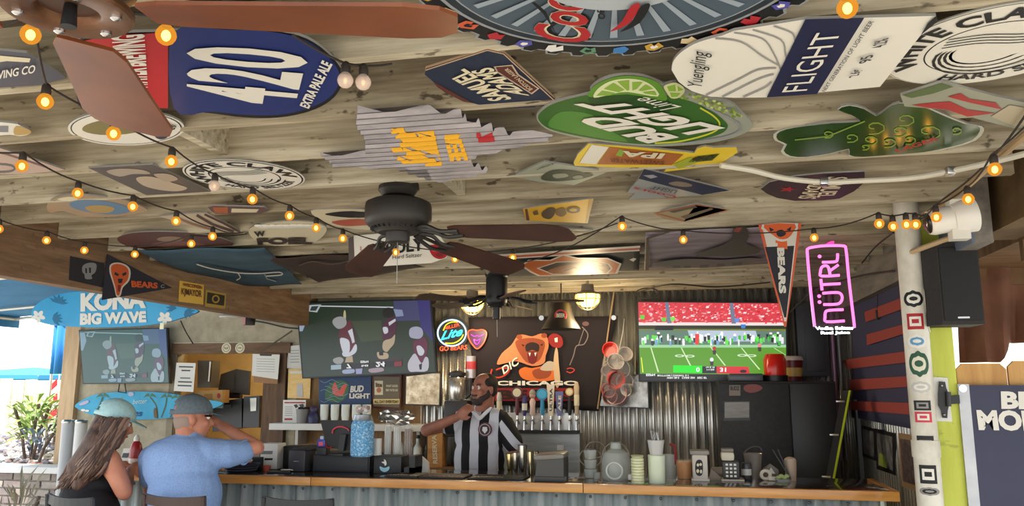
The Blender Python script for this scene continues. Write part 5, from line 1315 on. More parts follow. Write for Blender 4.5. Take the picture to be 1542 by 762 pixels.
oc = [(c5(*smooth([(430, 130), (500, 100), (560, 130), (550, 200), (500, 250), (420, 240), (400, 190)], 3)), tin((70, 110, 74))), (c5(*smooth([(450, 150), (470, 115), (495, 170), (520, 135), (548, 128), (540, 160), (520, 205), (480, 205), (455, 190)], 3)), tin((224, 96, 84)))]
for k in range(7): oc.append((stroke(smooth(c5(*[(370 + 14 * j + 30 * (k % 3), 240 - 22 * k + 10 * math.sin(j * .9 + k)) for j in range(10)]), 2, False), .8), tin((120, 160, 170))))
poster('poster', 'navy beer poster with coral mascot free swirl and white capitals'.replace(' mascot free', ''), 7.24, c5((360, 70), (712, 66), (712, 285), (360, 285)), tin((52, 74, 112)), oc, texts=(('LIGHT', *c5((565, 225), (705, 225), (565, 190)), T_WHITE, .05), ('BUD', *c5((570, 185), (660, 180), (575, 140)), T_WHITE, .05)))
poster('tin_sign', 'brown framed tin beer sign with cream footer', 7.23, c5((720, 62), (918, 66), (912, 300), (722, 290)), tin((110, 100, 80)), [(c5((735, 105), (792, 105), (792, 200), (735, 200)), T_CREAM), (c5(*ell(765, 168, 16, 18, 14)), tin((180, 110, 80))), (c5((728, 228), (904, 228), (904, 262), (728, 262)), tin((226, 206, 140)))], frame=T_BROWN, cat='sign', texts=(('ALL DAY EVERYDAY', *c5((732, 256), (900, 256), (732, 236)), tin((70, 50, 30)), .03), ('lite', *c5((742, 148), (786, 148), (742, 118)), tin((110, 80, 40)), .03), ('WHAT GOOD', *c5((812, 148), (892, 148), (812, 132)), T_CREAM, .03), ('BEER TASTES LIKE', *c5((812, 176), (892, 176), (812, 160)), T_CREAM, .03)))
poster('picture_frame', 'framed sheet of crinkled gold foil above the glass shelf', 7.22, c5((942, 70), (1185, 40), (1178, 275), (938, 268)), grain((216, 200, 170), (150, 128, 96), 11, (1, 1, 1), .25, .8, metal=.7), frame=mat((60, 44, 34), .5), fw=.93, cat='picture')
# long white shelf and what stands on it
sh = thing('wall_shelf', 'white wall shelf behind the bar computer', 'shelf', (-3.1, 7.15, 1.25))
zs = at_y(430, 637, 7.1).z
MB().bbox((-2.95, 7.14, zs - .03), (1.75, .26, .06), mat((214, 212, 204), .5), .005).build('plank', sh)
for x in (-3.6, -2.4): MB().b2((x, 7.1, zs - .2), (x + .03, 7.28, zs - .06), mat((190, 188, 180), .5)).build('bracket', sh)
def shelf_item(px, y0, y1, Y=7.1): 
    p = at_y(px, y1, Y); return Vector((p.x, Y, zs)), (y1 - y0) * mpp(p)
p, h = shelf_item(455, 616, 637, 7.072)
t = thing('plastic_cup', 'smoky grey plastic tub of black berries on the white shelf', 'cup', p)
MB().lathe(p, [(0, 0), (.05, 0), (.062, h), (.056, h), (.045, .008)], glass((150, 150, 150), .6, .3), 20).build('tub', t)
for k in range(8): MB().ball(p + Vector((.036 * math.cos(k), .036 * math.sin(k * 2.3), h + .005)), .016, BLACK, 8, 6).build('berry', t)
p, h = shelf_item(472, 614, 637, 7.08)
t = thing('figurine', 'small navy bear like figurine on the white shelf'.replace('bear like ', ''), 'figurine', p)
MB().lathe(p, [(0, 0), (.05, 0), (.055, .05), (.04, .09), (.025, .1)], mat((50, 54, 90), .5), 16).build('body', t)
MB().ball(p + Vector((0, 0, .125)), .038, mat((70, 60, 96), .5)).build('head', t)
for k in range(5):
    p, h = shelf_item(488 + 16 * k, 608, 632)
    t = thing('cup_stack', 'stack of white foam cups on the white shelf behind the bar computer', 'cups', p, 'foam cup stacks on the white shelf')
    for j in range(6): 
        MB().lathe(p + Vector((0, 0, .018 * j)), [(.0, 0), (.028, 0), (.040, .085), (.037, .085), (.026, .004)], mat((226, 232, 226), .6), 16).build('cup', t)
# black bear flag
pl = YP(7.22)
t = flag('wall_flag', 'black cloth flag with roaring brown bear behind the beer taps', pl, cl((228, 200), (1000, 196), (905, 690), (262, 650)), mat((30, 22, 28), .85), .008)
pb = YP(7.2)
BR1, BR2, BR3, DKR = mat((206, 128, 84), .8), mat((150, 70, 40), .8), mat((216, 110, 44), .8), mat((40, 22, 24), .8)
its = [(cl(*smooth([(375, 445), (400, 390), (450, 345), (480, 300), (510, 290), (560, 300), (605, 285), (635, 300), (645, 350), (630, 400), (620, 440), (560, 455), (480, 430), (420, 440)], 3)), BR1), (cl(*smooth([(470, 330), (520, 310), (580, 310), (625, 330), (615, 390), (590, 430), (540, 440), (500, 400)], 3)), BR2),
       (cl(*smooth([(525, 345), (560, 330), (595, 345), (590, 380), (560, 370), (530, 380)], 3)), DKR), (cl(*smooth([(535, 385), (560, 378), (585, 385), (582, 430), (560, 445), (540, 430)], 3)), mat((110, 24, 28), .8)), (cl((540, 385), (546, 405), (552, 385)), PAPER), (cl((570, 385), (576, 405), (582, 384)), PAPER), (cl((502, 340), (520, 345), (512, 354)), DKR), (cl((600, 345), (616, 336), (612, 350)), DKR),
       (cl(*ell(492, 303, 16, 13, 12)), BR2), (cl(*ell(622, 296, 16, 13, 12)), BR2),
       (cl(*smooth([(640, 310), (670, 285), (710, 300), (720, 340), (700, 360), (660, 350)], 3)), mat((150, 36, 34), .8)), (cl((675, 310), (692, 305), (692, 330), (678, 330)), PAPER),
       (cl(*smooth([(490, 480), (520, 460), (560, 465), (640, 450), (680, 470), (700, 510), (660, 530), (580, 535), (510, 520)], 3)), BR3), (cl(*smooth([(560, 480), (620, 465), (660, 480), (640, 515), (580, 520)], 3)), BR2), (cl(*smooth([(600, 470), (640, 430), (680, 440), (690, 470), (640, 480)], 3)), mat((190, 176, 160), .8)), (cl(*smooth([(670, 440), (680, 365), (692, 370), (698, 440), (705, 530), (690, 570), (676, 530)], 3)), mat((206, 176, 140), .8)),
       (stroke(smooth(cl((350, 470), (345, 500), (380, 515), (420, 500), (440, 470), (400, 465), (370, 475)), 4, False), 2.2), mat((200, 60, 40), .8)), (stroke(smooth(cl((820, 250), (850, 290), (830, 340), (790, 350), (775, 400), (755, 450)), 4, False), 1.6), mat((120, 110, 112), .8)), (stroke(cl((800, 350), (830, 260)), 1.2), mat((120, 110, 112), .8)), (cl(*ell(838, 234, 18, 12, 12)), mat((110, 80, 80), .8)), (stroke(smooth(cl((740, 470), (760, 465), (780, 475), (760, 490), (738, 482)), 3, False), 1.6), mat((190, 60, 50), .8)),
       (cl((365, 570), (800, 570), (800, 636), (365, 636)), mat((140, 26, 32), .8))]
art('print', t, pb, its)
text('lettering', t, pb, 'CHICAGO', *cl((372, 556), (800, 556), (372, 532)), PAPER, .04, off=.012)
text('lettering', t, pb, 'BEARS', *cl((380, 630), (790, 630), (380, 578)), DKR, .05, off=.012)
text('lettering', t, pb, 'DIC', *cl((410, 500), (490, 445), (400, 460)), PAPER, .02, off=.012)
for x, y in ((606, 203), (984, 202)):
    MB().cyl(pb.at(*cl((x, y))[0]), pb.at(*cl((x, y))[0]) + Vector((0, .03, 0)), .022, emit((240, 240, 236), .6), n=14).build('glowing_pin', t)  # plain white disc pins, no lamps; their brightness is put in as emission
wire('thin tan cue leaning against the flag and wall', [at_y(925, 437, 7.19), at_y(913, 520, 7.19), at_y(900, 616, 7.19)], .008, (150, 126, 92), 'pool_cue')['category'] = 'cue'
# black bell with badge
pB = at_y(845, 496, 6.6)
t = thing('hanging_bell', 'black bell shaped hanging shade with a round red badge', 'bell', at_y(845, 496, 6.6))
MB().lathe(at_y(845, 496, 6.6), [(.165, .0), (.15, .03), (.115, .085), (.095, .14), (.085, .2), (.07, .225), (0, .23)], mat((34, 28, 26), .5), 28).build('shade', t)
MB().tube([at_y(845, 457, 6.6), at_y(845, 457, 6.6) + Vector((0, 0, .17))], .006, BLACK, 6).build('hanger', t)
pq = YP(6.49)
MB().cyl(pq.at(844, 475), pq.at(844, 475) + Vector((0, .012, 0)), .05, mat((190, 50, 40), .5), n=24).build('badge', t)
MB().cyl(pq.at(844, 475) - Vector((0, .002, 0)), pq.at(844, 475), .036, BLACK, n=20).build('badge_centre', t)
text('lettering', t, pq, 'BEER', (838, 478), (851, 478), (838, 472), T_CREAM, .03, off=.005)
# caged yellow lamps
def cage_lamp(px, py, Y, label):
    p = at_y(px, py, Y)
    ld = bpy.data.lights.new('lamp_glow', 'POINT'); ld.energy = 14; ld.color = (1, .80, .50); ld.shadow_soft_size = .11
    lo = bpy.data.objects.new('lamp_glow', ld); col.objects.link(lo); lo.location = (p.x, p.y, p.z - .16)
    t_ = thing('ceiling_lamp', label, 'lamp', (p.x, p.y, CZ))
    MB().lathe((p.x, p.y, p.z + .05), [(.0, .09), (.05, .085), (.055, .03), (.10, .015), (.105, 0), (.0, 0)], mat((120, 112, 100), .5), 22).build('cap', t_)
    MB().cyl((p.x, p.y, p.z + .13), (p.x, p.y, CZ + .15), .012, STEEL).build('stem', t_)
    MB().lathe((p.x, p.y, p.z - .045), [(0, -.005), (.05, -.002), (.092, .03), (.10, .07), (.098, .095)], emit((255, 205, 80), 9.0), 22).build('globe', t_)
    for k in range(4):
        a = R(45 * k); d = Vector((math.cos(a), math.sin(a), 0))
        MB().tube([Vector((p.x, p.y, p.z - .07)) + d * (.11 * math.cos(s_)) + Vector((0, 0, .12 - .12 * math.sin(s_))) if False else Vector((p.x, p.y, p.z + .05)) + d * (.112 * math.cos(s_)) + Vector((0, 0, -.125 * math.sin(s_))) for s_ in [math.pi * j / 12 for j in range(13)]], .0035, mat((96, 86, 70), .5), 5).build('cage_wire', t_)
    MB().tube([Vector((p.x + .108 * math.cos(a), p.y + .108 * math.sin(a), p.z + .01)) for a in [2 * math.pi * j / 24 for j in range(24)]], .0035, mat((96, 86, 70), .5), 5, closed=True).build('cage_ring', t_)
cage_lamp(711, 461, 6.75, 'caged yellow lamp above the round neon sign')
cage_lamp(885, 453, 6.55, 'caged yellow lamp above the black bear flag')
# beer tap wall
tp = thing('beer_tap_tower', 'stainless beer tap wall with a row of faucets', 'beer tap', (-1.3, 7.1, .8))
YT = 7.0
pl = YP(YT)
def zt(y, px=800): return pl.at(px, y).z
xa, xb = pl.at(735, 640).x, pl.at(872, 640).x
MB().b2((xa, YT, zt(647)), (xb, YT + .06, zt(622)), mat((200, 198, 192), .3, .7)).build('faucet_plate', tp)
MB().b2((xa, YT - .10, zt(652)), (xb, YT + .06, zt(647)), BLACK).build('drip_ledge', tp)
MB().b2((xa, YT + .02, .3), (xb, YT + .25, zt(652)), grain((176, 178, 174), (150, 152, 148), 3, (1, 1, 8), .35, .02, metal=.8)).build('splash_panel', tp)
MB().bbox(pl.at(844, 674, -.015), (.06, .01, .045), WHITE, .004).build('outlet_plate', tp)
ct = crop(760, 560, 4.232)
taps = [(-88, 110, (150, 90, 70), 'paddle'), (-35, 130, (190, 186, 180), 'stick'), (80, 95, (96, 34, 40), 'round'), (127, 150, (60, 56, 110), 'stick'), (178, 110, (220, 190, 180), 'figure'), (240, 105, (46, 140, 186), 'round'), (295, 80, (220, 206, 180), 'paddle'), (350, 125, (90, 96, 150), 'paddle'), (415, 90, (200, 160, 80), 'round'), (460, 65, (186, 168, 140), 'stick')]
names = {80: 'maroon tap handle with a round cream badge', 127: 'slim violet tap handle with a white band', 178: 'pink and white figure shaped tap handle', 240: 'bright blue tap handle with a round top', 295: 'tall cream paddle tap handle with dark lettering', 350: 'slate blue tapered tap handle', 415: 'tap handle with a gold disc on a thin stem', 460: 'tall tan bottle shaped tap handle', -88: 'brown paddle tap handle beside the bartender', -35: 'pale slim tap handle beside the bartender'}
for x, y, c, kind in taps:
    q = ct((x, 345))[0]; tpx = ct((x, y))[0][1]
    b = pl.at(q[0], 630, .09); zt1 = pl.at(q[0], tpx, .09).z; h = zt1 - b.z
    fp = MB()
    fp.cyl((b.x, YT - .09, b.z - .01), (b.x, YT, b.z - .045), .011, CHROME); fp.cyl((b.x, YT - .085, b.z + .0), (b.x, YT - .095, b.z - .10), .010, CHROME, r1=.013); fp.ball((b.x, YT - .09, b.z - .01), .016, CHROME, 10, 7)
    fp.build('faucet', tp)
    t = thing('tap_handle', names[x], 'tap handle', b)
    m = mat(c, .35)
    MB().cyl(b, b + Vector((0, 0, .03)), .008, CHROME).build('ferrule', t)
    if kind == 'round':
        MB().lathe(b + Vector((0, 0, .025)), [(.012, 0), (.019, .04), (.016, h * .5), (.012, h * .68)], m if c != (200, 160, 80) else BLACK, 14).build('grip', t)
        bg_ = MB().cyl(b + Vector((0, .014, h - .05)), b + Vector((0, -.014, h - .05)), .034 if x == 415 else .05, m, n=22).build('badge', t)
        MB().cyl(b + Vector((0, -.014, h - .05)), b + Vector((0, -.016, h - .05)), .025 if x == 415 else .036, T_CREAM if c != (46, 140, 186) else mat((70, 170, 210), .4), n=20).build('badge_face', bg_)
    elif kind == 'paddle':
        MB().prism([b + Vector((-.018, -.012, .02)), b + Vector((.018, -.012, .02)), b + Vector((.034, -.012, h)), b + Vector((-.034, -.012, h))], (0, .026, 0), m).build('paddle', t)
        text('lettering', t, YP(b.y - .013), 'ULTRA' if x == 295 else 'ALE', (ct((x + 8, 250))[0]), (ct((x + 10, y + 25))[0]), (ct((x - 10, 250))[0]), DKGREY if x == 295 else T_CREAM, .03, off=.002)
    elif kind == 'figure':
        MB().lathe(b + Vector((0, 0, .02)), [(.014, 0), (.024, .02), (.022, .08), (.027, .12), (.014, .15)], m, 14).build('body', t)
        MB().ball(b + Vector((0, 0, .195)), .028, mat((210, 160, 140), .5)).build('head', t)
        MB().lathe(b + Vector((0, 0, .205)), [(.03, 0), (.028, .018), (.012, .04), (0, .042)], T_GREY, 12).build('hat', t)
    else:
        MB().lathe(b + Vector((0, 0, .02)), [(.012, 0), (.017, .02), (.022, h * .6), (.024, h - .06), (.016, h - .03), (.014, h - .02)], m, 14).build('grip', t)
        MB().lathe(b + Vector((0, 0, h * .35)), [(.0225, 0), (.0245, h * .3)], T_WHITE if c[2] < 120 else T_CREAM, 14).build('band', t)
# plastic bag of cups and the foil board behind it
t = thing('hanging_bag', 'clear bag of red and grey party cups hanging by the flag', 'bag', at_y(938, 610, 7.1))
rn = random.Random(5)
for i, (x, y, rr, c) in enumerate(((965, 375, 42, (206, 60, 50)), (1040, 400, 40, (170, 160, 158)), (990, 440, 45, (160, 152, 150)), (1050, 470, 42, (176, 170, 166)), (950, 480, 36, (150, 140, 140)), (990, 520, 48, (190, 52, 48)), (1045, 530, 46, (160, 150, 150)), (960, 580, 40, (176, 90, 90)), (1060, 575, 34, (186, 180, 176)), (1010, 610, 60, (150, 96, 100)), (960, 610, 40, (170, 110, 110)))):
    p = at_y(*cl((x, y))[0], 7.08 - .03 * (i % 3)); r_ = rr / 3.465 * mpp(p)
    a = Vector((rn.uniform(-.6, .6), -1, rn.uniform(-.4, .4))).normalized()
    MB().lathe(p - a * r_ * .6, [(0, 0), (r_ * .75, 0), (r_ * .8, .01), (r_ * .95, r_ * 1.2), (r_ * 1.0, r_ * 1.25), (r_ * .9, r_ * 1.22), (r_ * .7, .02)], mat(c, .35), 16, a).build('cup', t)
MB().tube([at_y(*cl((1000, 430))[0], 7.05), at_y(938, 500, 7.1), at_y(940, 480, 7.27)], .004, glass((220, 220, 220), .6, .1), 6).build('twist_tie', t)
MB().ball(at_y(*cl((1005, 520))[0], 7.05), (.15, .09, .30), glass((230, 230, 230), .10, .15), 18, 12).build('film', t)
poster('picture_frame', 'silver foil print in a black frame behind the bag of cups', 7.24, cl((905, 665), (900, 560), (1165, 480), (1172, 676)), grain((176, 172, 164), (96, 92, 88), 9, (1, 1, 1), .25, .6, metal=.7), frame=BLACK, fw=.95, cat='picture')
# black cooler
fr = thing('cooler', 'tall matte black cooler cabinet beside the corrugated wall', 'cooler', (.72, 6.9, 0))
x0, x1 = at_y(1084, 650, 6.6).x, at_y(1192, 650, 6.6).x; x2 = at_y(1264, 650, 6.6).x; zt_ = at_y(1084, 574, 6.6).z
M_CLR = grain((40, 40, 40), (28, 28, 28), 40, (1, 1, 1), .5, .05)
MB().bbox(((x0 + x2) / 2, 6.86, zt_ / 2), (x2 - x0, .47, zt_), M_CLR, .01).build('body', fr)
MB().bbox(((x0 + x1) / 2, 6.61, zt_ / 2 + .03), (x1 - x0 - .01, .04, zt_ - .1), grain((52, 52, 52), (40, 40, 40), 40, (1, 1, 1), .5, .05), .006).build('door', fr)
MB().bbox(((x1 + x2) / 2, 6.615, zt_ / 2 + .03), (x2 - x1 - .01, .03, zt_ - .1), mat((20, 20, 21), .4), .006).build('door', fr)
cq = crop(960, 560, 4.234)
board('memo_board', fr, YP(6.585), cq((550, 188), (718, 186), (718, 310), (550, 312)), mat((60, 60, 60), .4), .008)
board('memo_sheet', fr, YP(6.575), cq((556, 194), (712, 192), (712, 292), (556, 294)), grain((176, 174, 168), (150, 148, 142), 8, (1, 1, 6), .5, 0), .004)
board('sticker', fr, YP(6.586), cq((585, 85), (656, 85), (656, 152), (585, 152)), tin((150, 138, 128)), .002)
board('sticker', fr, YP(6.586), smooth(cq((676, 100), (700, 82), (760, 80), (796, 100), (780, 120), (730, 134), (690, 125)), 3), tin((150, 84, 80)), .002)
text('sticker_lettering', fr, YP(6.585), 'BUDZ', *cq((592, 118), (650, 118), (592, 92)), DKGREY, .04)
def on_top(px, yb, z, Y):
    p = at_y(px, yb, Y); return Vector((p.x, Y, z))
p = on_top(1168, 572, zt_, 6.75)
t = thing('plastic_tumbler', 'translucent red tumbler on the black cooler', 'cup', p)
MB().lathe(p, [(0, 0), (.075, 0), (.085, .04), (.09, .17), (.07, .215), (.06, .215), (.075, .02)], glass((230, 40, 30), .75, .15), 22).build('cup', t)
MB().lathe(p + Vector((0, 0, .001)), [(.093, 0), (.096, .045), (.0, .045)], BLACK, 22).build('base', t)
p = on_top(1194, 572, zt_, 6.97)
t = thing('snack_tub', 'dark red tub with gold label and clear lid on the black cooler', 'tub', p)
MB().lathe(p, [(0, 0), (.07, 0), (.085, .17), (0, .17)], mat((96, 22, 28), .4), 22).build('tub', t)
MB().lathe(p + Vector((0, 0, .17)), [(.09, 0), (.092, .025), (.08, .035), (0, .037)], mat((200, 190, 184), .4), 22).build('lid', t)
MB().lathe(p + Vector((0, 0, .04)), [(.0765, 0), (.083, .07)], tin((190, 160, 90)), 22).build('label', t)
p = on_top(1122, 573, zt_, 6.75)
tag(MB().bbox(p + Vector((0, 0, .03)), (.26, .25, .06), mat((70, 76, 86), .3), .012).build('plastic_tray'), 'flat grey plastic tray lying on the black cooler', 'tray')
# leaning board with lime edge
lb = thing('leaning_board', 'thin dark board with bright lime edge leaning beside the black cooler', 'board', (1.1, 6.0, 1.0))
a, b = at_y(1253, 724, 6.05), at_y(1278, 588, 6.3)
d = (b - a).normalized()
a = a - d * (a.z - .013) / d.z
MB().prism([a, a + Vector((.006, .014, 0)), b + Vector((.006, .014, 0)), b], Vector((.014, 0, 0)), mat((206, 226, 50), .4)).build('lime_edge', lb)
MB().prism([a + Vector((-.0, .012, 0)), a + Vector((-.02, .14, -.0)), b + Vector((-.02, .14, 0)), b + Vector((0, .012, 0))], Vector((.012, 0, 0)), mat((40, 42, 44), .4)).build('panel', lb)
for k in (.62, .8, .95): MB().bbox(a.lerp(b, k) + Vector((-.04, .02, 0)), (.06, .02, .014), STEEL, .003).build('clip', lb)
# dark utility boxes and wires between neon and cooler corner
t = thing('breaker_panel', 'grey metal breaker panel on the wall behind the pink neon', 'panel', (1.08, 7.2, 1.7))
x0, x1 = at_y(1196, 450, 7.2).x, at_y(1240, 450, 7.2).x
MB().bbox(((x0 + x1) / 2, 7.22, 2.0), (x1 - x0, .12, .62), mat((62, 64, 70), .5, .3), .008).build('box', t)
MB().bbox(((x0 + x1) / 2 + .02, 7.155, 2.0), (x1 - x0 - .08, .012, .54), mat((52, 54, 60), .5, .3), .004).build('door', t)
for k in range(3): tag(MB().tube([(1.30 - .05 * k, 7.22, 2.4), (1.30 - .05 * k, 7.22, 1.0)], .016, mat((150, 110, 140) if k == 1 else (110, 108, 112), .4, .3), 10).build('wall_pipe'), ['grey riser pipe nearest the striped flag', 'pinkish riser pipe between two grey ones', 'grey riser pipe beside the breaker panel'][k], 'pipe')
# blender, papers and backbar clutter left of the taps
t = thing('coffee_maker', 'black and steel drink dispenser behind the bartender', 'dispenser', at_y(690, 640, 7.05))
p = at_y(688, 640, 7.05); 
MB().bbox((p.x, 7.1, 1.32), (.22, .2, .32), mat((40, 38, 40), .4), .02).build('base', t)
MB().lathe((p.x - .01, 7.08, 1.48), [(.06, 0), (.075, .05), (.075, .2), (.06, .22), (0, .22)], mat((190, 186, 180), .2, .8), 20).build('canister', t)
MB().lathe((p.x - .01, 7.08, 1.70), [(.08, 0), (.08, .03), (.02, .05), (0, .05)], BLACK, 20).build('lid', t)
MB().tube([(p.x + .08, 7.05, 1.68), (p.x + .13, 7.03, 1.66), (p.x + .13, 7.03, 1.54), (p.x + .08, 7.05, 1.50)], .012, BLACK, 8).build('handle', t)
t = thing('cup_dispenser', 'tall steel cup tube with red label below the neon sign', 'dispenser', at_y(702, 575, 7.15))
p = at_y(708, 566, 7.15)
MB().cyl((p.x, 7.17, p.z - .02), (p.x, 7.17, p.z + .18), .05, mat((176, 172, 176), .25, .6), n=20).build('tube', t)
MB().lathe((p.x, 7.17, p.z + .06), [(.0505, 0), (.0505, .07)], T_RED, 20).build('label', t)
t = thing('back_counter', 'low wooden back counter under the shelves', 'counter', (-2.6, 7.0, 0))
MB().b2((-3.75, 6.85, .86), (-1.86, 7.26, .90), M_WOODD).build('top', t)
MB().b2((-3.75, 6.9, 0), (-1.86, 7.26, .86), grain((150, 116, 74), (120, 90, 56), 4, (6, 1, 1), .7, .1)).build('body', t)
t = thing('wood_crate_box', 'tall tan wooden slat box with pale stencil behind the bartender', 'box', (-2.05, 7.05, .9))
p = at_y(656, 660, 7.0)
MB().b2((p.x - .068, 6.98, .90), (p.x + .068, 7.12, 1.22), M_WOODL).build('body', t)
text('lettering', t, YP(6.978), 'RESERVA', (659, 698), (657, 655), (652, 698), T_CREAM, .03, off=.002)
p = at_y(630, 650, 7.1)
for k, (dx, hh, c, lab) in enumerate(((-.17, .26, (216, 220, 216), 'white ribbed plastic bottle on the back counter'), (-.083, .30, (190, 196, 190), 'grey capped syrup bottle on the back counter'), (.004, .24, (200, 210, 206), 'short pale bottle on the back counter'))):
    b = Vector((p.x + dx, 7.08, .90)); t = thing('bottle', lab, 'bottle', b)
    MB().lathe(b, [(0, 0), (.038, 0), (.04, .02), (.04, hh * .65), (.016, hh * .82), (.016, hh)], mat(c, .3), 16).build('body', t)
    MB().cyl(b + Vector((0, 0, hh)), b + Vector((0, 0, hh + .03)), .018, BLACK if k != 1 else T_RED).build('cap', t)
# kitchen things seen through the serving window
YK = 7.75
t = thing('receipt_screens', 'two dark kitchen screens standing back to back beyond the serving window', 'screen', at_y(340, 595, YK))
for q in (cp((230, 265), (305, 240), (300, 360), (215, 355)), cp((300, 240), (365, 250), (360, 365), (285, 360))):
    board('screen', t, YP(YK), q, mat((70, 68, 64), .5), .04)
board('stand', t, YP(YK), cp((270, 355), (320, 355), (320, 380), (270, 380)), BLACK, .06)
t = thing('cardboard_box', 'tan cardboard box with printed badge beyond the serving window', 'box', at_y(318, 605, 7.6))
MB().prism(YP(7.45).pts(cp((118, 345), (238, 340), (236, 402), (118, 405))), (0, .13, 0), mat((196, 152, 92), .7)).build('carton', t)
art('print', t, YP(7.45), [(cp(*ell(220, 368, 9, 13, 14)), T_RED), (cp((150, 360), (190, 358), (190, 388), (150, 390)), tin((170, 120, 60)))])
t = thing('kitchen_machine', 'large black kitchen machine beyond the serving window', 'machine', at_y(345, 660, 7.65))
MB().prism(YP(7.6).pts(cp((190, 400), (330, 380), (330, 520), (190, 540))), (0, .5, 0), mat((26, 26, 28), .35)).build('body', t)
MB().prism(YP(7.6).pts(cp((340, 372), (415, 368), (412, 520), (335, 520))), (0, .45, 0), mat((40, 40, 42), .35)).build('rack', t)
board('panel', t, YP(7.59), cp((370, 380), (400, 378), (398, 440), (372, 442)), mat((190, 188, 180), .3, .6), .006)
_q = YP(7.45).at(*cp((118, 405))[0]); MB().b2((_q.x - .05, 7.44, _q.z - .045), (_q.x + .30, 7.59, _q.z - .012), STEEL).build('shelf', t)
MB().b2((-5.0, 7.45, .3), (-4.02, 8.3, .98), mat((120, 116, 110), .4, .6)).build('work_table', t)
t = thing('condiment_jar', 'dark jar hanging inside the serving window', 'jar', at_y(308, 560, 7.5))
MB().prism(YP(7.5).pts(cp((120, 200), (190, 200), (180, 330), (118, 330))), (0, .15, 0), mat((96, 90, 80), .4)).build('body', t)
MB().cyl(YP(7.48).at(*cp((180, 205))[0]), YP(7.48).at(*cp((172, 300))[0]), .012, STEEL).build('pipe', t)
# white disc lamp and spray on the stucco wall under the beam
t = thing('wall_lamp', 'white disc lamp on a short arm under the brown beam', 'lamp', at_y(345, 476, 6.6))
p = at_y(347, 476, 6.6)
MB().lathe(p - Vector((0, 0, .02)), [(0, 0), (.09, .004), (.10, .015), (.085, .03), (0, .035)], mat((226, 222, 210), .4), 26).build('disc', t)
MB().cyl(p, at_y(359, 432, 6.6), .02, mat((130, 120, 104), .5)).build('arm', t)
t = thing('wall_camera', 'small black and pink bottle opener mount under the brown beam', 'mount', at_y(375, 490, 6.7))
p = at_y(376, 478, 6.7)
MB().lathe(p - Vector((0, 0, .07)), [(0, 0), (.05, 0), (.055, .06), (.03, .13), (.015, .16), (0, .16)], mat((40, 36, 36), .5), 16).build('body', t)
MB().b2(p + Vector((-.04, -.056, -.07)), p + Vector((-.01, -.05, .02)), mat((206, 150, 150), .5)).build('stripe', t)
# ------------------------------------------------------------------ on the bar
def spot(px, yb, ymax=5.12):
    p = at_z(px, yb, ZBAR)
    if p.y > ymax:
        r = ray(px, yb); p = Vector((r.x / r.y * ymax, ymax, ZBAR))
    return p
def item(name, label, cat, px, yb, group=None):
    p = spot(px, yb); t_ = thing(name, label, cat, p, group); return t_, p, mpp(p)
DRK = mat((44, 44, 47), .5); DRK2 = mat((30, 30, 32), .5)
t, p, k = item('cash_drawer', 'long black cash drawer in front of the blue jar', 'cash drawer', 513, 711)
MB().bbox(p + Vector((0, .17, 13 * k)), (92 * k, .34, 26 * k), DRK, .006).build('body', t)
MB().bbox(p + Vector((0, -.004, 13 * k)), (88 * k, .01, 22 * k), mat((50, 50, 53), .55), .004).build('drawer_front', t)
zd = ZBAR + 26 * k
t, p, k = item('receipt_printer', 'small dark receipt printer beside the cash drawer', 'printer', 446, 702)
p = Vector((at_y(446, 704, 5.0).x, 5.0, ZBAR)); t.location = p
MB().bbox(p + Vector((0, .08, 15.5 * k)), (27 * k, .16, 31 * k), mat((58, 58, 64), .45), .012).build('body', t)
MB().bbox(p + Vector((0, -.004, 15 * k)), (8 * k, .006, .006), STEEL, .002).build('badge', t)
MB().bbox(p + Vector((.02, .10, 32 * k)), (30 * k, .16, 3 * k), DRK2, .004).build('lid', t)
t, p, k = item('card_printer', 'wide black ticket machine behind the receipt printer', 'printer', 462, 700)
p = Vector((at_y(462, 690, 5.2).x, 5.2, ZBAR))
MB().bbox(p + Vector((-.10, .06, .075)), (.16, .12, .15), DRK2, .01).build('body', t)
MB().bbox(p + Vector((.03, .06, zd - ZBAR + .02)), (.14, .10, .04), DRK, .008).build('tray', t)
t = thing('bar_computer', 'black touchscreen till turned away with a red ring on its back', 'computer', (spot(505, 702).x, 5.0, zd))
pm = YP(4.98)
c42 = crop(420, 600, 6.35)
MB().prism(pm.pts(c42((395, 208), (690, 212), (690, 500), (460, 470))), (0, .03, 0), DRK2).build('screen_back', t)
MB().tube([pm.at(*q, .008) for q in c42(*smooth([(512, 335), (520, 300), (560, 275), (610, 272), (655, 290), (672, 310)], 4, False))], .006, mat((206, 70, 84), .4), 6).build('ring', t)
MB().prism(YP(4.94).pts(c42((585, 345), (640, 345), (615, 505), (560, 505))), (0, .04, 0), DRK).build('stand', t)
MB().bbox((pm.at(*c42((590, 500))[0]).x, 4.97, zd + .008), (.10, .14, .016), DRK2, .005).build('foot', t)
MB().tube([pm.at(*q, .01) for q in c42(*smooth([(450, 430), (460, 465), (490, 470), (505, 460)], 3, False))], .004, T_RED, 6).build('cable', t)
t, p, k = item('hand_sanitizer', 'small blue and pink sanitizer bottle by the till', 'bottle', 483, 698)
p = Vector((pm.at(483, 674).x, 5.02, ZBAR))
zz = pm.at(483, 674).z
MB().bbox((p.x, 5.02, (zd + zz) / 2), (.07, .07, zz - zd), DRK, .006).build('stand', t)
MB().bbox((p.x, 5.0, zz + .028), (13 * k, .04, .05), mat((60, 70, 170), .3), .01).build('body', t)
MB().bbox((p.x, 4.978, zz + .024), (7 * k, .004, .026), mat((220, 90, 120), .4), .002).build('label', t)
MB().bbox((p.x, 5.0, zz + .062), (6 * k, .025, .022), mat((180, 200, 226), .3), .005).build('cap', t)
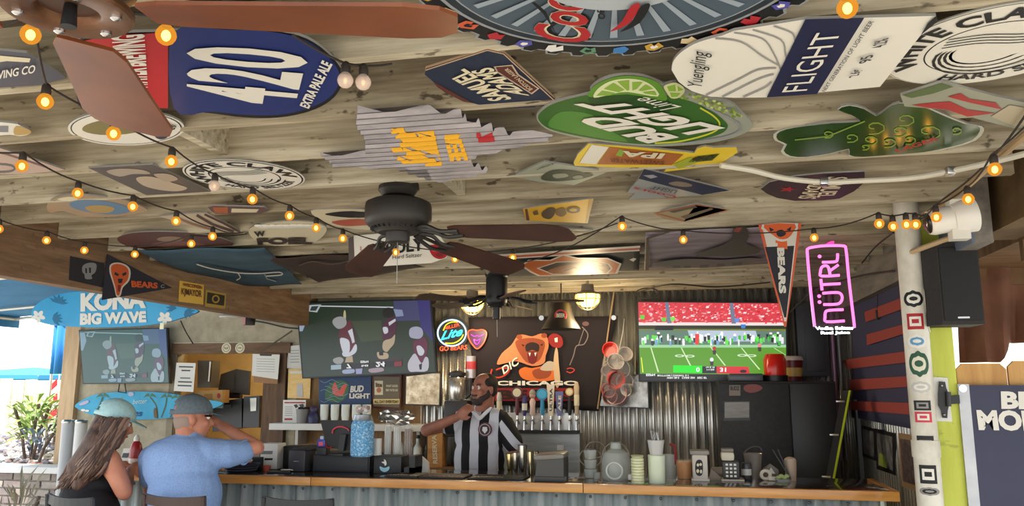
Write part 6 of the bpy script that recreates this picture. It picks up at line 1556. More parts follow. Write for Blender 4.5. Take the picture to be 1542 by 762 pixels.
# blue jar on the drawer
pj = at_y(545, 684, 4.93); kj = mpp(pj)
t = thing('blue_jar', 'big glass jar packed with blue and white speckled filling on the cash drawer', 'jar', (pj.x, 4.93, zd))
hh = at_y(545, 640, 4.93).z - zd
M_SPK = grain((60, 140, 200), (214, 232, 240), 85, (1, 1, 1), .5, .5, c3=(96, 166, 212))
MB().lathe((pj.x, 4.93, zd), [(0, 0), (15 * kj, 0), (17.5 * kj, .01), (17.5 * kj, hh), (15 * kj, hh + .03), (13 * kj, hh + .035), (0, hh + .035)], M_SPK, 24).build('filling', t)
MB().lathe((pj.x, 4.93, zd + hh + .03), [(15.3 * kj, 0), (14.5 * kj, .015), (14 * kj, .035), (0, .036)], mat((150, 156, 160), .25, .6), 24).build('lid', t)
t = thing('candy_bag', 'clear bag of small sweets lying on the blue jar lid', 'bag', (pj.x, 4.93, zd + hh + .066))
MB().ball((pj.x, 4.93, zd + hh + .10), (.055, .04, .03), glass((226, 222, 220), .3, .1), 14, 9).build('film', t)
for i in range(6): MB().ball((pj.x - .035 + .014 * i, 4.925, zd + hh + .095 + .012 * (i % 2)), .014, mat([(190, 150, 140), (226, 220, 214), (120, 60, 60)][i % 3], .4), 8, 6).build('sweet', t)
t, p, k = item('pillar_candle', 'short white electric candle beside the blue jar', 'candle', 568, 711)
zc = at_y(568, 689, p.y + .12).z
tcad = thing('bar_caddy', 'black napkin caddy with a pale bird badge', 'caddy', spot(593, 714))
pc_ = spot(593, 714); kc = mpp(pc_)
MB().bbox(pc_ + Vector((-.045, .075, 13 * kc)), (44 * kc, .15, 26 * kc), DRK2, .005).build('body', tcad)
MB().b2(pc_ + Vector((16 * kc, 0, 0)), pc_ + Vector((33 * kc, .15, 10 * kc)), DRK2).build('tray', tcad)
MB().b2(pc_ + Vector((24 * kc, .0, 0)), pc_ + Vector((33 * kc, .15, 27 * kc)), DRK2).build('divider', tcad)
plq = YP(pc_.y - .004)
art('badge_print', tcad, plq, [(c42(*smooth([(965, 650), (1010, 665), (1055, 650), (1050, 685), (1010, 705), (972, 685)], 3)), tin((150, 200, 214))), (c42(*smooth([(980, 610), (1010, 600), (1000, 585), (1020, 590), (1030, 625), (1015, 645), (1005, 625)], 3)), T_WHITE)])
MB().bbox(pc_ + Vector((20 * kc, .04, 6 * kc)), (9 * kc, .05, 5 * kc), WHITE, .003).build('napkins', tcad)
zcad = ZBAR + 26 * kc
MB().cyl((at_y(568, 690, pc_.y + .08).x, pc_.y + .08, zcad - .002), (at_y(568, 690, pc_.y + .08).x, pc_.y + .08, zcad + 25 * kc), 6.5 * kc, mat((232, 230, 224), .5), n=18).build('wax', t)
t.location = t.location
for ch in t.children: pass
# straws in clear bags standing behind the caddy
for i, (px, w, hh_, lab) in enumerate(((583, 12, 62, 'bundle of white drinking straws in clear wrap behind the caddy'), (597, 14, 62, 'thicker bundle of printed white straws in clear wrap behind the caddy'), (614, 15, 60, 'bundle of brown stirrers in clear wrap behind the caddy'))):
    b = Vector((at_y(px, 690, 5.24).x, 5.24, ZBAR)); kk = mpp(b)
    t = thing('straw_bundle', lab, 'straws', b)
    h_ = (hh_ + 4) * kk
    for j in range(9):
        a = j * 2.4; rr = .35 * w * kk * math.sqrt(j / 9)
        MB().cyl(b + Vector((rr * math.cos(a), rr * math.sin(a), 0)), b + Vector((rr * 1.1 * math.cos(a), rr * 1.1 * math.sin(a), h_ * (.93 + .01 * (j % 4)))), .0065, mat((232, 232, 226), .4) if i < 2 else mat((150, 126, 104), .5), n=7).build('straw', t)
    MB().lathe(b, [(0, 0), (w * .46 * kk, 0), (w * .47 * kk, h_ * .6), (w * .42 * kk, h_), (w * .3 * kk, h_ + .014), (0, h_ + .016)], glass((235, 235, 235), .22, .08), 12).build('wrap', t)
t = thing('foil_bag', 'crumpled silver snack bag gathered above the straws', 'bag', at_y(590, 640, 5.24))
bm = bmesh.new(); bmesh.ops.create_icosphere(bm, subdivisions=3, radius=1)
rn = random.Random(2); pf = at_y(597, 628, 5.24)
for v in bm.verts: v.co = Vector((v.co.x * .12, v.co.y * .05, v.co.z * .05)) * (1 + rn.uniform(-.22, .22)) + pf
MB().add([v.co.copy() for v in bm.verts], [[v.index for v in f.verts] for f in bm.faces], mat((206, 200, 190), .2, .8)).build('foil', t); bm.free()
t, p, k = item('paper_bag', 'small white paper bag leaning beside the caddy', 'bag', 634, 706)
MB().prism([p + Vector((-.03, .02, 0)), p + Vector((.045, .02, 0)), p + Vector((.03, .05, .06)), p + Vector((-.022, .06, .10))], (0, .03, 0), mat((220, 216, 208), .7)).build('paper', t)
# rubber bar mats
def barmat(px0, px1, yb, lab, txts):
    a, b = spot(px0, yb), spot(px1, yb)
    t_ = thing('bar_mat', lab, 'mat', (a + b) / 2)
    y0 = 4.80
    MB().bbox(((a.x + b.x) / 2, y0 + .12, ZBAR + .005), (b.x - a.x, .22, .01), mat((22, 22, 24), .6), .003).build('rubber', t_)
    for s_, u0, u1, m_ in txts:
        q = ZP(ZBAR + .011)
        uv, fs = textmesh(s_, .03)
        vs = [Vector((a.x + (b.x - a.x) * (u0 + (u1 - u0) * u), y0 + .03 + .07 * v, ZBAR + .0115)) for u, v in uv]
        MB().add(vs, fs, m_).build('lettering', t_)
barmat(588, 640, 716, 'black rubber bar mat with white letters before the caddy', (('COLD BEER HERE', .02, .95, T_WHITE),))
barmat(642, 712, 716, 'black rubber bar mat with dull red letters before the bartender', (('CORRALES', .05, .95, mat((150, 84, 84), .6)),))
barmat(716, 800, 717, 'black rubber bar mat with pale letters under the steel shakers', (('JAMESON', .05, .6, T_CREAM),))
# shakers
for px, yb, h_, w, lab, c in ((767, 711, 31, 11, 'gold tinted steel cocktail tin at the end of the shaker row', (214, 200, 150)), (776, 705, 33, 10, 'slim steel cocktail tin behind the tall shaker', (196, 192, 184)), (787, 714, 44, 14, 'tallest steel cocktail shaker on the bar mat', (206, 204, 200)), (797, 703, 36, 11, 'brassy steel cocktail tin next to the condiment box', (206, 196, 160)), (804, 700, 34, 11, 'steel cocktail tin closest to the condiment box', (200, 196, 188))):
    t, p, k = item('cocktail_shaker', lab, 'shaker', px, yb)
    if px > 790:
        p = Vector((at_y(px + 2, 700, 5.06 if px < 800 else 5.2).x, 5.06 if px < 800 else 5.2, ZBAR)); t.location = p
    if px < 800: p = p + Vector((0, 0, .0105)) if p.y < 5.03 else p
    MB().lathe(p, [(0, 0), (w * .38 * k, 0), (w * .4 * k, .004), (w * .52 * k, h_ * k), (w * .5 * k, h_ * k), (w * .37 * k, .008)], mat(c, .13, 1.0), 22).build('tin', t)
    MB().tube([p + Vector((w * .52 * k * math.cos(a), w * .52 * k * math.sin(a), h_ * k)) for a in [2 * math.pi * j / 22 for j in range(22)]], .0018, mat(c, .13, 1.0), 5, closed=True).build('rim', t)
# black condiment box
t, p, k = item('condiment_box', 'dark bar caddy box with a domed lid', 'box', 829, 726)
MB().prism([p + Vector((-24 * k, 0, 0)), p + Vector((20 * k, 0, 0)), p + Vector((20 * k, 0, 34 * k)), p + Vector((-21 * k, 0, 34 * k))], (0, .2, 0), mat((60, 58, 54), .45)).build('body', t)
MB().bbox(p + Vector((-2 * k, .09, 37 * k)), (47 * k, .22, 8 * k), mat((120, 116, 108), .35), .02, Matrix.Rotation(R(-4), 3, 'Y')).build('lid', t)
MB().bbox(p + Vector((0, -.004, 4 * k)), (50 * k, .012, 8 * k), mat((50, 48, 46), .5), .004).build('foot', t)
# wire rack with glasses, clear jug
t, p, k = item('glass_stack', 'stack of upturned glasses in a wire rack', 'glasses', 888, 721)
GL = glass((206, 214, 208), .42, .05)
for j in range(3): MB().lathe(p + Vector((-.0, .05, 14 * k * j)), [(0, 0), (8 * k, 0), (9 * k, .003), (10.5 * k, 13 * k), (9.8 * k, 13 * k), (8 * k, .008)], GL, 18).build('glass', t)
MB().lathe(p + Vector((10 * k, .03, 0)), [(0, 0), (5 * k, 0), (5.5 * k, 9 * k), (5 * k, 9 * k)], GL, 14).build('glass', t)
for (ox, oz, rr) in ((8, 42, 15), (0, 30, 17)):
    MB().tube([p + Vector((ox * k + rr * k * math.cos(a), .06, oz * k + rr * .8 * k * math.sin(a))) for a in [2 * math.pi * j / 22 for j in range(22)]], .0035, mat((110, 104, 96), .35, .7), 6, closed=True).build('wire_loop', t)
t, p, k = item('glass_jug', 'squat clear glass jug with a round embossed face and wire bail', 'jug', 927, 724)
MB().lathe(p + Vector((0, .07, 0)), [(0, 0), (21 * k, 0), (23 * k, 4 * k), (23 * k, 28 * k), (19 * k, 40 * k), (9 * k, 46 * k), (8 * k, 54 * k), (9.5 * k, 56 * k)], GL, 26).build('body', t)
MB().tube([p + Vector((-1 * k + 12 * k * math.cos(a), -.02, 15 * k + 12 * k * math.sin(a))) for a in [2 * math.pi * j / 22 for j in range(22)]], .006, mat((200, 204, 196), .2), 7, closed=True).build('embossed_ring', t)
MB().tube([p + Vector((20 * k * math.cos(a), .05, 36 * k + 20 * k * math.sin(a))) for a in [math.pi * j / 14 for j in range(15)]], .004, mat((110, 104, 96), .35, .7), 6).build('bail', t)
MB().bbox(p + Vector((24 * k, .0, 6 * k)), (10 * k, .03, 8 * k), mat((216, 212, 204), .5), .004).build('napkin_fold', t)
# pale cup stacks
t, p, k = item('cup_stack', 'pale yellow green stack of plastic cups', 'cups', 960, 729)
for j in range(9): MB().lathe(p + Vector((0, .04, 4.2 * k * j)), [(8.2 * k, 0), (9.8 * k, .2 * k), (9.8 * k, 3 * k), (8.2 * k, 4.2 * k)], mat((206, 208, 168), .4), 20).build('cup', t)
MB().lathe(p + Vector((0, .04, 37.8 * k)), [(8.2 * k, 0), (9.9 * k, 3 * k), (9.0 * k, 4.0 * k), (8.5 * k, 2 * k), (0, 1 * k)], mat((176, 178, 140), .4), 20).build('rim', t)
t, p, k = item('cup_stack', 'smooth mint stack of cups with a grey cup on top', 'cups', 989, 729)
MB().lathe(p + Vector((0, .05, 0)), [(0, 0), (12 * k, 0), (12.5 * k, 1 * k), (13 * k, 41 * k), (12 * k, 42 * k), (0, 42 * k)], mat((206, 216, 190), .35), 24).build('sleeve', t)
MB().lathe(p + Vector((0, .05, 42 * k)), [(0, 0), (9.5 * k, 0), (13 * k, 22 * k), (12.3 * k, 22 * k), (9 * k, 1 * k)], mat((190, 190, 186), .4), 22).build('cup', t)
rn = random.Random(9)
for i in range(12):
    a = rn.uniform(0, 6.28); q = p + Vector((6 * k * math.cos(a), .05 + 6 * k * math.sin(a), 60 * k))
    MB().tube([q, q + Vector((rn.uniform(-4, 4) * k, rn.uniform(-4, 4) * k, rn.uniform(12, 20) * k)), q + Vector((rn.uniform(-7, 7) * k, 0, rn.uniform(14, 22) * k))], .0022, mat((150, 150, 146), .2, .8), 5).build('glitter_pick', t)
t, p, k = item('glass_jug', 'clear pitcher with a red rimmed handle behind the cup stacks', 'pitcher', 1008, 716)
MB().lathe(p + Vector((0, .06, 0)), [(0, 0), (10 * k, 0), (12 * k, 34 * k), (11.4 * k, 34 * k)], GL, 20).build('body', t)
MB().tube([p + Vector((2 * k, .02, 50 * k)), p + Vector((9 * k, .02, 48 * k)), p + Vector((10 * k, .02, 36 * k)), p + Vector((10 * k, .03, 20 * k))], .008, mat((150, 40, 44), .4), 8).build('handle', t)
# orange pint
t, p, k = item('beer_cup', 'plastic cup filled with amber orange beer', 'cup', 1031, 722)
MB().lathe(p + Vector((0, .05, .002)), [(0, 0), (10 * k, 0), (12 * k, 25 * k), (0, 25 * k)], mat((206, 126, 26), .15, 0, .5), 24).build('beer', t)
MB().lathe(p + Vector((0, .05, 0)), [(0, 0), (10.3 * k, 0), (12.6 * k, 28 * k), (12.9 * k, 28.5 * k), (12.3 * k, 28 * k)], glass((240, 220, 190), .25, .05), 24).build('cup', t)
# emblem tin
t, p, k = item('snack_tin', 'pale square tin with black oval emblem beside the amber cup', 'tin', 1055, 725)
MB().bbox(p + Vector((0, .06, 2 * k)), (27 * k, .13, 4 * k), mat((200, 192, 182), .4), .006).build('base', t)
MB().bbox(p + Vector((0, .06, 21 * k)), (23 * k, .11, 36 * k), mat((196, 188, 178), .4), .012).build('body', t)
MB().bbox(p + Vector((0, .06, 42 * k)), (29 * k, .13, 7 * k), mat((140, 134, 126), .4), .012).build('lid', t)
plt = YP(p.y + .004)
cz = crop(860, 630, 4.058)
art('emblem', t, plt, [(cz(*smooth([(765, 262), (785, 252), (802, 265), (806, 310), (800, 345), (782, 352), (764, 340), (758, 300)], 3)), T_BLACK), (cz(*ell(775, 285, 8, 10, 10)), T_CREAM), (cz(*ell(792, 282, 8, 9, 10)), T_CREAM), (cz(*ell(774, 322, 9, 12, 10)), T_CREAM), (cz(*ell(794, 325, 7, 12, 10)), T_CREAM)])
t, p, k = item('paper_cup', 'tipped paper cup lying behind the emblem tin', 'cup', 1085, 716)
MB().lathe(p + Vector((-12 * k, .1, 9 * k)), [(0, 0), (7 * k, 0), (9 * k, 22 * k), (8.4 * k, 22 * k)], mat((176, 164, 150), .5), 18, (1, -.1, -.06)).build('cup', t)
t, p, k = item('menu_tent', 'folded tan paper tent lying behind the emblem tin', 'paper', 1078, 722)
MB().prism([p + Vector((-10 * k, -.02, 0)), p + Vector((12 * k, -.02, 0)), p + Vector((-6 * k, -.02, 16 * k))], (0, .06, 0), mat((150, 136, 120), .6)).build('paper', t)
# checker cup cluster
t, p, k = item('spice_jar', 'black and white checked jar with cream shoulders', 'jar', 1104, 725)
MB().bbox(p + Vector((0, .06, 1.5 * k)), (34 * k, .13, 3 * k), mat((186, 174, 160), .5), .004).build('coaster', t)
sj = MB().bbox(p + Vector((-2 * k, .06, 16 * k)), (24 * k, .1, 26 * k), mat((34, 34, 36), .4), .006).build('body', t)
plt = YP(p.y + .009)
MB().bbox(p + Vector((-6 * k, .06, 36 * k)), (20 * k, .09, 14 * k), mat((200, 192, 172), .4), .02).build('shoulder', t)
MB().bbox(p + Vector((-6 * k, .06, 45 * k)), (18 * k, .08, 5 * k), mat((120, 112, 100), .4), .006).build('lid', t)
for i in range(3):
    for j in range(4): MB().b2((p.x - 10 * k + 6 * k * i, p.y + .004, p.z + 6 * k + 5.6 * k * j), (p.x - 6.4 * k + 6 * k * i, p.y + .012, p.z + 9 * k + 5.6 * k * j), T_WHITE).build('check', sj)
t, p, k = item('drink_can', 'small black can with white ring emblem beside the checked jar', 'can', 1125, 720)
MB().lathe(p + Vector((0, .03, 0)), [(0, 0), (7 * k, 0), (7.5 * k, 1.5 * k), (7.5 * k, 22 * k), (6.5 * k, 25 * k), (0, 25 * k)], mat((50, 50, 54), .35), 20).build('body', t)
MB().lathe(p + Vector((0, .03, 7 * k)), [(7.55 * k, 0), (7.55 * k, 9 * k)], mat((190, 190, 186), .35), 20).build('label', t)
t, p, k = item('steel_bucket', 'galvanised bucket with its swing handle raised', 'bucket', 1138, 716)
MB().lathe(p + Vector((0, .14, 0)), [(0, 0), (10 * k, 0), (14 * k, 36 * k), (14.6 * k, 37 * k), (13.6 * k, 36 * k), (9.6 * k, 1 * k)], mat((170, 164, 158), .3, .6), 22).build('pail', t)
MB().tube([p + Vector((14 * k * math.cos(a), .14, 37 * k + 10 * k * math.sin(a) + 4 * k * math.cos(a))) for a in [math.pi * j / 12 for j in range(13)]], .004, mat((80, 76, 72), .4, .6), 6).build('handle', t)
t, p, k = item('card_holder', 'little wooden house shaped card holder with white roof', 'holder', 1163, 716)
MB().prism([p + Vector((-10 * k, .1, 0)), p + Vector((12 * k, .1, 0)), p + Vector((12 * k, .1, 14 * k)), p + Vector((1 * k, .1, 22 * k)), p + Vector((-10 * k, .1, 14 * k))], (0, .05, 0), mat((110, 100, 90), .5)).build('body', t)
MB().prism([p + Vector((-5 * k, .095, 8 * k)), p + Vector((7 * k, .095, 8 * k)), p + Vector((1 * k, .095, 17 * k))], (0, .004, 0), T_WHITE).build('gable', t)
t, p, k = item('tape_ring', 'cream napkin ring with dark hole', 'ring', 1154, 723)
q = p + Vector((0, .02, 8 * k))
MB().tube([q + Vector((6.5 * k * math.cos(a), 0, 6 * k * math.sin(a))) for a in [2 * math.pi * j / 20 for j in range(20)]], 2.6 * k, mat((206, 196, 180), .5), 8, closed=True).build('ring', t)
MB().bbox(p + Vector((10 * k, .02, 3 * k)), (14 * k, .04, 6 * k), mat((206, 196, 180), .5), .006).build('tail', t)
t, p, k = item('lime_wedge_cup', 'small clear tub of lime wedges', 'tub', 1180, 726)
MB().lathe(p + Vector((0, .03, 0)), [(0, 0), (10 * k, 0), (12 * k, 4 * k), (11 * k, 4 * k)], GL, 18).build('tub', t)
for i in range(4): MB().ball(p + Vector(((-6 + 4 * i) * k, .03, 6 * k + (i % 2) * 2 * k)), (4 * k, 4 * k, 3 * k), mat((170, 184, 120), .4), 8, 6).build('wedge', t)
t, p, k = item('straw_cup', 'cloudy cup with brown napkins and two dark straws', 'cup', 1193, 719)
MB().lathe(p + Vector((0, .05, 0)), [(0, 0), (7.5 * k, 0), (9.5 * k, 30 * k), (9 * k, 30 * k)], glass((190, 170, 150), .7, .2), 18).build('cup', t)
MB().ball(p + Vector((0, .05, 30 * k)), (9 * k, 9 * k, 5 * k), mat((176, 156, 132), .7), 10, 7).build('napkins', t)
for dx in (-26, -18): MB().cyl(p + Vector((-2 * k, -.0, 2 * k)), p + Vector((dx * k, .02, 46 * k)), .004, DKGREY, n=7).build('straw', t)
# left end of the bar: food basket, sauce cup, box, phone
t, p, k = item('food_basket', 'black plastic basket of pulled pork lined with paper', 'basket', 352, 712)
MB().lathe(p + Vector((0, .09, 0)), [(0, 0), (22 * k, 0), (28 * k, 12 * k), (27 * k, 12 * k), (21 * k, 1 * k)], mat((30, 34, 44), .5), 26).build('basket', t)
for j in range(3): MB().tube([p + Vector(((23.5 + 1.7 * j) * k * math.cos(a), .09 + (23.5 + 1.7 * j) * k * math.sin(a), (3 + 4 * j) * k)) for a in [2 * math.pi * i / 26 for i in range(26)]], .003, mat((70, 76, 90), .5), 5, closed=True).build('rib', t)
rn = random.Random(4)
for i in range(26):
    a = rn.uniform(0, 6.28); rr = rn.uniform(0, 20) * k
    MB().ball(p + Vector((rr * math.cos(a), .09 + rr * math.sin(a), 12 * k + rn.uniform(0, 6) * k)), (rn.uniform(3, 6) * k, rn.uniform(3, 5) * k, 3 * k), mat([(150, 84, 70), (206, 180, 168), (120, 60, 48), (190, 150, 140)][i % 4], .5), 7, 5).build('morsel', t)
t, p, k = item('sauce_cup', 'terracotta red plastic sauce cup', 'cup', 398, 710)
MB().lathe(p + Vector((0, .03, 0)), [(0, 0), (5 * k, 0), (6.5 * k, 8 * k), (6 * k, 8 * k), (5 * k, 6 * k), (0, 6 * k)], mat((176, 80, 58), .5), 18).build('cup', t)
t, p, k = item('menu_holder', 'small black card holder on the bar', 'holder', 386, 706)
MB().bbox(p + Vector((0, -.03, 9 * k)), (24 * k, .05, 18 * k), BLACK, .004).build('body', t)
t = thing('clipper_box', 'white printed carton on the bar near the jamb', 'box', (spot(404, 701).x, 5.12, ZBAR))
p = Vector((at_y(404, 700, 5.12).x, 5.12, ZBAR)); k = mpp(p)
zt2 = at_y(404, 668, 5.12).z - ZBAR
MB().bbox(p + Vector((0, .06, zt2 / 2)), (28 * k, .12, zt2), mat((222, 220, 214), .6), .004).build('carton', t)
plt = YP(5.119)
art('print', t, plt, [([(393, 679), (411, 679), (410, 684), (392, 684)], tin((120, 120, 120))), ([(399, 690), (411, 690), (410, 693), (398, 693)], BLACK)])
t, p, k = item('phone', 'dark phone and pen lying on the bar', 'phone', 415, 713)
MB().bbox(p + Vector((0, .05, .006)), (.15, .07, .01), BLACK, .004, Matrix.Rotation(R(20), 3, 'Z')).build('body', t)
MB().cyl(p + Vector((-.02, .11, .012)), p + Vector((.14, .14, .012)), .005, T_WHITE, n=8).build('pen', t)
# ketchup and condiments between the two guests
pk = Vector((at_y(204, 690, 4.86).x, 4.86, ZBAR)); k = mpp(pk)
t = thing('ketchup_bottle', 'red squeeze ketchup bottle standing on the bar between the guests', 'bottle', pk)
hk = at_y(204, 657, 4.86).z - ZBAR
MB().lathe(pk, [(0, 0), (.036, 0), (.04, .01), (.04, hk * .62), (.03, hk * .78), (.018, hk * .86)], mat((150, 26, 30), .3), 18).build('body', t)
MB().lathe(pk + Vector((0, 0, hk * .86)), [(.02, 0), (.02, .02), (.008, .04), (0, .042)], mat((210, 206, 200), .4), 14).build('cap', t)
MB().lathe(pk + Vector((0, 0, .03)), [(.0405, 0), (.0405, .05)], mat((206, 190, 176), .4), 18).build('label', t)
t = thing('menu_card', 'small printed menu card propped by the ketchup bottle', 'menu', pk + Vector((-.09, .02, 0)))
MB().prism([pk + Vector((-.13, .0, 0)), pk + Vector((-.06, .0, 0)), pk + Vector((-.05, .03, .14)), pk + Vector((-.12, .03, .14))], (0, .004, 0), mat((206, 200, 190), .6)).build('card', t)
for i in range(2): MB().prism([pk + Vector((-.115, -.002 + .012 * i, .03 + .05 * i)), pk + Vector((-.072, -.002 + .012 * i, .03 + .05 * i)), pk + Vector((-.069, .006 + .012 * i, .06 + .05 * i)), pk + Vector((-.111, .006 + .012 * i, .06 + .05 * i))], (0, .002, 0), DKGREY).build('print', t)
# ------------------------------------------------------------------ bar stools
def stool(label, px, Yb, rz, frame_m, seat_m, w=.38, zt_=1.03):
    x = at_y(px, 750, Yb).x
    root = thing('bar_stool', label, 'bar stool', (x, Yb, 0))
    def L(mb, nm): return mb.build(nm, root)
    o = Vector((x, Yb, 0))
    for sx in (-1, 1):
        L(MB().tube([o + Vector((sx * w / 2, -.06, 0)), o + Vector((sx * w / 2, .0, .66)), o + Vector((sx * (w / 2 - .005), -.03, zt_))], .015, frame_m, 8), 'back_leg')
        L(MB().tube([o + Vector((sx * (w / 2 - .01), .40, 0)), o + Vector((sx * (w / 2 - .02), .36, .66))], .015, frame_m, 8), 'front_leg')
        L(MB().tube([o + Vector((sx * w / 2, -.04, .22)), o + Vector((sx * (w / 2 - .01), .39, .22))], .009, frame_m, 6), 'side_rung')
    L(MB().tube([o + Vector((-w / 2, .385, .26)), o + Vector((w / 2, .385, .26))], .011, frame_m, 8), 'foot_rung')
    L(MB().bbox(o + Vector((0, .19, .67)), (w + .02, .40, .04), seat_m, .018), 'seat')
    for k, (z, h) in enumerate(((zt_ - .02, .05), (zt_ - .11, .035), (zt_ - .19, .035))):
        n = 8; vs = []; fs = []
        for i in range(n + 1):
            u = i / n * 2 - 1; y = -.03 - .03 * (1 - u * u) + (.985 - z) * .05
            for (dy, dz) in ((0, -h / 2), (0, h / 2), (.016, h / 2), (.016, -h / 2)): vs.append(o + Vector((u * w / 2, y + dy, z + dz - .012 * (1 - u * u))))
        for i in range(n):
            for j in range(4): fs.append((i * 4 + j, i * 4 + (j + 1) % 4, (i + 1) * 4 + (j + 1) % 4, (i + 1) * 4 + j))
        fs += [(0, 1, 2, 3), tuple(n * 4 + j for j in (3, 2, 1, 0))]
        L(MB().add(vs, fs, frame_m), 'back_slat')
    root.rotation_euler = (0, 0, R(rz))
    return root
M_BST = mat((36, 38, 42), .4, .3)
stool('black ladder back bar stool under the long haired guest', 113, 3.83, -15, M_BST, BLACK)
stool('dark brown ladder back bar stool under the guest in the blue shirt', 267, 3.96, -4, mat((62, 42, 36), .45, .1), mat((50, 34, 30), .5))
stool('empty black ladder back bar stool in front of the bar', 452, 4.0, 0, M_BST, BLACK, .39)

# ------------------------------------------------------------------ people
def cap_mesh(mb, p0, r0, p1, r1, m, n=14):
    p0, p1 = Vector(p0), Vector(p1); d = (p1 - p0); l = d.length; d = d.normalized() if l > 1e-6 else Vector((0, 0, 1))
    prof = [(r0 * math.cos(a), -r0 * math.sin(-a) if False else r0 * math.sin(a)) for a in [R(-88), R(-60), R(-30), 0]]
    prof += [(r1 * math.cos(a), l + r1 * math.sin(a)) for a in [0, R(30), R(60), R(88)]]
    mb.lathe(p0, prof, m, n, d)
    k = len(mb.v)
    mb.add(mb.v[k - n * 8:k - n * 7], [list(range(n))[::-1]], m); k = len(mb.v)
    mb.add(mb.v[k - n * 1 - n:k - n], [list(range(n))], m)
def ell_mesh(mb, c, r, m, rot=None):
    c = Vector(c); t_ = MB(); t_.ball((0, 0, 0), r, m, 18, 12)
    mb.add([(rot @ Vector(v) if rot is not None else Vector(v)) + c for v in t_.v], t_.f, m)
def flesh(name, parent, prims, mats, voxel=.009, it=6, pick=None, shrink=0):
    mb = MB(); m0 = mats[0]
    for p in prims:
        if p[0] == 'c': cap_mesh(mb, p[1], p[2], p[3], p[4], m0)
        else: ell_mesh(mb, p[1], p[2], m0, p[3] if len(p) > 3 else None)
    o = mb.build('tmp', None, (0, 0, 0))
    bm = bmesh.new(); bm.from_mesh(o.data); bmesh.ops.remove_doubles(bm, verts=bm.verts, dist=1e-5); bmesh.ops.recalc_face_normals(bm, faces=bm.faces); bm.to_mesh(o.data); bm.free()
    md = o.modifiers.new('r', 'REMESH'); md.mode = 'VOXEL'; md.voxel_size = voxel
    sm_ = o.modifiers.new('s', 'SMOOTH'); sm_.iterations = it; sm_.factor = .5
    dg = bpy.context.evaluated_depsgraph_get(); dg.update()
    me = bpy.data.meshes.new_from_object(o.evaluated_get(dg))
    bpy.data.objects.remove(o)
    me.materials.clear()
    for m in mats: me.materials.append(m)
    org = wloc(parent)
    idx = []
    for p in me.polygons:
        p.use_smooth = True
        p.material_index = pick(p.center) if pick else 0
    for v in me.vertices: v.co -= org
    ob = bpy.data.objects.new(name, me); col.objects.link(ob); ob.parent = parent
    return ob
class Head:
    def __init__(s, c, yaw, tilt=0.0, k=1.0):
        """yaw: heading of the face, degrees counter clockwise from +X"""
        s.c = Vector(c); s.k = k
        a = R(yaw); f = Vector((math.cos(a), math.sin(a), 0)); s.f = (f * math.cos(R(tilt)) + Vector((0, 0, math.sin(R(tilt))))).normalized()
        s.r = s.f.cross(Vector((0, 0, 1))).normalized(); s.u = s.r.cross(s.f)
        s.rot = Matrix((s.f, s.r, s.u)).transposed()
    def p(s, f, r, u): return s.c + (s.f * f + s.r * r + s.u * u) * s.k
    def e(s, f, r, u, rf, rr, ru): return ('e', s.p(f, r, u), (rf * s.k, rr * s.k, ru * s.k), s.rot)
    def cp(s, a, ra, b, rb): return ('c', s.p(*a), ra * s.k, s.p(*b), rb * s.k)
    def prims(s):
        return [s.e(-.012, 0, .035, .098, .078, .09), s.e(.028, 0, -.035, .068, .062, .085), s.e(.055, 0, -.092, .034, .036, .03), s.cp((.088, 0, .012), .010, (.108, 0, -.03), .015), s.e(.09, .014, -.034, .014, .012, .010), s.e(.09, -.014, -.034, .014, .012, .010),
                s.e(-.005, .079, -.008, .02, .012, .032), s.e(-.005, -.079, -.008, .02, .012, .032), s.cp((.082, -.036, .03), .012, (.082, .036, .03), .012), s.e(.066, .038, -.025, .026, .022, .024), s.e(.066, -.038, -.025, .026, .022, .024), s.cp((.086, -.02, -.062), .009, (.086, .02, -.062), .009)]
    def face(s, parent, lip=(150, 84, 76)):
        for q in (-1, 1):
            MB().ball(s.p(.083, .031 * q, .010), .0125 * s.k, mat((232, 226, 220), .3), 10, 7).build('eye', parent)
            MB().ball(s.p(.0925, .031 * q, .009), .0055 * s.k, mat((40, 28, 22), .2), 8, 6).build('pupil', parent)
            MB().tube([s.p(.094, .016 * q, .028), s.p(.096, .031 * q, .034), s.p(.086, .05 * q, .03)], .004 * s.k, mat((40, 30, 26), .8), 6).build('eyebrow', parent)
        MB().tube([s.p(.092, -.024, -.064), s.p(.097, 0, -.062), s.p(.092, .024, -.064)], .004 * s.k, mat(lip, .5), 6).build('mouth', parent)
def hand(c, d, n, k=1.0, curl=.5):
    """palm at c, fingers along d, n = back of the hand; four fingers and a thumb"""
    c, d, n = Vector(c), Vector(d).normalized(), Vector(n); n = (n - d * n.dot(d)).normalized(); s_ = d.cross(n)
    pr = [('c', c - d * .03 * k, .026 * k, c + d * .035 * k, .032 * k), ('c', c + s_ * .02 * k - d * .01, .02 * k, c + s_ * .024 * k + d * .04 * k, .018 * k), ('c', c - s_ * .02 * k - d * .01, .02 * k, c - s_ * .024 * k + d * .04 * k, .018 * k)]
    for i, (off, L_) in enumerate(((.03, .062), (.010, .074), (-.010, .07), (-.03, .055))):
        a = c + d * .045 * k + s_ * off * k; b = a + (d * (1 - curl * .4) - n * curl * .5).normalized() * L_ * .5 * k
        e = b + (d * (1 - curl) - n * (.2 + curl)).normalized() * L_ * .5 * k
        pr += [('c', a, .0105 * k, b, .0098 * k), ('c', b, .0098 * k, e, .0085 * k)]
    a = c + s_ * .03 * k - d * .015 * k; b = a + (s_ * .8 + d * .6).normalized() * .04 * k; e = b + (d * .9 - n * .3).normalized() * .03 * k
    pr += [('c', a, .014 * k, b, .012 * k), ('c', b, .012 * k, e, .010 * k)]
    return pr
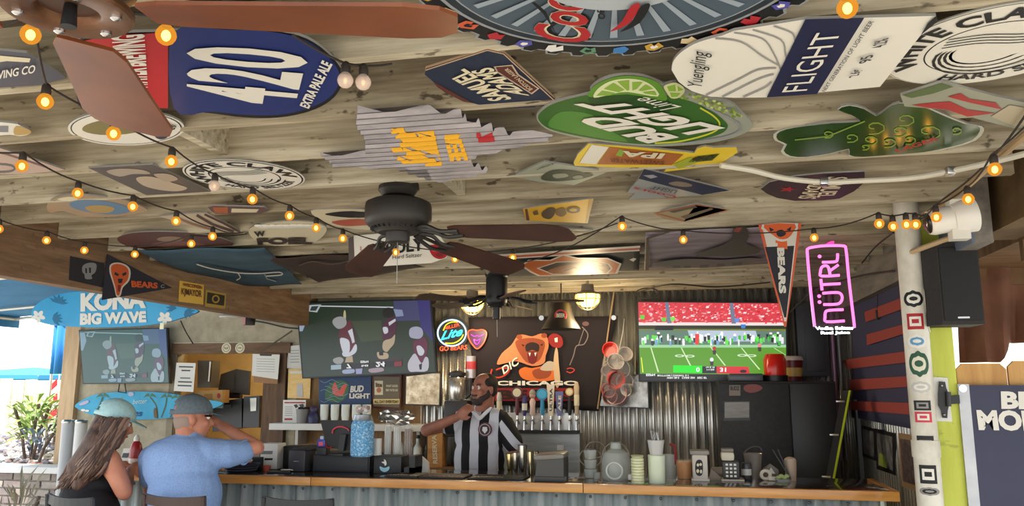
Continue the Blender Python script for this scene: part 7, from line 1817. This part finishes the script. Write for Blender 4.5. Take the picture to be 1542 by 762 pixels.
def capdome(name, parent, H, m, k=1.0, brim=True, gap=False, m2=None, gapdir=None):
    n = 28; vs = []; fs = []; rows = 8
    for j in range(rows + 1):
        a = R(90 * j / rows)
        for i in range(n):
            t_ = 2 * math.pi * i / n
            vs.append(H.p((-.008 + .112 * math.cos(t_) * math.cos(a)) * k, .094 * math.sin(t_) * math.cos(a) * k, (.03 + .108 * math.sin(a) ** .9) * k))
    for j in range(rows):
        for i in range(n):
            if gap and j < 3 and abs(i - n / 2) <= 4 - j: 
                if j == 0: pass
                else: continue
            fs.append((j * n + i, j * n + (i + 1) % n, (j + 1) * n + (i + 1) % n, (j + 1) * n + i))
    o = MB().add(vs, fs, m, True).build(name, parent)
    md = o.modifiers.new('thickness', 'SOLIDIFY'); md.thickness = .003
    for s_ in range(6):
        t_ = 2 * math.pi * s_ / 6 + .5
        MB().tube([H.p((-.008 + .1135 * math.cos(t_) * math.cos(R(a))) * k, .0955 * math.sin(t_) * math.cos(R(a)) * k, (.03 + .1095 * math.sin(R(a)) ** .9) * k) for a in range(30, 91, 12)], .0012, m2 or m, 5).build('seam', o)
    MB().ball(H.p(-.008 * k, 0, .139 * k), .009 * k, m2 or m, 10, 6).build('top_button', o)
    if brim:
        poly = [H.p(.06, .088, .03)] + [H.p(.10 + .085 * math.cos(t_), .085 * math.sin(t_), .030 - .02 * math.cos(t_)) for t_ in [R(90 - 180 * q / 12) for q in range(13)]] + [H.p(.06, -.088, .03)]
        MB().prism(poly, H.u * .005, m2 or m).build('brim', o)
    return o
def seated_legs(hip, fwd, side, knee_y=.40, zk=.66):
    pr = []
    f = Vector(fwd); s_ = Vector(side)
    for q in (-1, 1):
        a = Vector(hip) + s_ * .10 * q; k_ = a + f * knee_y; k_.z = zk; an = k_ + f * .02; an.z = .28; to = an + f * .14; to.z = .25
        pr += [('c', a, .095, k_, .068), ('c', k_, .064, an, .042), ('c', an - Vector((0, 0, .03)), .04, to, .032)]
    return pr
SKIN = grain((206, 140, 112), (190, 122, 96), 9, (1, 1, 1), .55, 0)
SKIN2 = grain((196, 134, 108), (178, 114, 90), 9, (1, 1, 1), .55, 0)
SKIN3 = grain((176, 118, 96), (156, 100, 80), 9, (1, 1, 1), .55, 0)

# --- guest in the blue shirt
Y0 = 4.26
man = thing('person', 'seated guest in pale blue polo and slate cap raising one arm to the face', 'person', (at_y(280, 740, Y0).x, Y0, 0))
q = lambda x, y, Y=Y0: at_y(x, y, Y)
Hm = Head(q(290, 631, 4.27), 38, 0, 1.0)
sR, sL = q(322, 684, 4.25), q(229, 690, 4.27)
elb = q(387, 674, 4.40); wri = q(334, 641, 4.47)
hip = q(280, 800, 4.16); hip.z = .805
hw = Vector((-3.04, 4.76, ZBAR + .031)); hl = hw + Vector((-.05, -.10, .012))
body = Hm.prims() + [('c', Hm.p(-.03, 0, -.05), .062, q(284, 668, 4.24), .07), ('e', q(273, 705, 4.24), (.19, .11, .19)), ('e', q(277, 760, 4.22), (.18, .13, .22)), ('e', hip, (.17, .14, .12)),
        ('c', sR, .06, elb, .042), ('c', elb, .044, wri, .03), ('c', sL, .056, q(226, 738, 4.40), .042), ('c', q(226, 738, 4.40), .042, hl, .029)] + hand(wri + Vector((-.05, .0, .02)), (-.8, .1, .25), (.2, .3, 1), 1.0, .6) + hand(hw, (.5, .8, 0), (0, 0, 1), 1.0, .12) + seated_legs(hip, (.05, 1, 0), (1, 0, 0), .40, .74)
flesh('body', man, body, [SKIN2], .008, 5)
M_POLO = grain((142, 170, 214), (120, 150, 200), 160, (1, 1, 1), .85, .15, detail=2)
shirt = [('e', q(272, 702, 4.22), (.232, .142, .18)), ('e', q(268, 690, 4.21), (.215, .13, .12)), ('e', q(278, 745, 4.20), (.222, .155, .2)), ('e', Vector((q(280, 790, 4.18).x, 4.18, .85)), (.215, .165, .15)), ('c', q(276, 672, 4.235), .085, q(284, 660, 4.25), .072), ('c', q(240, 685, 4.24), .085, q(274, 672, 4.235), .08), ('c', q(274, 672, 4.235), .08, q(316, 683, 4.24), .085),
         ('c', sR + Vector((-.02, 0, 0)), .092, q(362, 681, 4.34), .070), ('c', q(342, 684, 4.29), .082, q(367, 680, 4.355), .066), ('c', sL, .078, q(226, 720, 4.34), .062)]
flesh('polo_shirt', man, shirt, [M_POLO], .009, 5)
folds = MB()
for a, b, c in (((322, 668), (330, 682), (332, 700)), ((338, 667), (346, 676), (348, 690)), ((300, 664), (310, 674), (318, 690))): pass
MB().tube([Hm.p(-.03 + .085 * math.cos(t_), .082 * math.sin(t_), -.115 + .018 * math.cos(t_)) for t_ in [2 * math.pi * i / 24 for i in range(24)]], .016, M_POLO, 8, closed=True).build('collar', man)
MB().tube([q(367, 681, 4.355) + Vector((.006, 0, 0)) + Vector((0, .068 * math.cos(t_), .068 * math.sin(t_))) for t_ in [2 * math.pi * i / 22 for i in range(22)]], .007, M_POLO, 6, closed=True).build('cuff', man)
flesh('shorts', man, [('e', hip, (.20, .165, .13))] + [('c', hip + Vector((.1 * s_, .0, 0)), .105, hip + Vector((.1 * s_ + .02, .34, -.06)), .088) for s_ in (-1, 1)], [mat((60, 66, 84), .85)], .012, 5)
hr = Hm
flesh('hair', man, [hr.e(-.03, 0, -.005, .078, .079, .06), hr.e(-.06, 0, -.03, .04, .06, .04)], [mat((150, 132, 120), .9)], .008, 4)
capdome('baseball_cap', man, Hm, grain((104, 116, 124), (88, 100, 108), 60, (1, 1, 1), .85, .1), 1.04, True, True, grain((84, 96, 104), (72, 84, 92), 60, (1, 1, 1), .85, .1))
MB().tube([Hm.p(.06, .085, .02), Hm.p(.085, .07, .018), Hm.p(.10, .02, .016)], .006, BLACK, 6).build('sunglasses', man)
Hm.face(man)

# --- long haired guest
Y1 = 4.2
wom = thing('person', 'seated guest with long brown hair in mint cap and black tank top', 'person', (at_y(135, 740, Y1).x, Y1, 0))
Hw = Head(q(172, 637, 4.22), 32, -14, .98)
wR, wL = q(163, 692, 4.10), q(128, 695, 4.36)
we, ww = q(187, 741, 4.12), q(196, 708, 4.46)
hip = q(137, 800, 4.06); hip.z = .818
lh = Vector((q(187, 712, 4.74).x, 4.74, ZBAR + .04))
body = Hw.prims() + [('c', Hw.p(-.035, 0, -.05), .05, q(150, 678, 4.2), .055), ('e', q(143, 708, 4.2), (.14, .13, .15)), ('e', q(134, 755, 4.16), (.14, .13, .2)), ('e', hip, (.17, .15, .13)), ('c', q(150, 684, 4.2), .06, wR, .062),
        ('c', wR, .064, q(176, 715, 4.11), .056), ('c', q(176, 715, 4.11), .056, we, .047), ('c', we, .046, ww, .028), ('c', wL, .05, q(150, 738, 4.48), .04), ('c', q(150, 738, 4.48), .04, lh + Vector((-.09, -.07, .02)), .027)] + hand(ww + Vector((.0, .05, .01)), (.3, .9, .1), (1, 0, .3), .92, .7) + hand(lh + Vector((-.03, -.02, .006)), (.8, .5, .0), (0, 0, 1), .92, .12) + seated_legs(hip, (.06, 1, 0), (1, -.06, 0), .42, .74)
flesh('body', wom, body, [SKIN], .008, 5)
flesh('tank_top', wom, [('e', q(140, 728, 4.19), (.158, .142, .11)), ('e', q(132, 758, 4.165), (.163, .148, .2)), ('e', Vector((q(134, 795, 4.11).x, 4.11, .87)), (.17, .155, .17)), ('c', q(140, 716, 4.17), .07, q(146, 694, 4.20), .05)], [grain((34, 33, 38), (26, 26, 30), 40, (1, 1, 1), .85, .1)], .009, 5)
flesh('trousers', wom, [('e', hip, (.19, .17, .14))] + [('c', hip + Vector((.085 * s_, 0, 0)), .1, hip + Vector((.09 * s_ + .02, .38, -.06)), .075) for s_ in (-1, 1)], [mat((40, 44, 60), .85)], .012, 5)
M_HAIR = grain((112, 84, 70), (58, 42, 36), 8, (5, 5, .7), .55, .3, c3=(84, 62, 52))
hair = flesh('hair', wom, [Hw.e(-.02, 0, .02, .098, .092, .085), Hw.e(-.05, .0, -.05, .075, .085, .09), ('c', q(160, 645, 4.17), .085, q(146, 678, 4.12), .098), ('c', q(152, 668, 4.12), .095, q(124, 706, 4.09), .085), ('c', q(124, 706, 4.09), .088, q(104, 732, 4.10), .045), ('c', q(140, 690, 4.09), .07, q(120, 728, 4.06), .045), ('c', q(178, 650, 4.14), .05, q(176, 672, 4.13), .02), ('c', Hw.p(.02, .08, -.0), .03, Hw.p(.03, .085, -.12), .016)], [M_HAIR], .009, 4)
rn = random.Random(8); st = MB()
for i in range(150):
    u = rn.random(); v = rn.random()
    a = q(150 + 44 * u, 628 + 6 * v, 4.10 + .05 * abs(u - .5)); b = q(134 + 40 * u, 662 + 12 * v, 4.04 + .07 * abs(u - .45)); c = q(106 + 48 * u, 696 + 14 * v, 4.0 + .08 * abs(u - .5)); d = q(86 + 50 * u + rn.uniform(-5, 5), 722 + 18 * v - 12 * u, 4.01 + .09 * u)
    w_ = rn.uniform(.004, .009)
    P_ = [Vector(p) for p in smooth([tuple(a), tuple(b), tuple(c + Vector((rn.uniform(-.02, .02), 0, rn.uniform(-.01, .01)))), tuple(d)], 5, False)]
    P_ = [p + Vector((.006 * math.sin(j * .8 + i), .004 * math.cos(j * .9 + i), 0)) for j, p in enumerate(P_)]
    n_ = len(P_)
    st.tube(P_, w_, [M_HAIR, mat((126, 98, 82), .5), mat((70, 50, 42), .5)][i % 3], 5, [w_ * (1 - .8 * max(0, j / n_ - .5) * 2) + .0008 for j in range(n_)])
o = st.build('hair_strands', hair); o['kind'] = 'stuff'
capdome('baseball_cap', wom, Hw, grain((178, 214, 216), (160, 198, 202), 60, (1, 1, 1), .85, .1), 1.04, True, True, grain((164, 202, 204), (150, 188, 192), 60, (1, 1, 1), .85, .1))
Hw.face(wom)
ph = thing('phone', 'dark phone held by the long haired guest', 'phone', ww + Vector((.02, .12, .0)))
MB().bbox(ww + Vector((.015, .13, .02)), (.012, .075, .14), BLACK, .005, Matrix.Rotation(R(35), 3, 'Y')).build('body', ph)
MB().bbox(ww + Vector((.006, .13, .026)), (.002, .068, .13), mat((60, 64, 80), .1), .001, Matrix.Rotation(R(35), 3, 'Y')).build('screen', ph)

# --- bartender
Y2 = 5.88
ten = thing('person', 'standing bartender in black and white striped jersey resting chin on hand', 'person', (at_y(722, 700, Y2).x, Y2, 0))
q = lambda x, y, Y=Y2: at_y(x, y, Y)
Hb = Head(q(728, 587, 5.86), 240, 4, .98)
bR, bL = q(690, 634, 5.88), q(758, 632, 5.90)
be, bw = q(642, 648, 5.78), q(687, 629, 5.66)
ctr = q(722, 660)
low = Vector((ctr.x, Y2 + .02, 0))
body = Hb.prims() + [('c', Hb.p(-.03, 0, -.06), .058, q(726, 622, 5.89), .066), ('e', q(723, 655), (.165, .105, .17)), ('e', q(722, 690), (.16, .11, .2)), ('e', low + Vector((0, 0, .92)), (.16, .12, .13)),
        ('c', bR, .06, be, .045), ('c', be, .046, bw, .03), ('c', bL, .058, q(775, 680, 5.86), .045), ('c', q(775, 680, 5.86), .044, q(772, 718, 5.72), .032)] + hand(bw + Vector((.04, -.01, .025)), (.65, .05, .6), (-.3, -1, .2), .95, .5) + hand(q(772, 726, 5.68), (0, -.4, -1), (0, -1, .3), 1.0, .4)
for s_ in (-1, 1):
    body += [('c', low + Vector((.09 * s_, 0, .88)), .085, low + Vector((.1 * s_, .0, .48)), .06), ('c', low + Vector((.1 * s_, 0, .48)), .058, low + Vector((.1 * s_, .02, .09)), .042), ('c', low + Vector((.1 * s_, .02, .05)), .04, low + Vector((.11 * s_, -.13, .045)), .036)]
flesh('body', ten, body, [SKIN3], .008, 5)
def stripes(dirv, per, off):
    m = bpy.data.materials.new('striped_jersey'); m.use_nodes = True
    nt = m.node_tree; N = nt.nodes; L = nt.links; b = N['Principled BSDF']; b.inputs['Roughness'].default_value = .8
    g = N.new('ShaderNodeNewGeometry'); dt = N.new('ShaderNodeVectorMath'); dt.operation = 'DOT_PRODUCT'; dt.inputs[1].default_value = Vector(dirv).normalized()
    a = N.new('ShaderNodeMath'); a.operation = 'MULTIPLY_ADD'; a.inputs[1].default_value = 1 / per; a.inputs[2].default_value = off + 50
    f = N.new('ShaderNodeMath'); f.operation = 'FRACT'
    r = N.new('ShaderNodeValToRGB'); r.color_ramp.interpolation = 'CONSTANT'
    r.color_ramp.elements[0].color = lin((214, 216, 224)); r.color_ramp.elements[1].position = .5; r.color_ramp.elements[1].color = lin((24, 24, 28))
    L.new(g.outputs['Position'], dt.inputs[0]); L.new(dt.outputs['Value'], a.inputs[0]); L.new(a.outputs[0], f.inputs[0]); L.new(f.outputs[0], r.inputs[0]); L.new(r.outputs[0], b.inputs['Base Color'])
    return m
# stripe phase: white band edge starts at the jersey's left side
per = .134; x_ref = q(681, 680, 5.76).x
ph_ = -x_ref / per
flesh('jersey', ten, [('e', q(723, 655, 5.87), (.20, .128, .17)), ('e', q(721, 692, 5.87), (.195, .135, .2)), ('c', q(700, 632), .075, q(748, 630), .078), ('e', low + Vector((0, 0, .98)), (.19, .135, .12)), ('c', bR + Vector((.01, 0, 0)), .078, q(676, 641, 5.84), .068), ('c', q(726, 622, 5.90), .07, q(726, 614, 5.90), .062)], [stripes((1, 0, 0), per, ph_)], .008, 4)
flesh('sleeve', ten, [('c', bL + Vector((-.01, 0, -.01)), .078, q(772, 666, 5.86), .078)], [stripes((.75, 0, .66), .11, .3)], .008, 4)
plj = YP(5.735)
MB().prism(YP(5.748).pts(smooth([(711, 618), (717, 622), (722, 627), (727, 622), (738, 613), (740, 616), (730, 626), (722, 633), (715, 627), (710, 621)], 2)), (0, .03, 0), mat((220, 220, 226), .8)).build('collar', ten)
bd = MB().cyl(plj.at(730, 647), plj.at(730, 647) + Vector((0, .02, 0)), .05, mat((96, 44, 60), .6), n=26).build('crest', ten)
MB().cyl(plj.at(730, 647) - Vector((0, .002, 0)), plj.at(730, 647), .041, mat((200, 196, 200), .6), n=24).build('crest_ring', bd)
MB().cyl(plj.at(730, 647) - Vector((0, .004, 0)), plj.at(730, 647), .037, mat((60, 34, 44), .6), n=24).build('crest_field', bd)
MB().prism(plj.pts([(727, 643), (733, 643), (734, 648), (730, 653), (726, 648)], .006), (0, .002, 0), mat((226, 224, 226), .6)).build('crest_mark', bd)
flesh('trousers', ten, [('e', low + Vector((0, 0, .90)), (.18, .14, .13))] + [('c', low + Vector((.09 * s_, 0, .88)), .1, low + Vector((.1 * s_, .01, .1)), .065) for s_ in (-1, 1)], [mat((40, 42, 50), .85)], .012, 4)
flesh('hair', ten, [Hb.e(-.038, 0, .045, .088, .085, .085), Hb.e(-.055, 0, -.0, .06, .08, .06), Hb.e(-.0, .055, .05, .05, .03, .04), Hb.e(-.0, -.055, .05, .05, .03, .04)], [mat((46, 36, 32), .8)], .006, 3)
flesh('beard', ten, [Hb.e(.056, 0, -.09, .043, .045, .034), Hb.cp((.06, .038, -.075), .026, (.01, .058, -.04), .022), Hb.cp((.01, .058, -.04), .022, (-.005, .064, .02), .018), Hb.cp((.06, -.038, -.075), .026, (.01, -.058, -.04), .022), Hb.cp((.01, -.058, -.04), .022, (-.005, -.064, .02), .018), Hb.cp((.094, -.022, -.048), .008, (.094, .022, -.048), .008)], [grain((74, 64, 60), (48, 40, 38), 60, (1, 1, 1), .9, .2)], .005, 2)
Hb.face(ten, (120, 70, 64))
# ------------------------------------------------------------------ outdoors on the left
YPL = 6.9
zc = at_y(40, 703, YPL).z
pw = struct(MB().b2((-9.0, YPL, 0), (-5.75, YPL + .14, zc - .05), mat((150, 144, 138), .9)).build('wall_planter', origin=(-7.3, YPL, 0)))
rn = random.Random(6)
BK = [grain((150, 140, 134), (124, 114, 110), 12, (1, 1, 1), .9, .2), grain((168, 160, 154), (140, 132, 126), 12, (1, 1, 1), .9, .2), grain((134, 124, 122), (112, 102, 100), 12, (1, 1, 1), .9, .2)]
me_ = None
for j in range(11):
    for i in range(9):
        x = -7.75 + .215 * i + (.107 if j % 2 else 0)
        if x > -5.86: continue
        z = zc - .05 - .075 * (j + 1)
        b = MB().bbox((x + .1, YPL - .004 - rn.random() * .006, z + .034), (.203, .03, .064), BK[(i * 7 + j * 3) % 3], .005, seg=1)
        b.build('brick', pw)
MB().bbox((-7.37, YPL + .05, zc - .02), (3.3, .30, .06), mat((214, 214, 212), .7), .01).build('cap_stone', pw)
MB().b2((-9.0, YPL + .14, 0), (-6.42, 9.0, zc - .08), mat((120, 104, 90), .95)).build('soil', pw)
# gravel: too many to count
gv = MB(); bm = bmesh.new(); bmesh.ops.create_icosphere(bm, subdivisions=1, radius=1); bv = [v.co.copy() for v in bm.verts]; bf = [[v.index for v in f.verts] for f in bm.faces]; bm.free()
GP = [mat(c, .8) for c in ((196, 188, 184), (160, 150, 150), (120, 116, 124), (214, 206, 200), (170, 128, 116), (96, 98, 112))]
for i in range(1500):
    x, y = rn.uniform(-8.8, -6.46), rn.uniform(YPL + .26, 8.9); s_ = rn.uniform(.02, .05)
    h = zc - .07 + .22 * (y - YPL) / 2 + rn.uniform(0, .02)
    gv.add([Vector((v.x * s_ * rn.uniform(.8, 1.3), v.y * s_, v.z * s_ * .7)) + Vector((x, y, h)) for v in bv], bf, GP[i % 6])
o = gv.build('gravel'); tag(o, 'pale river gravel filling the brick planter', 'gravel'); o['kind'] = 'stuff'
MB().b2((-9.0, YPL + .14, zc - .1), (-6.42, 9.0, zc - .06), mat((130, 120, 112), .95)).build('bed', pw)
def leafy(label, base, n, L_, m, wid=.05, up=.8, name='shrub', stems=4):
    t_ = thing(name, label, 'plant', base); base = Vector(base)
    for s_ in range(stems):
        a = s_ * 2.1; MB().tube([base + Vector((.03 * math.cos(a), .03 * math.sin(a), -.05)), base + Vector((.10 * math.cos(a), .10 * math.sin(a), L_ * .5)), base + Vector((.2 * math.cos(a), .2 * math.sin(a), L_ * .95))], .016, mat((96, 84, 76), .9), 6).build('stem', t_)
    for i in range(n):
        a = rn.uniform(0, 6.28); s_ = rn.random(); o_ = base + Vector((.18 * math.cos(a) * s_, .18 * math.sin(a) * s_, L_ * rn.uniform(.3, 1.0)))
        d = Vector((math.cos(a), math.sin(a), rn.uniform(-.2, up))).normalized(); w = d.cross(Vector((0, 0, 1))).normalized() * wid * rn.uniform(.7, 1.2); l = L_ * rn.uniform(.3, .55)
        t1 = o_ + d * l * .5 + Vector((0, 0, .03)); t2 = o_ + d * l - Vector((0, 0, .08 * l))
        MB().add([o_, t1 + w * .5, t2, t1 - w * .5], [(0, 1, 2, 3)], m).build('leaf', t_)
    return t_
leafy('yellow green croton bush with bluish lower stems in the planter', (at_y(45, 680, 7.5).x, 7.5, zc + .0), 110, .62, grain((176, 196, 110), (110, 146, 80), 8, (1, 1, 1), .6, 0), .06)
leafy('low slate blue agave in the planter', (at_y(52, 690, 7.25).x, 7.25, zc - .02), 40, .34, mat((96, 108, 124), .6), .04, 1.6, 'agave', 1)
leafy('small green shrub near the white fence', (at_y(80, 660, 8.2).x, 8.2, zc + .1), 60, .5, mat((130, 164, 90), .6), .05)
leafy('low dusty grass clump at the foot of the brick planter', (at_y(28, 760, 6.15).x, 6.15, .02), 70, .68, mat((150, 142, 120), .8), .022, 1.6, 'grass_clump', 1)
# fence pickets
fn = thing('wood_fence', 'pale weathered board fence behind the gravel planter', 'fence', (-8, 9.4, 0))
M_FN = grain((226, 206, 178), (196, 172, 142), 3, (5, 5, .6), .8, .1)
for i in range(22):
    x = -10.6 + .2 * i
    MB().b2((x, 9.4 + rn.uniform(0, .01), .1), (x + .19, 9.42, 1.70 + rn.uniform(-.02, .02)), M_FN).build('board', fn)
for z in (.5, 1.4): MB().b2((-10.6, 9.42, z), (-6.2, 9.47, z + .09), M_FN).build('rail', fn)
# bollards
for px, lab in ((98, 'grey tube ash bin, taller of two, by the stucco wall corner'), (118, 'white tube ash bin beside the grey one')):
    b = Vector((at_y(px, 690, 6.75).x, 6.75, 0)); zt3 = at_y(px, 632, 6.75).z
    t = thing('tube_bin', lab, 'bin', b)
    MB().cyl(b, (b.x, b.y, zt3 - .03), .055, mat((206, 206, 204) if px > 100 else (176, 178, 180), .4), n=22).build('tube', t)
    MB().lathe((b.x, b.y, zt3 - .03), [(.058, 0), (.06, .015), (.05, .03), (.045, .01), (0, .0)], STEEL, 22).build('rim', t)
# red and white striped pennant flag
t = thing('garden_flag', 'small red and white striped flag on a pole by the fence', 'flag', at_y(78, 690, 8.6))
a, b = at_y(76, 690, 8.6), at_y(90, 562, 8.6)
MB().cyl(Vector((a.x, 8.6, zc)), b, .008, T_WHITE, n=8).build('pole', t)
pf_ = YP(8.59)
for k_ in range(5):
    y0 = 570 + 11 * k_
    MB().prism(pf_.pts([(72 + (4 - k_) * 1.2, y0 + 9), (86, y0), (86, y0 + 10), (71 + (4 - k_) * 1.0, y0 + 20)]), (0, .004, 0), T_RED if k_ % 2 == 0 else T_WHITE).build('stripe', t)
# teal patio umbrella canopy and awning
M_TEAL = mat((56, 140, 184), .8)
um = thing('patio_umbrella', 'teal market umbrella standing beyond the fence', 'umbrella', (at_y(52, 553, 11.6).x, 11.6, 0))
ctr = at_y(52, 553, 11.6); RU = 1.5; zr = ctr.z - .15
for k_ in range(8):
    a0, a1 = R(45 * k_), R(45 * (k_ + 1))
    p0, p1 = Vector((ctr.x + RU * math.cos(a0), ctr.y + RU * math.sin(a0), zr)), Vector((ctr.x + RU * math.cos(a1), ctr.y + RU * math.sin(a1), zr))
    o = MB().add([ctr, p0, p1, p0 - Vector((0, 0, .06)), p1 - Vector((0, 0, .06))], [(0, 1, 2), (1, 3, 4, 2)], M_TEAL).build('panel', um); o.modifiers.new('thickness', 'SOLIDIFY').thickness = .004
    MB().tube([ctr - Vector((0, 0, .02)), p0 - Vector((0, 0, .01))], .009, mat((200, 196, 186), .6), 6).build('rib', um)
MB().cyl((ctr.x, ctr.y, 0), ctr, .025, mat((200, 196, 186), .6)).build('pole', um)
aw = thing('awning', 'blue canvas awning sloping past the brown beam', 'awning', (-5.2, 5.5, 2.3))
M_AWN = grain((70, 138, 186), (54, 118, 168), 2, (1, 1, 1), .85, .05)
A0 = [Vector((-3.66, 7.22, 2.54)), Vector((-3.66, 2.4, 2.54)), Vector((-6.9, 2.4, 2.34)), Vector((-6.9, 7.22, 2.34))]
MB().prism(A0, (0, 0, .006), M_AWN).build('canvas', aw)
MB().b2((-6.91, 2.4, 2.22), (-6.90, 7.22, 2.345), M_AWN).build('valance', aw)
for y in (2.6, 4.0, 5.1, 6.5, 7.15): MB().tube([(-3.66, y, 2.51), (-6.9, y, 2.31)], .014, mat((206, 204, 196), .4, .5), 8).build('rafter_tube', aw)
MB().tube([(-6.9, 2.4, 2.31), (-6.9, 7.2, 2.31)], .018, mat((206, 204, 196), .4, .5), 8).build('eave_tube', aw)
for y in (2.4,): MB().tube([(-6.9, y, 0), (-6.9, y, 2.31)], .022, mat((206, 204, 196), .4, .5), 10).build('post', aw)
bs = thing('side_curtain', 'bright blue hanging canvas side curtain by the fence', 'curtain', at_y(97, 560, 7.8))
vs = []; fs = []
q0, q1 = YP(7.8).at(80, 505), YP(7.8).at(116, 563)
for j in range(2):
    for i in range(17): vs.append((q0.x + (q1.x - q0.x) * i / 16, 7.8 + .03 * math.sin(i * 1.3), q0.z + .12 if j == 0 else q1.z))
for i in range(16): fs.append((i, i + 1, 18 + i, 17 + i))
MB().add(vs, fs, mat((50, 128, 196), .85), True).build('cloth', bs).modifiers.new('thickness', 'SOLIDIFY').thickness = .003
MB().tube([(q0.x - .05, 7.8, q0.z + .12), (q1.x + .05, 7.8, q0.z + .12)], .012, STEEL, 8).build('rail', bs)
for x in (q0.x, q1.x): MB().cyl((x, 7.83, 0), (x, 7.83, q0.z + .12), .014, STEEL).build('rail_post', bs)
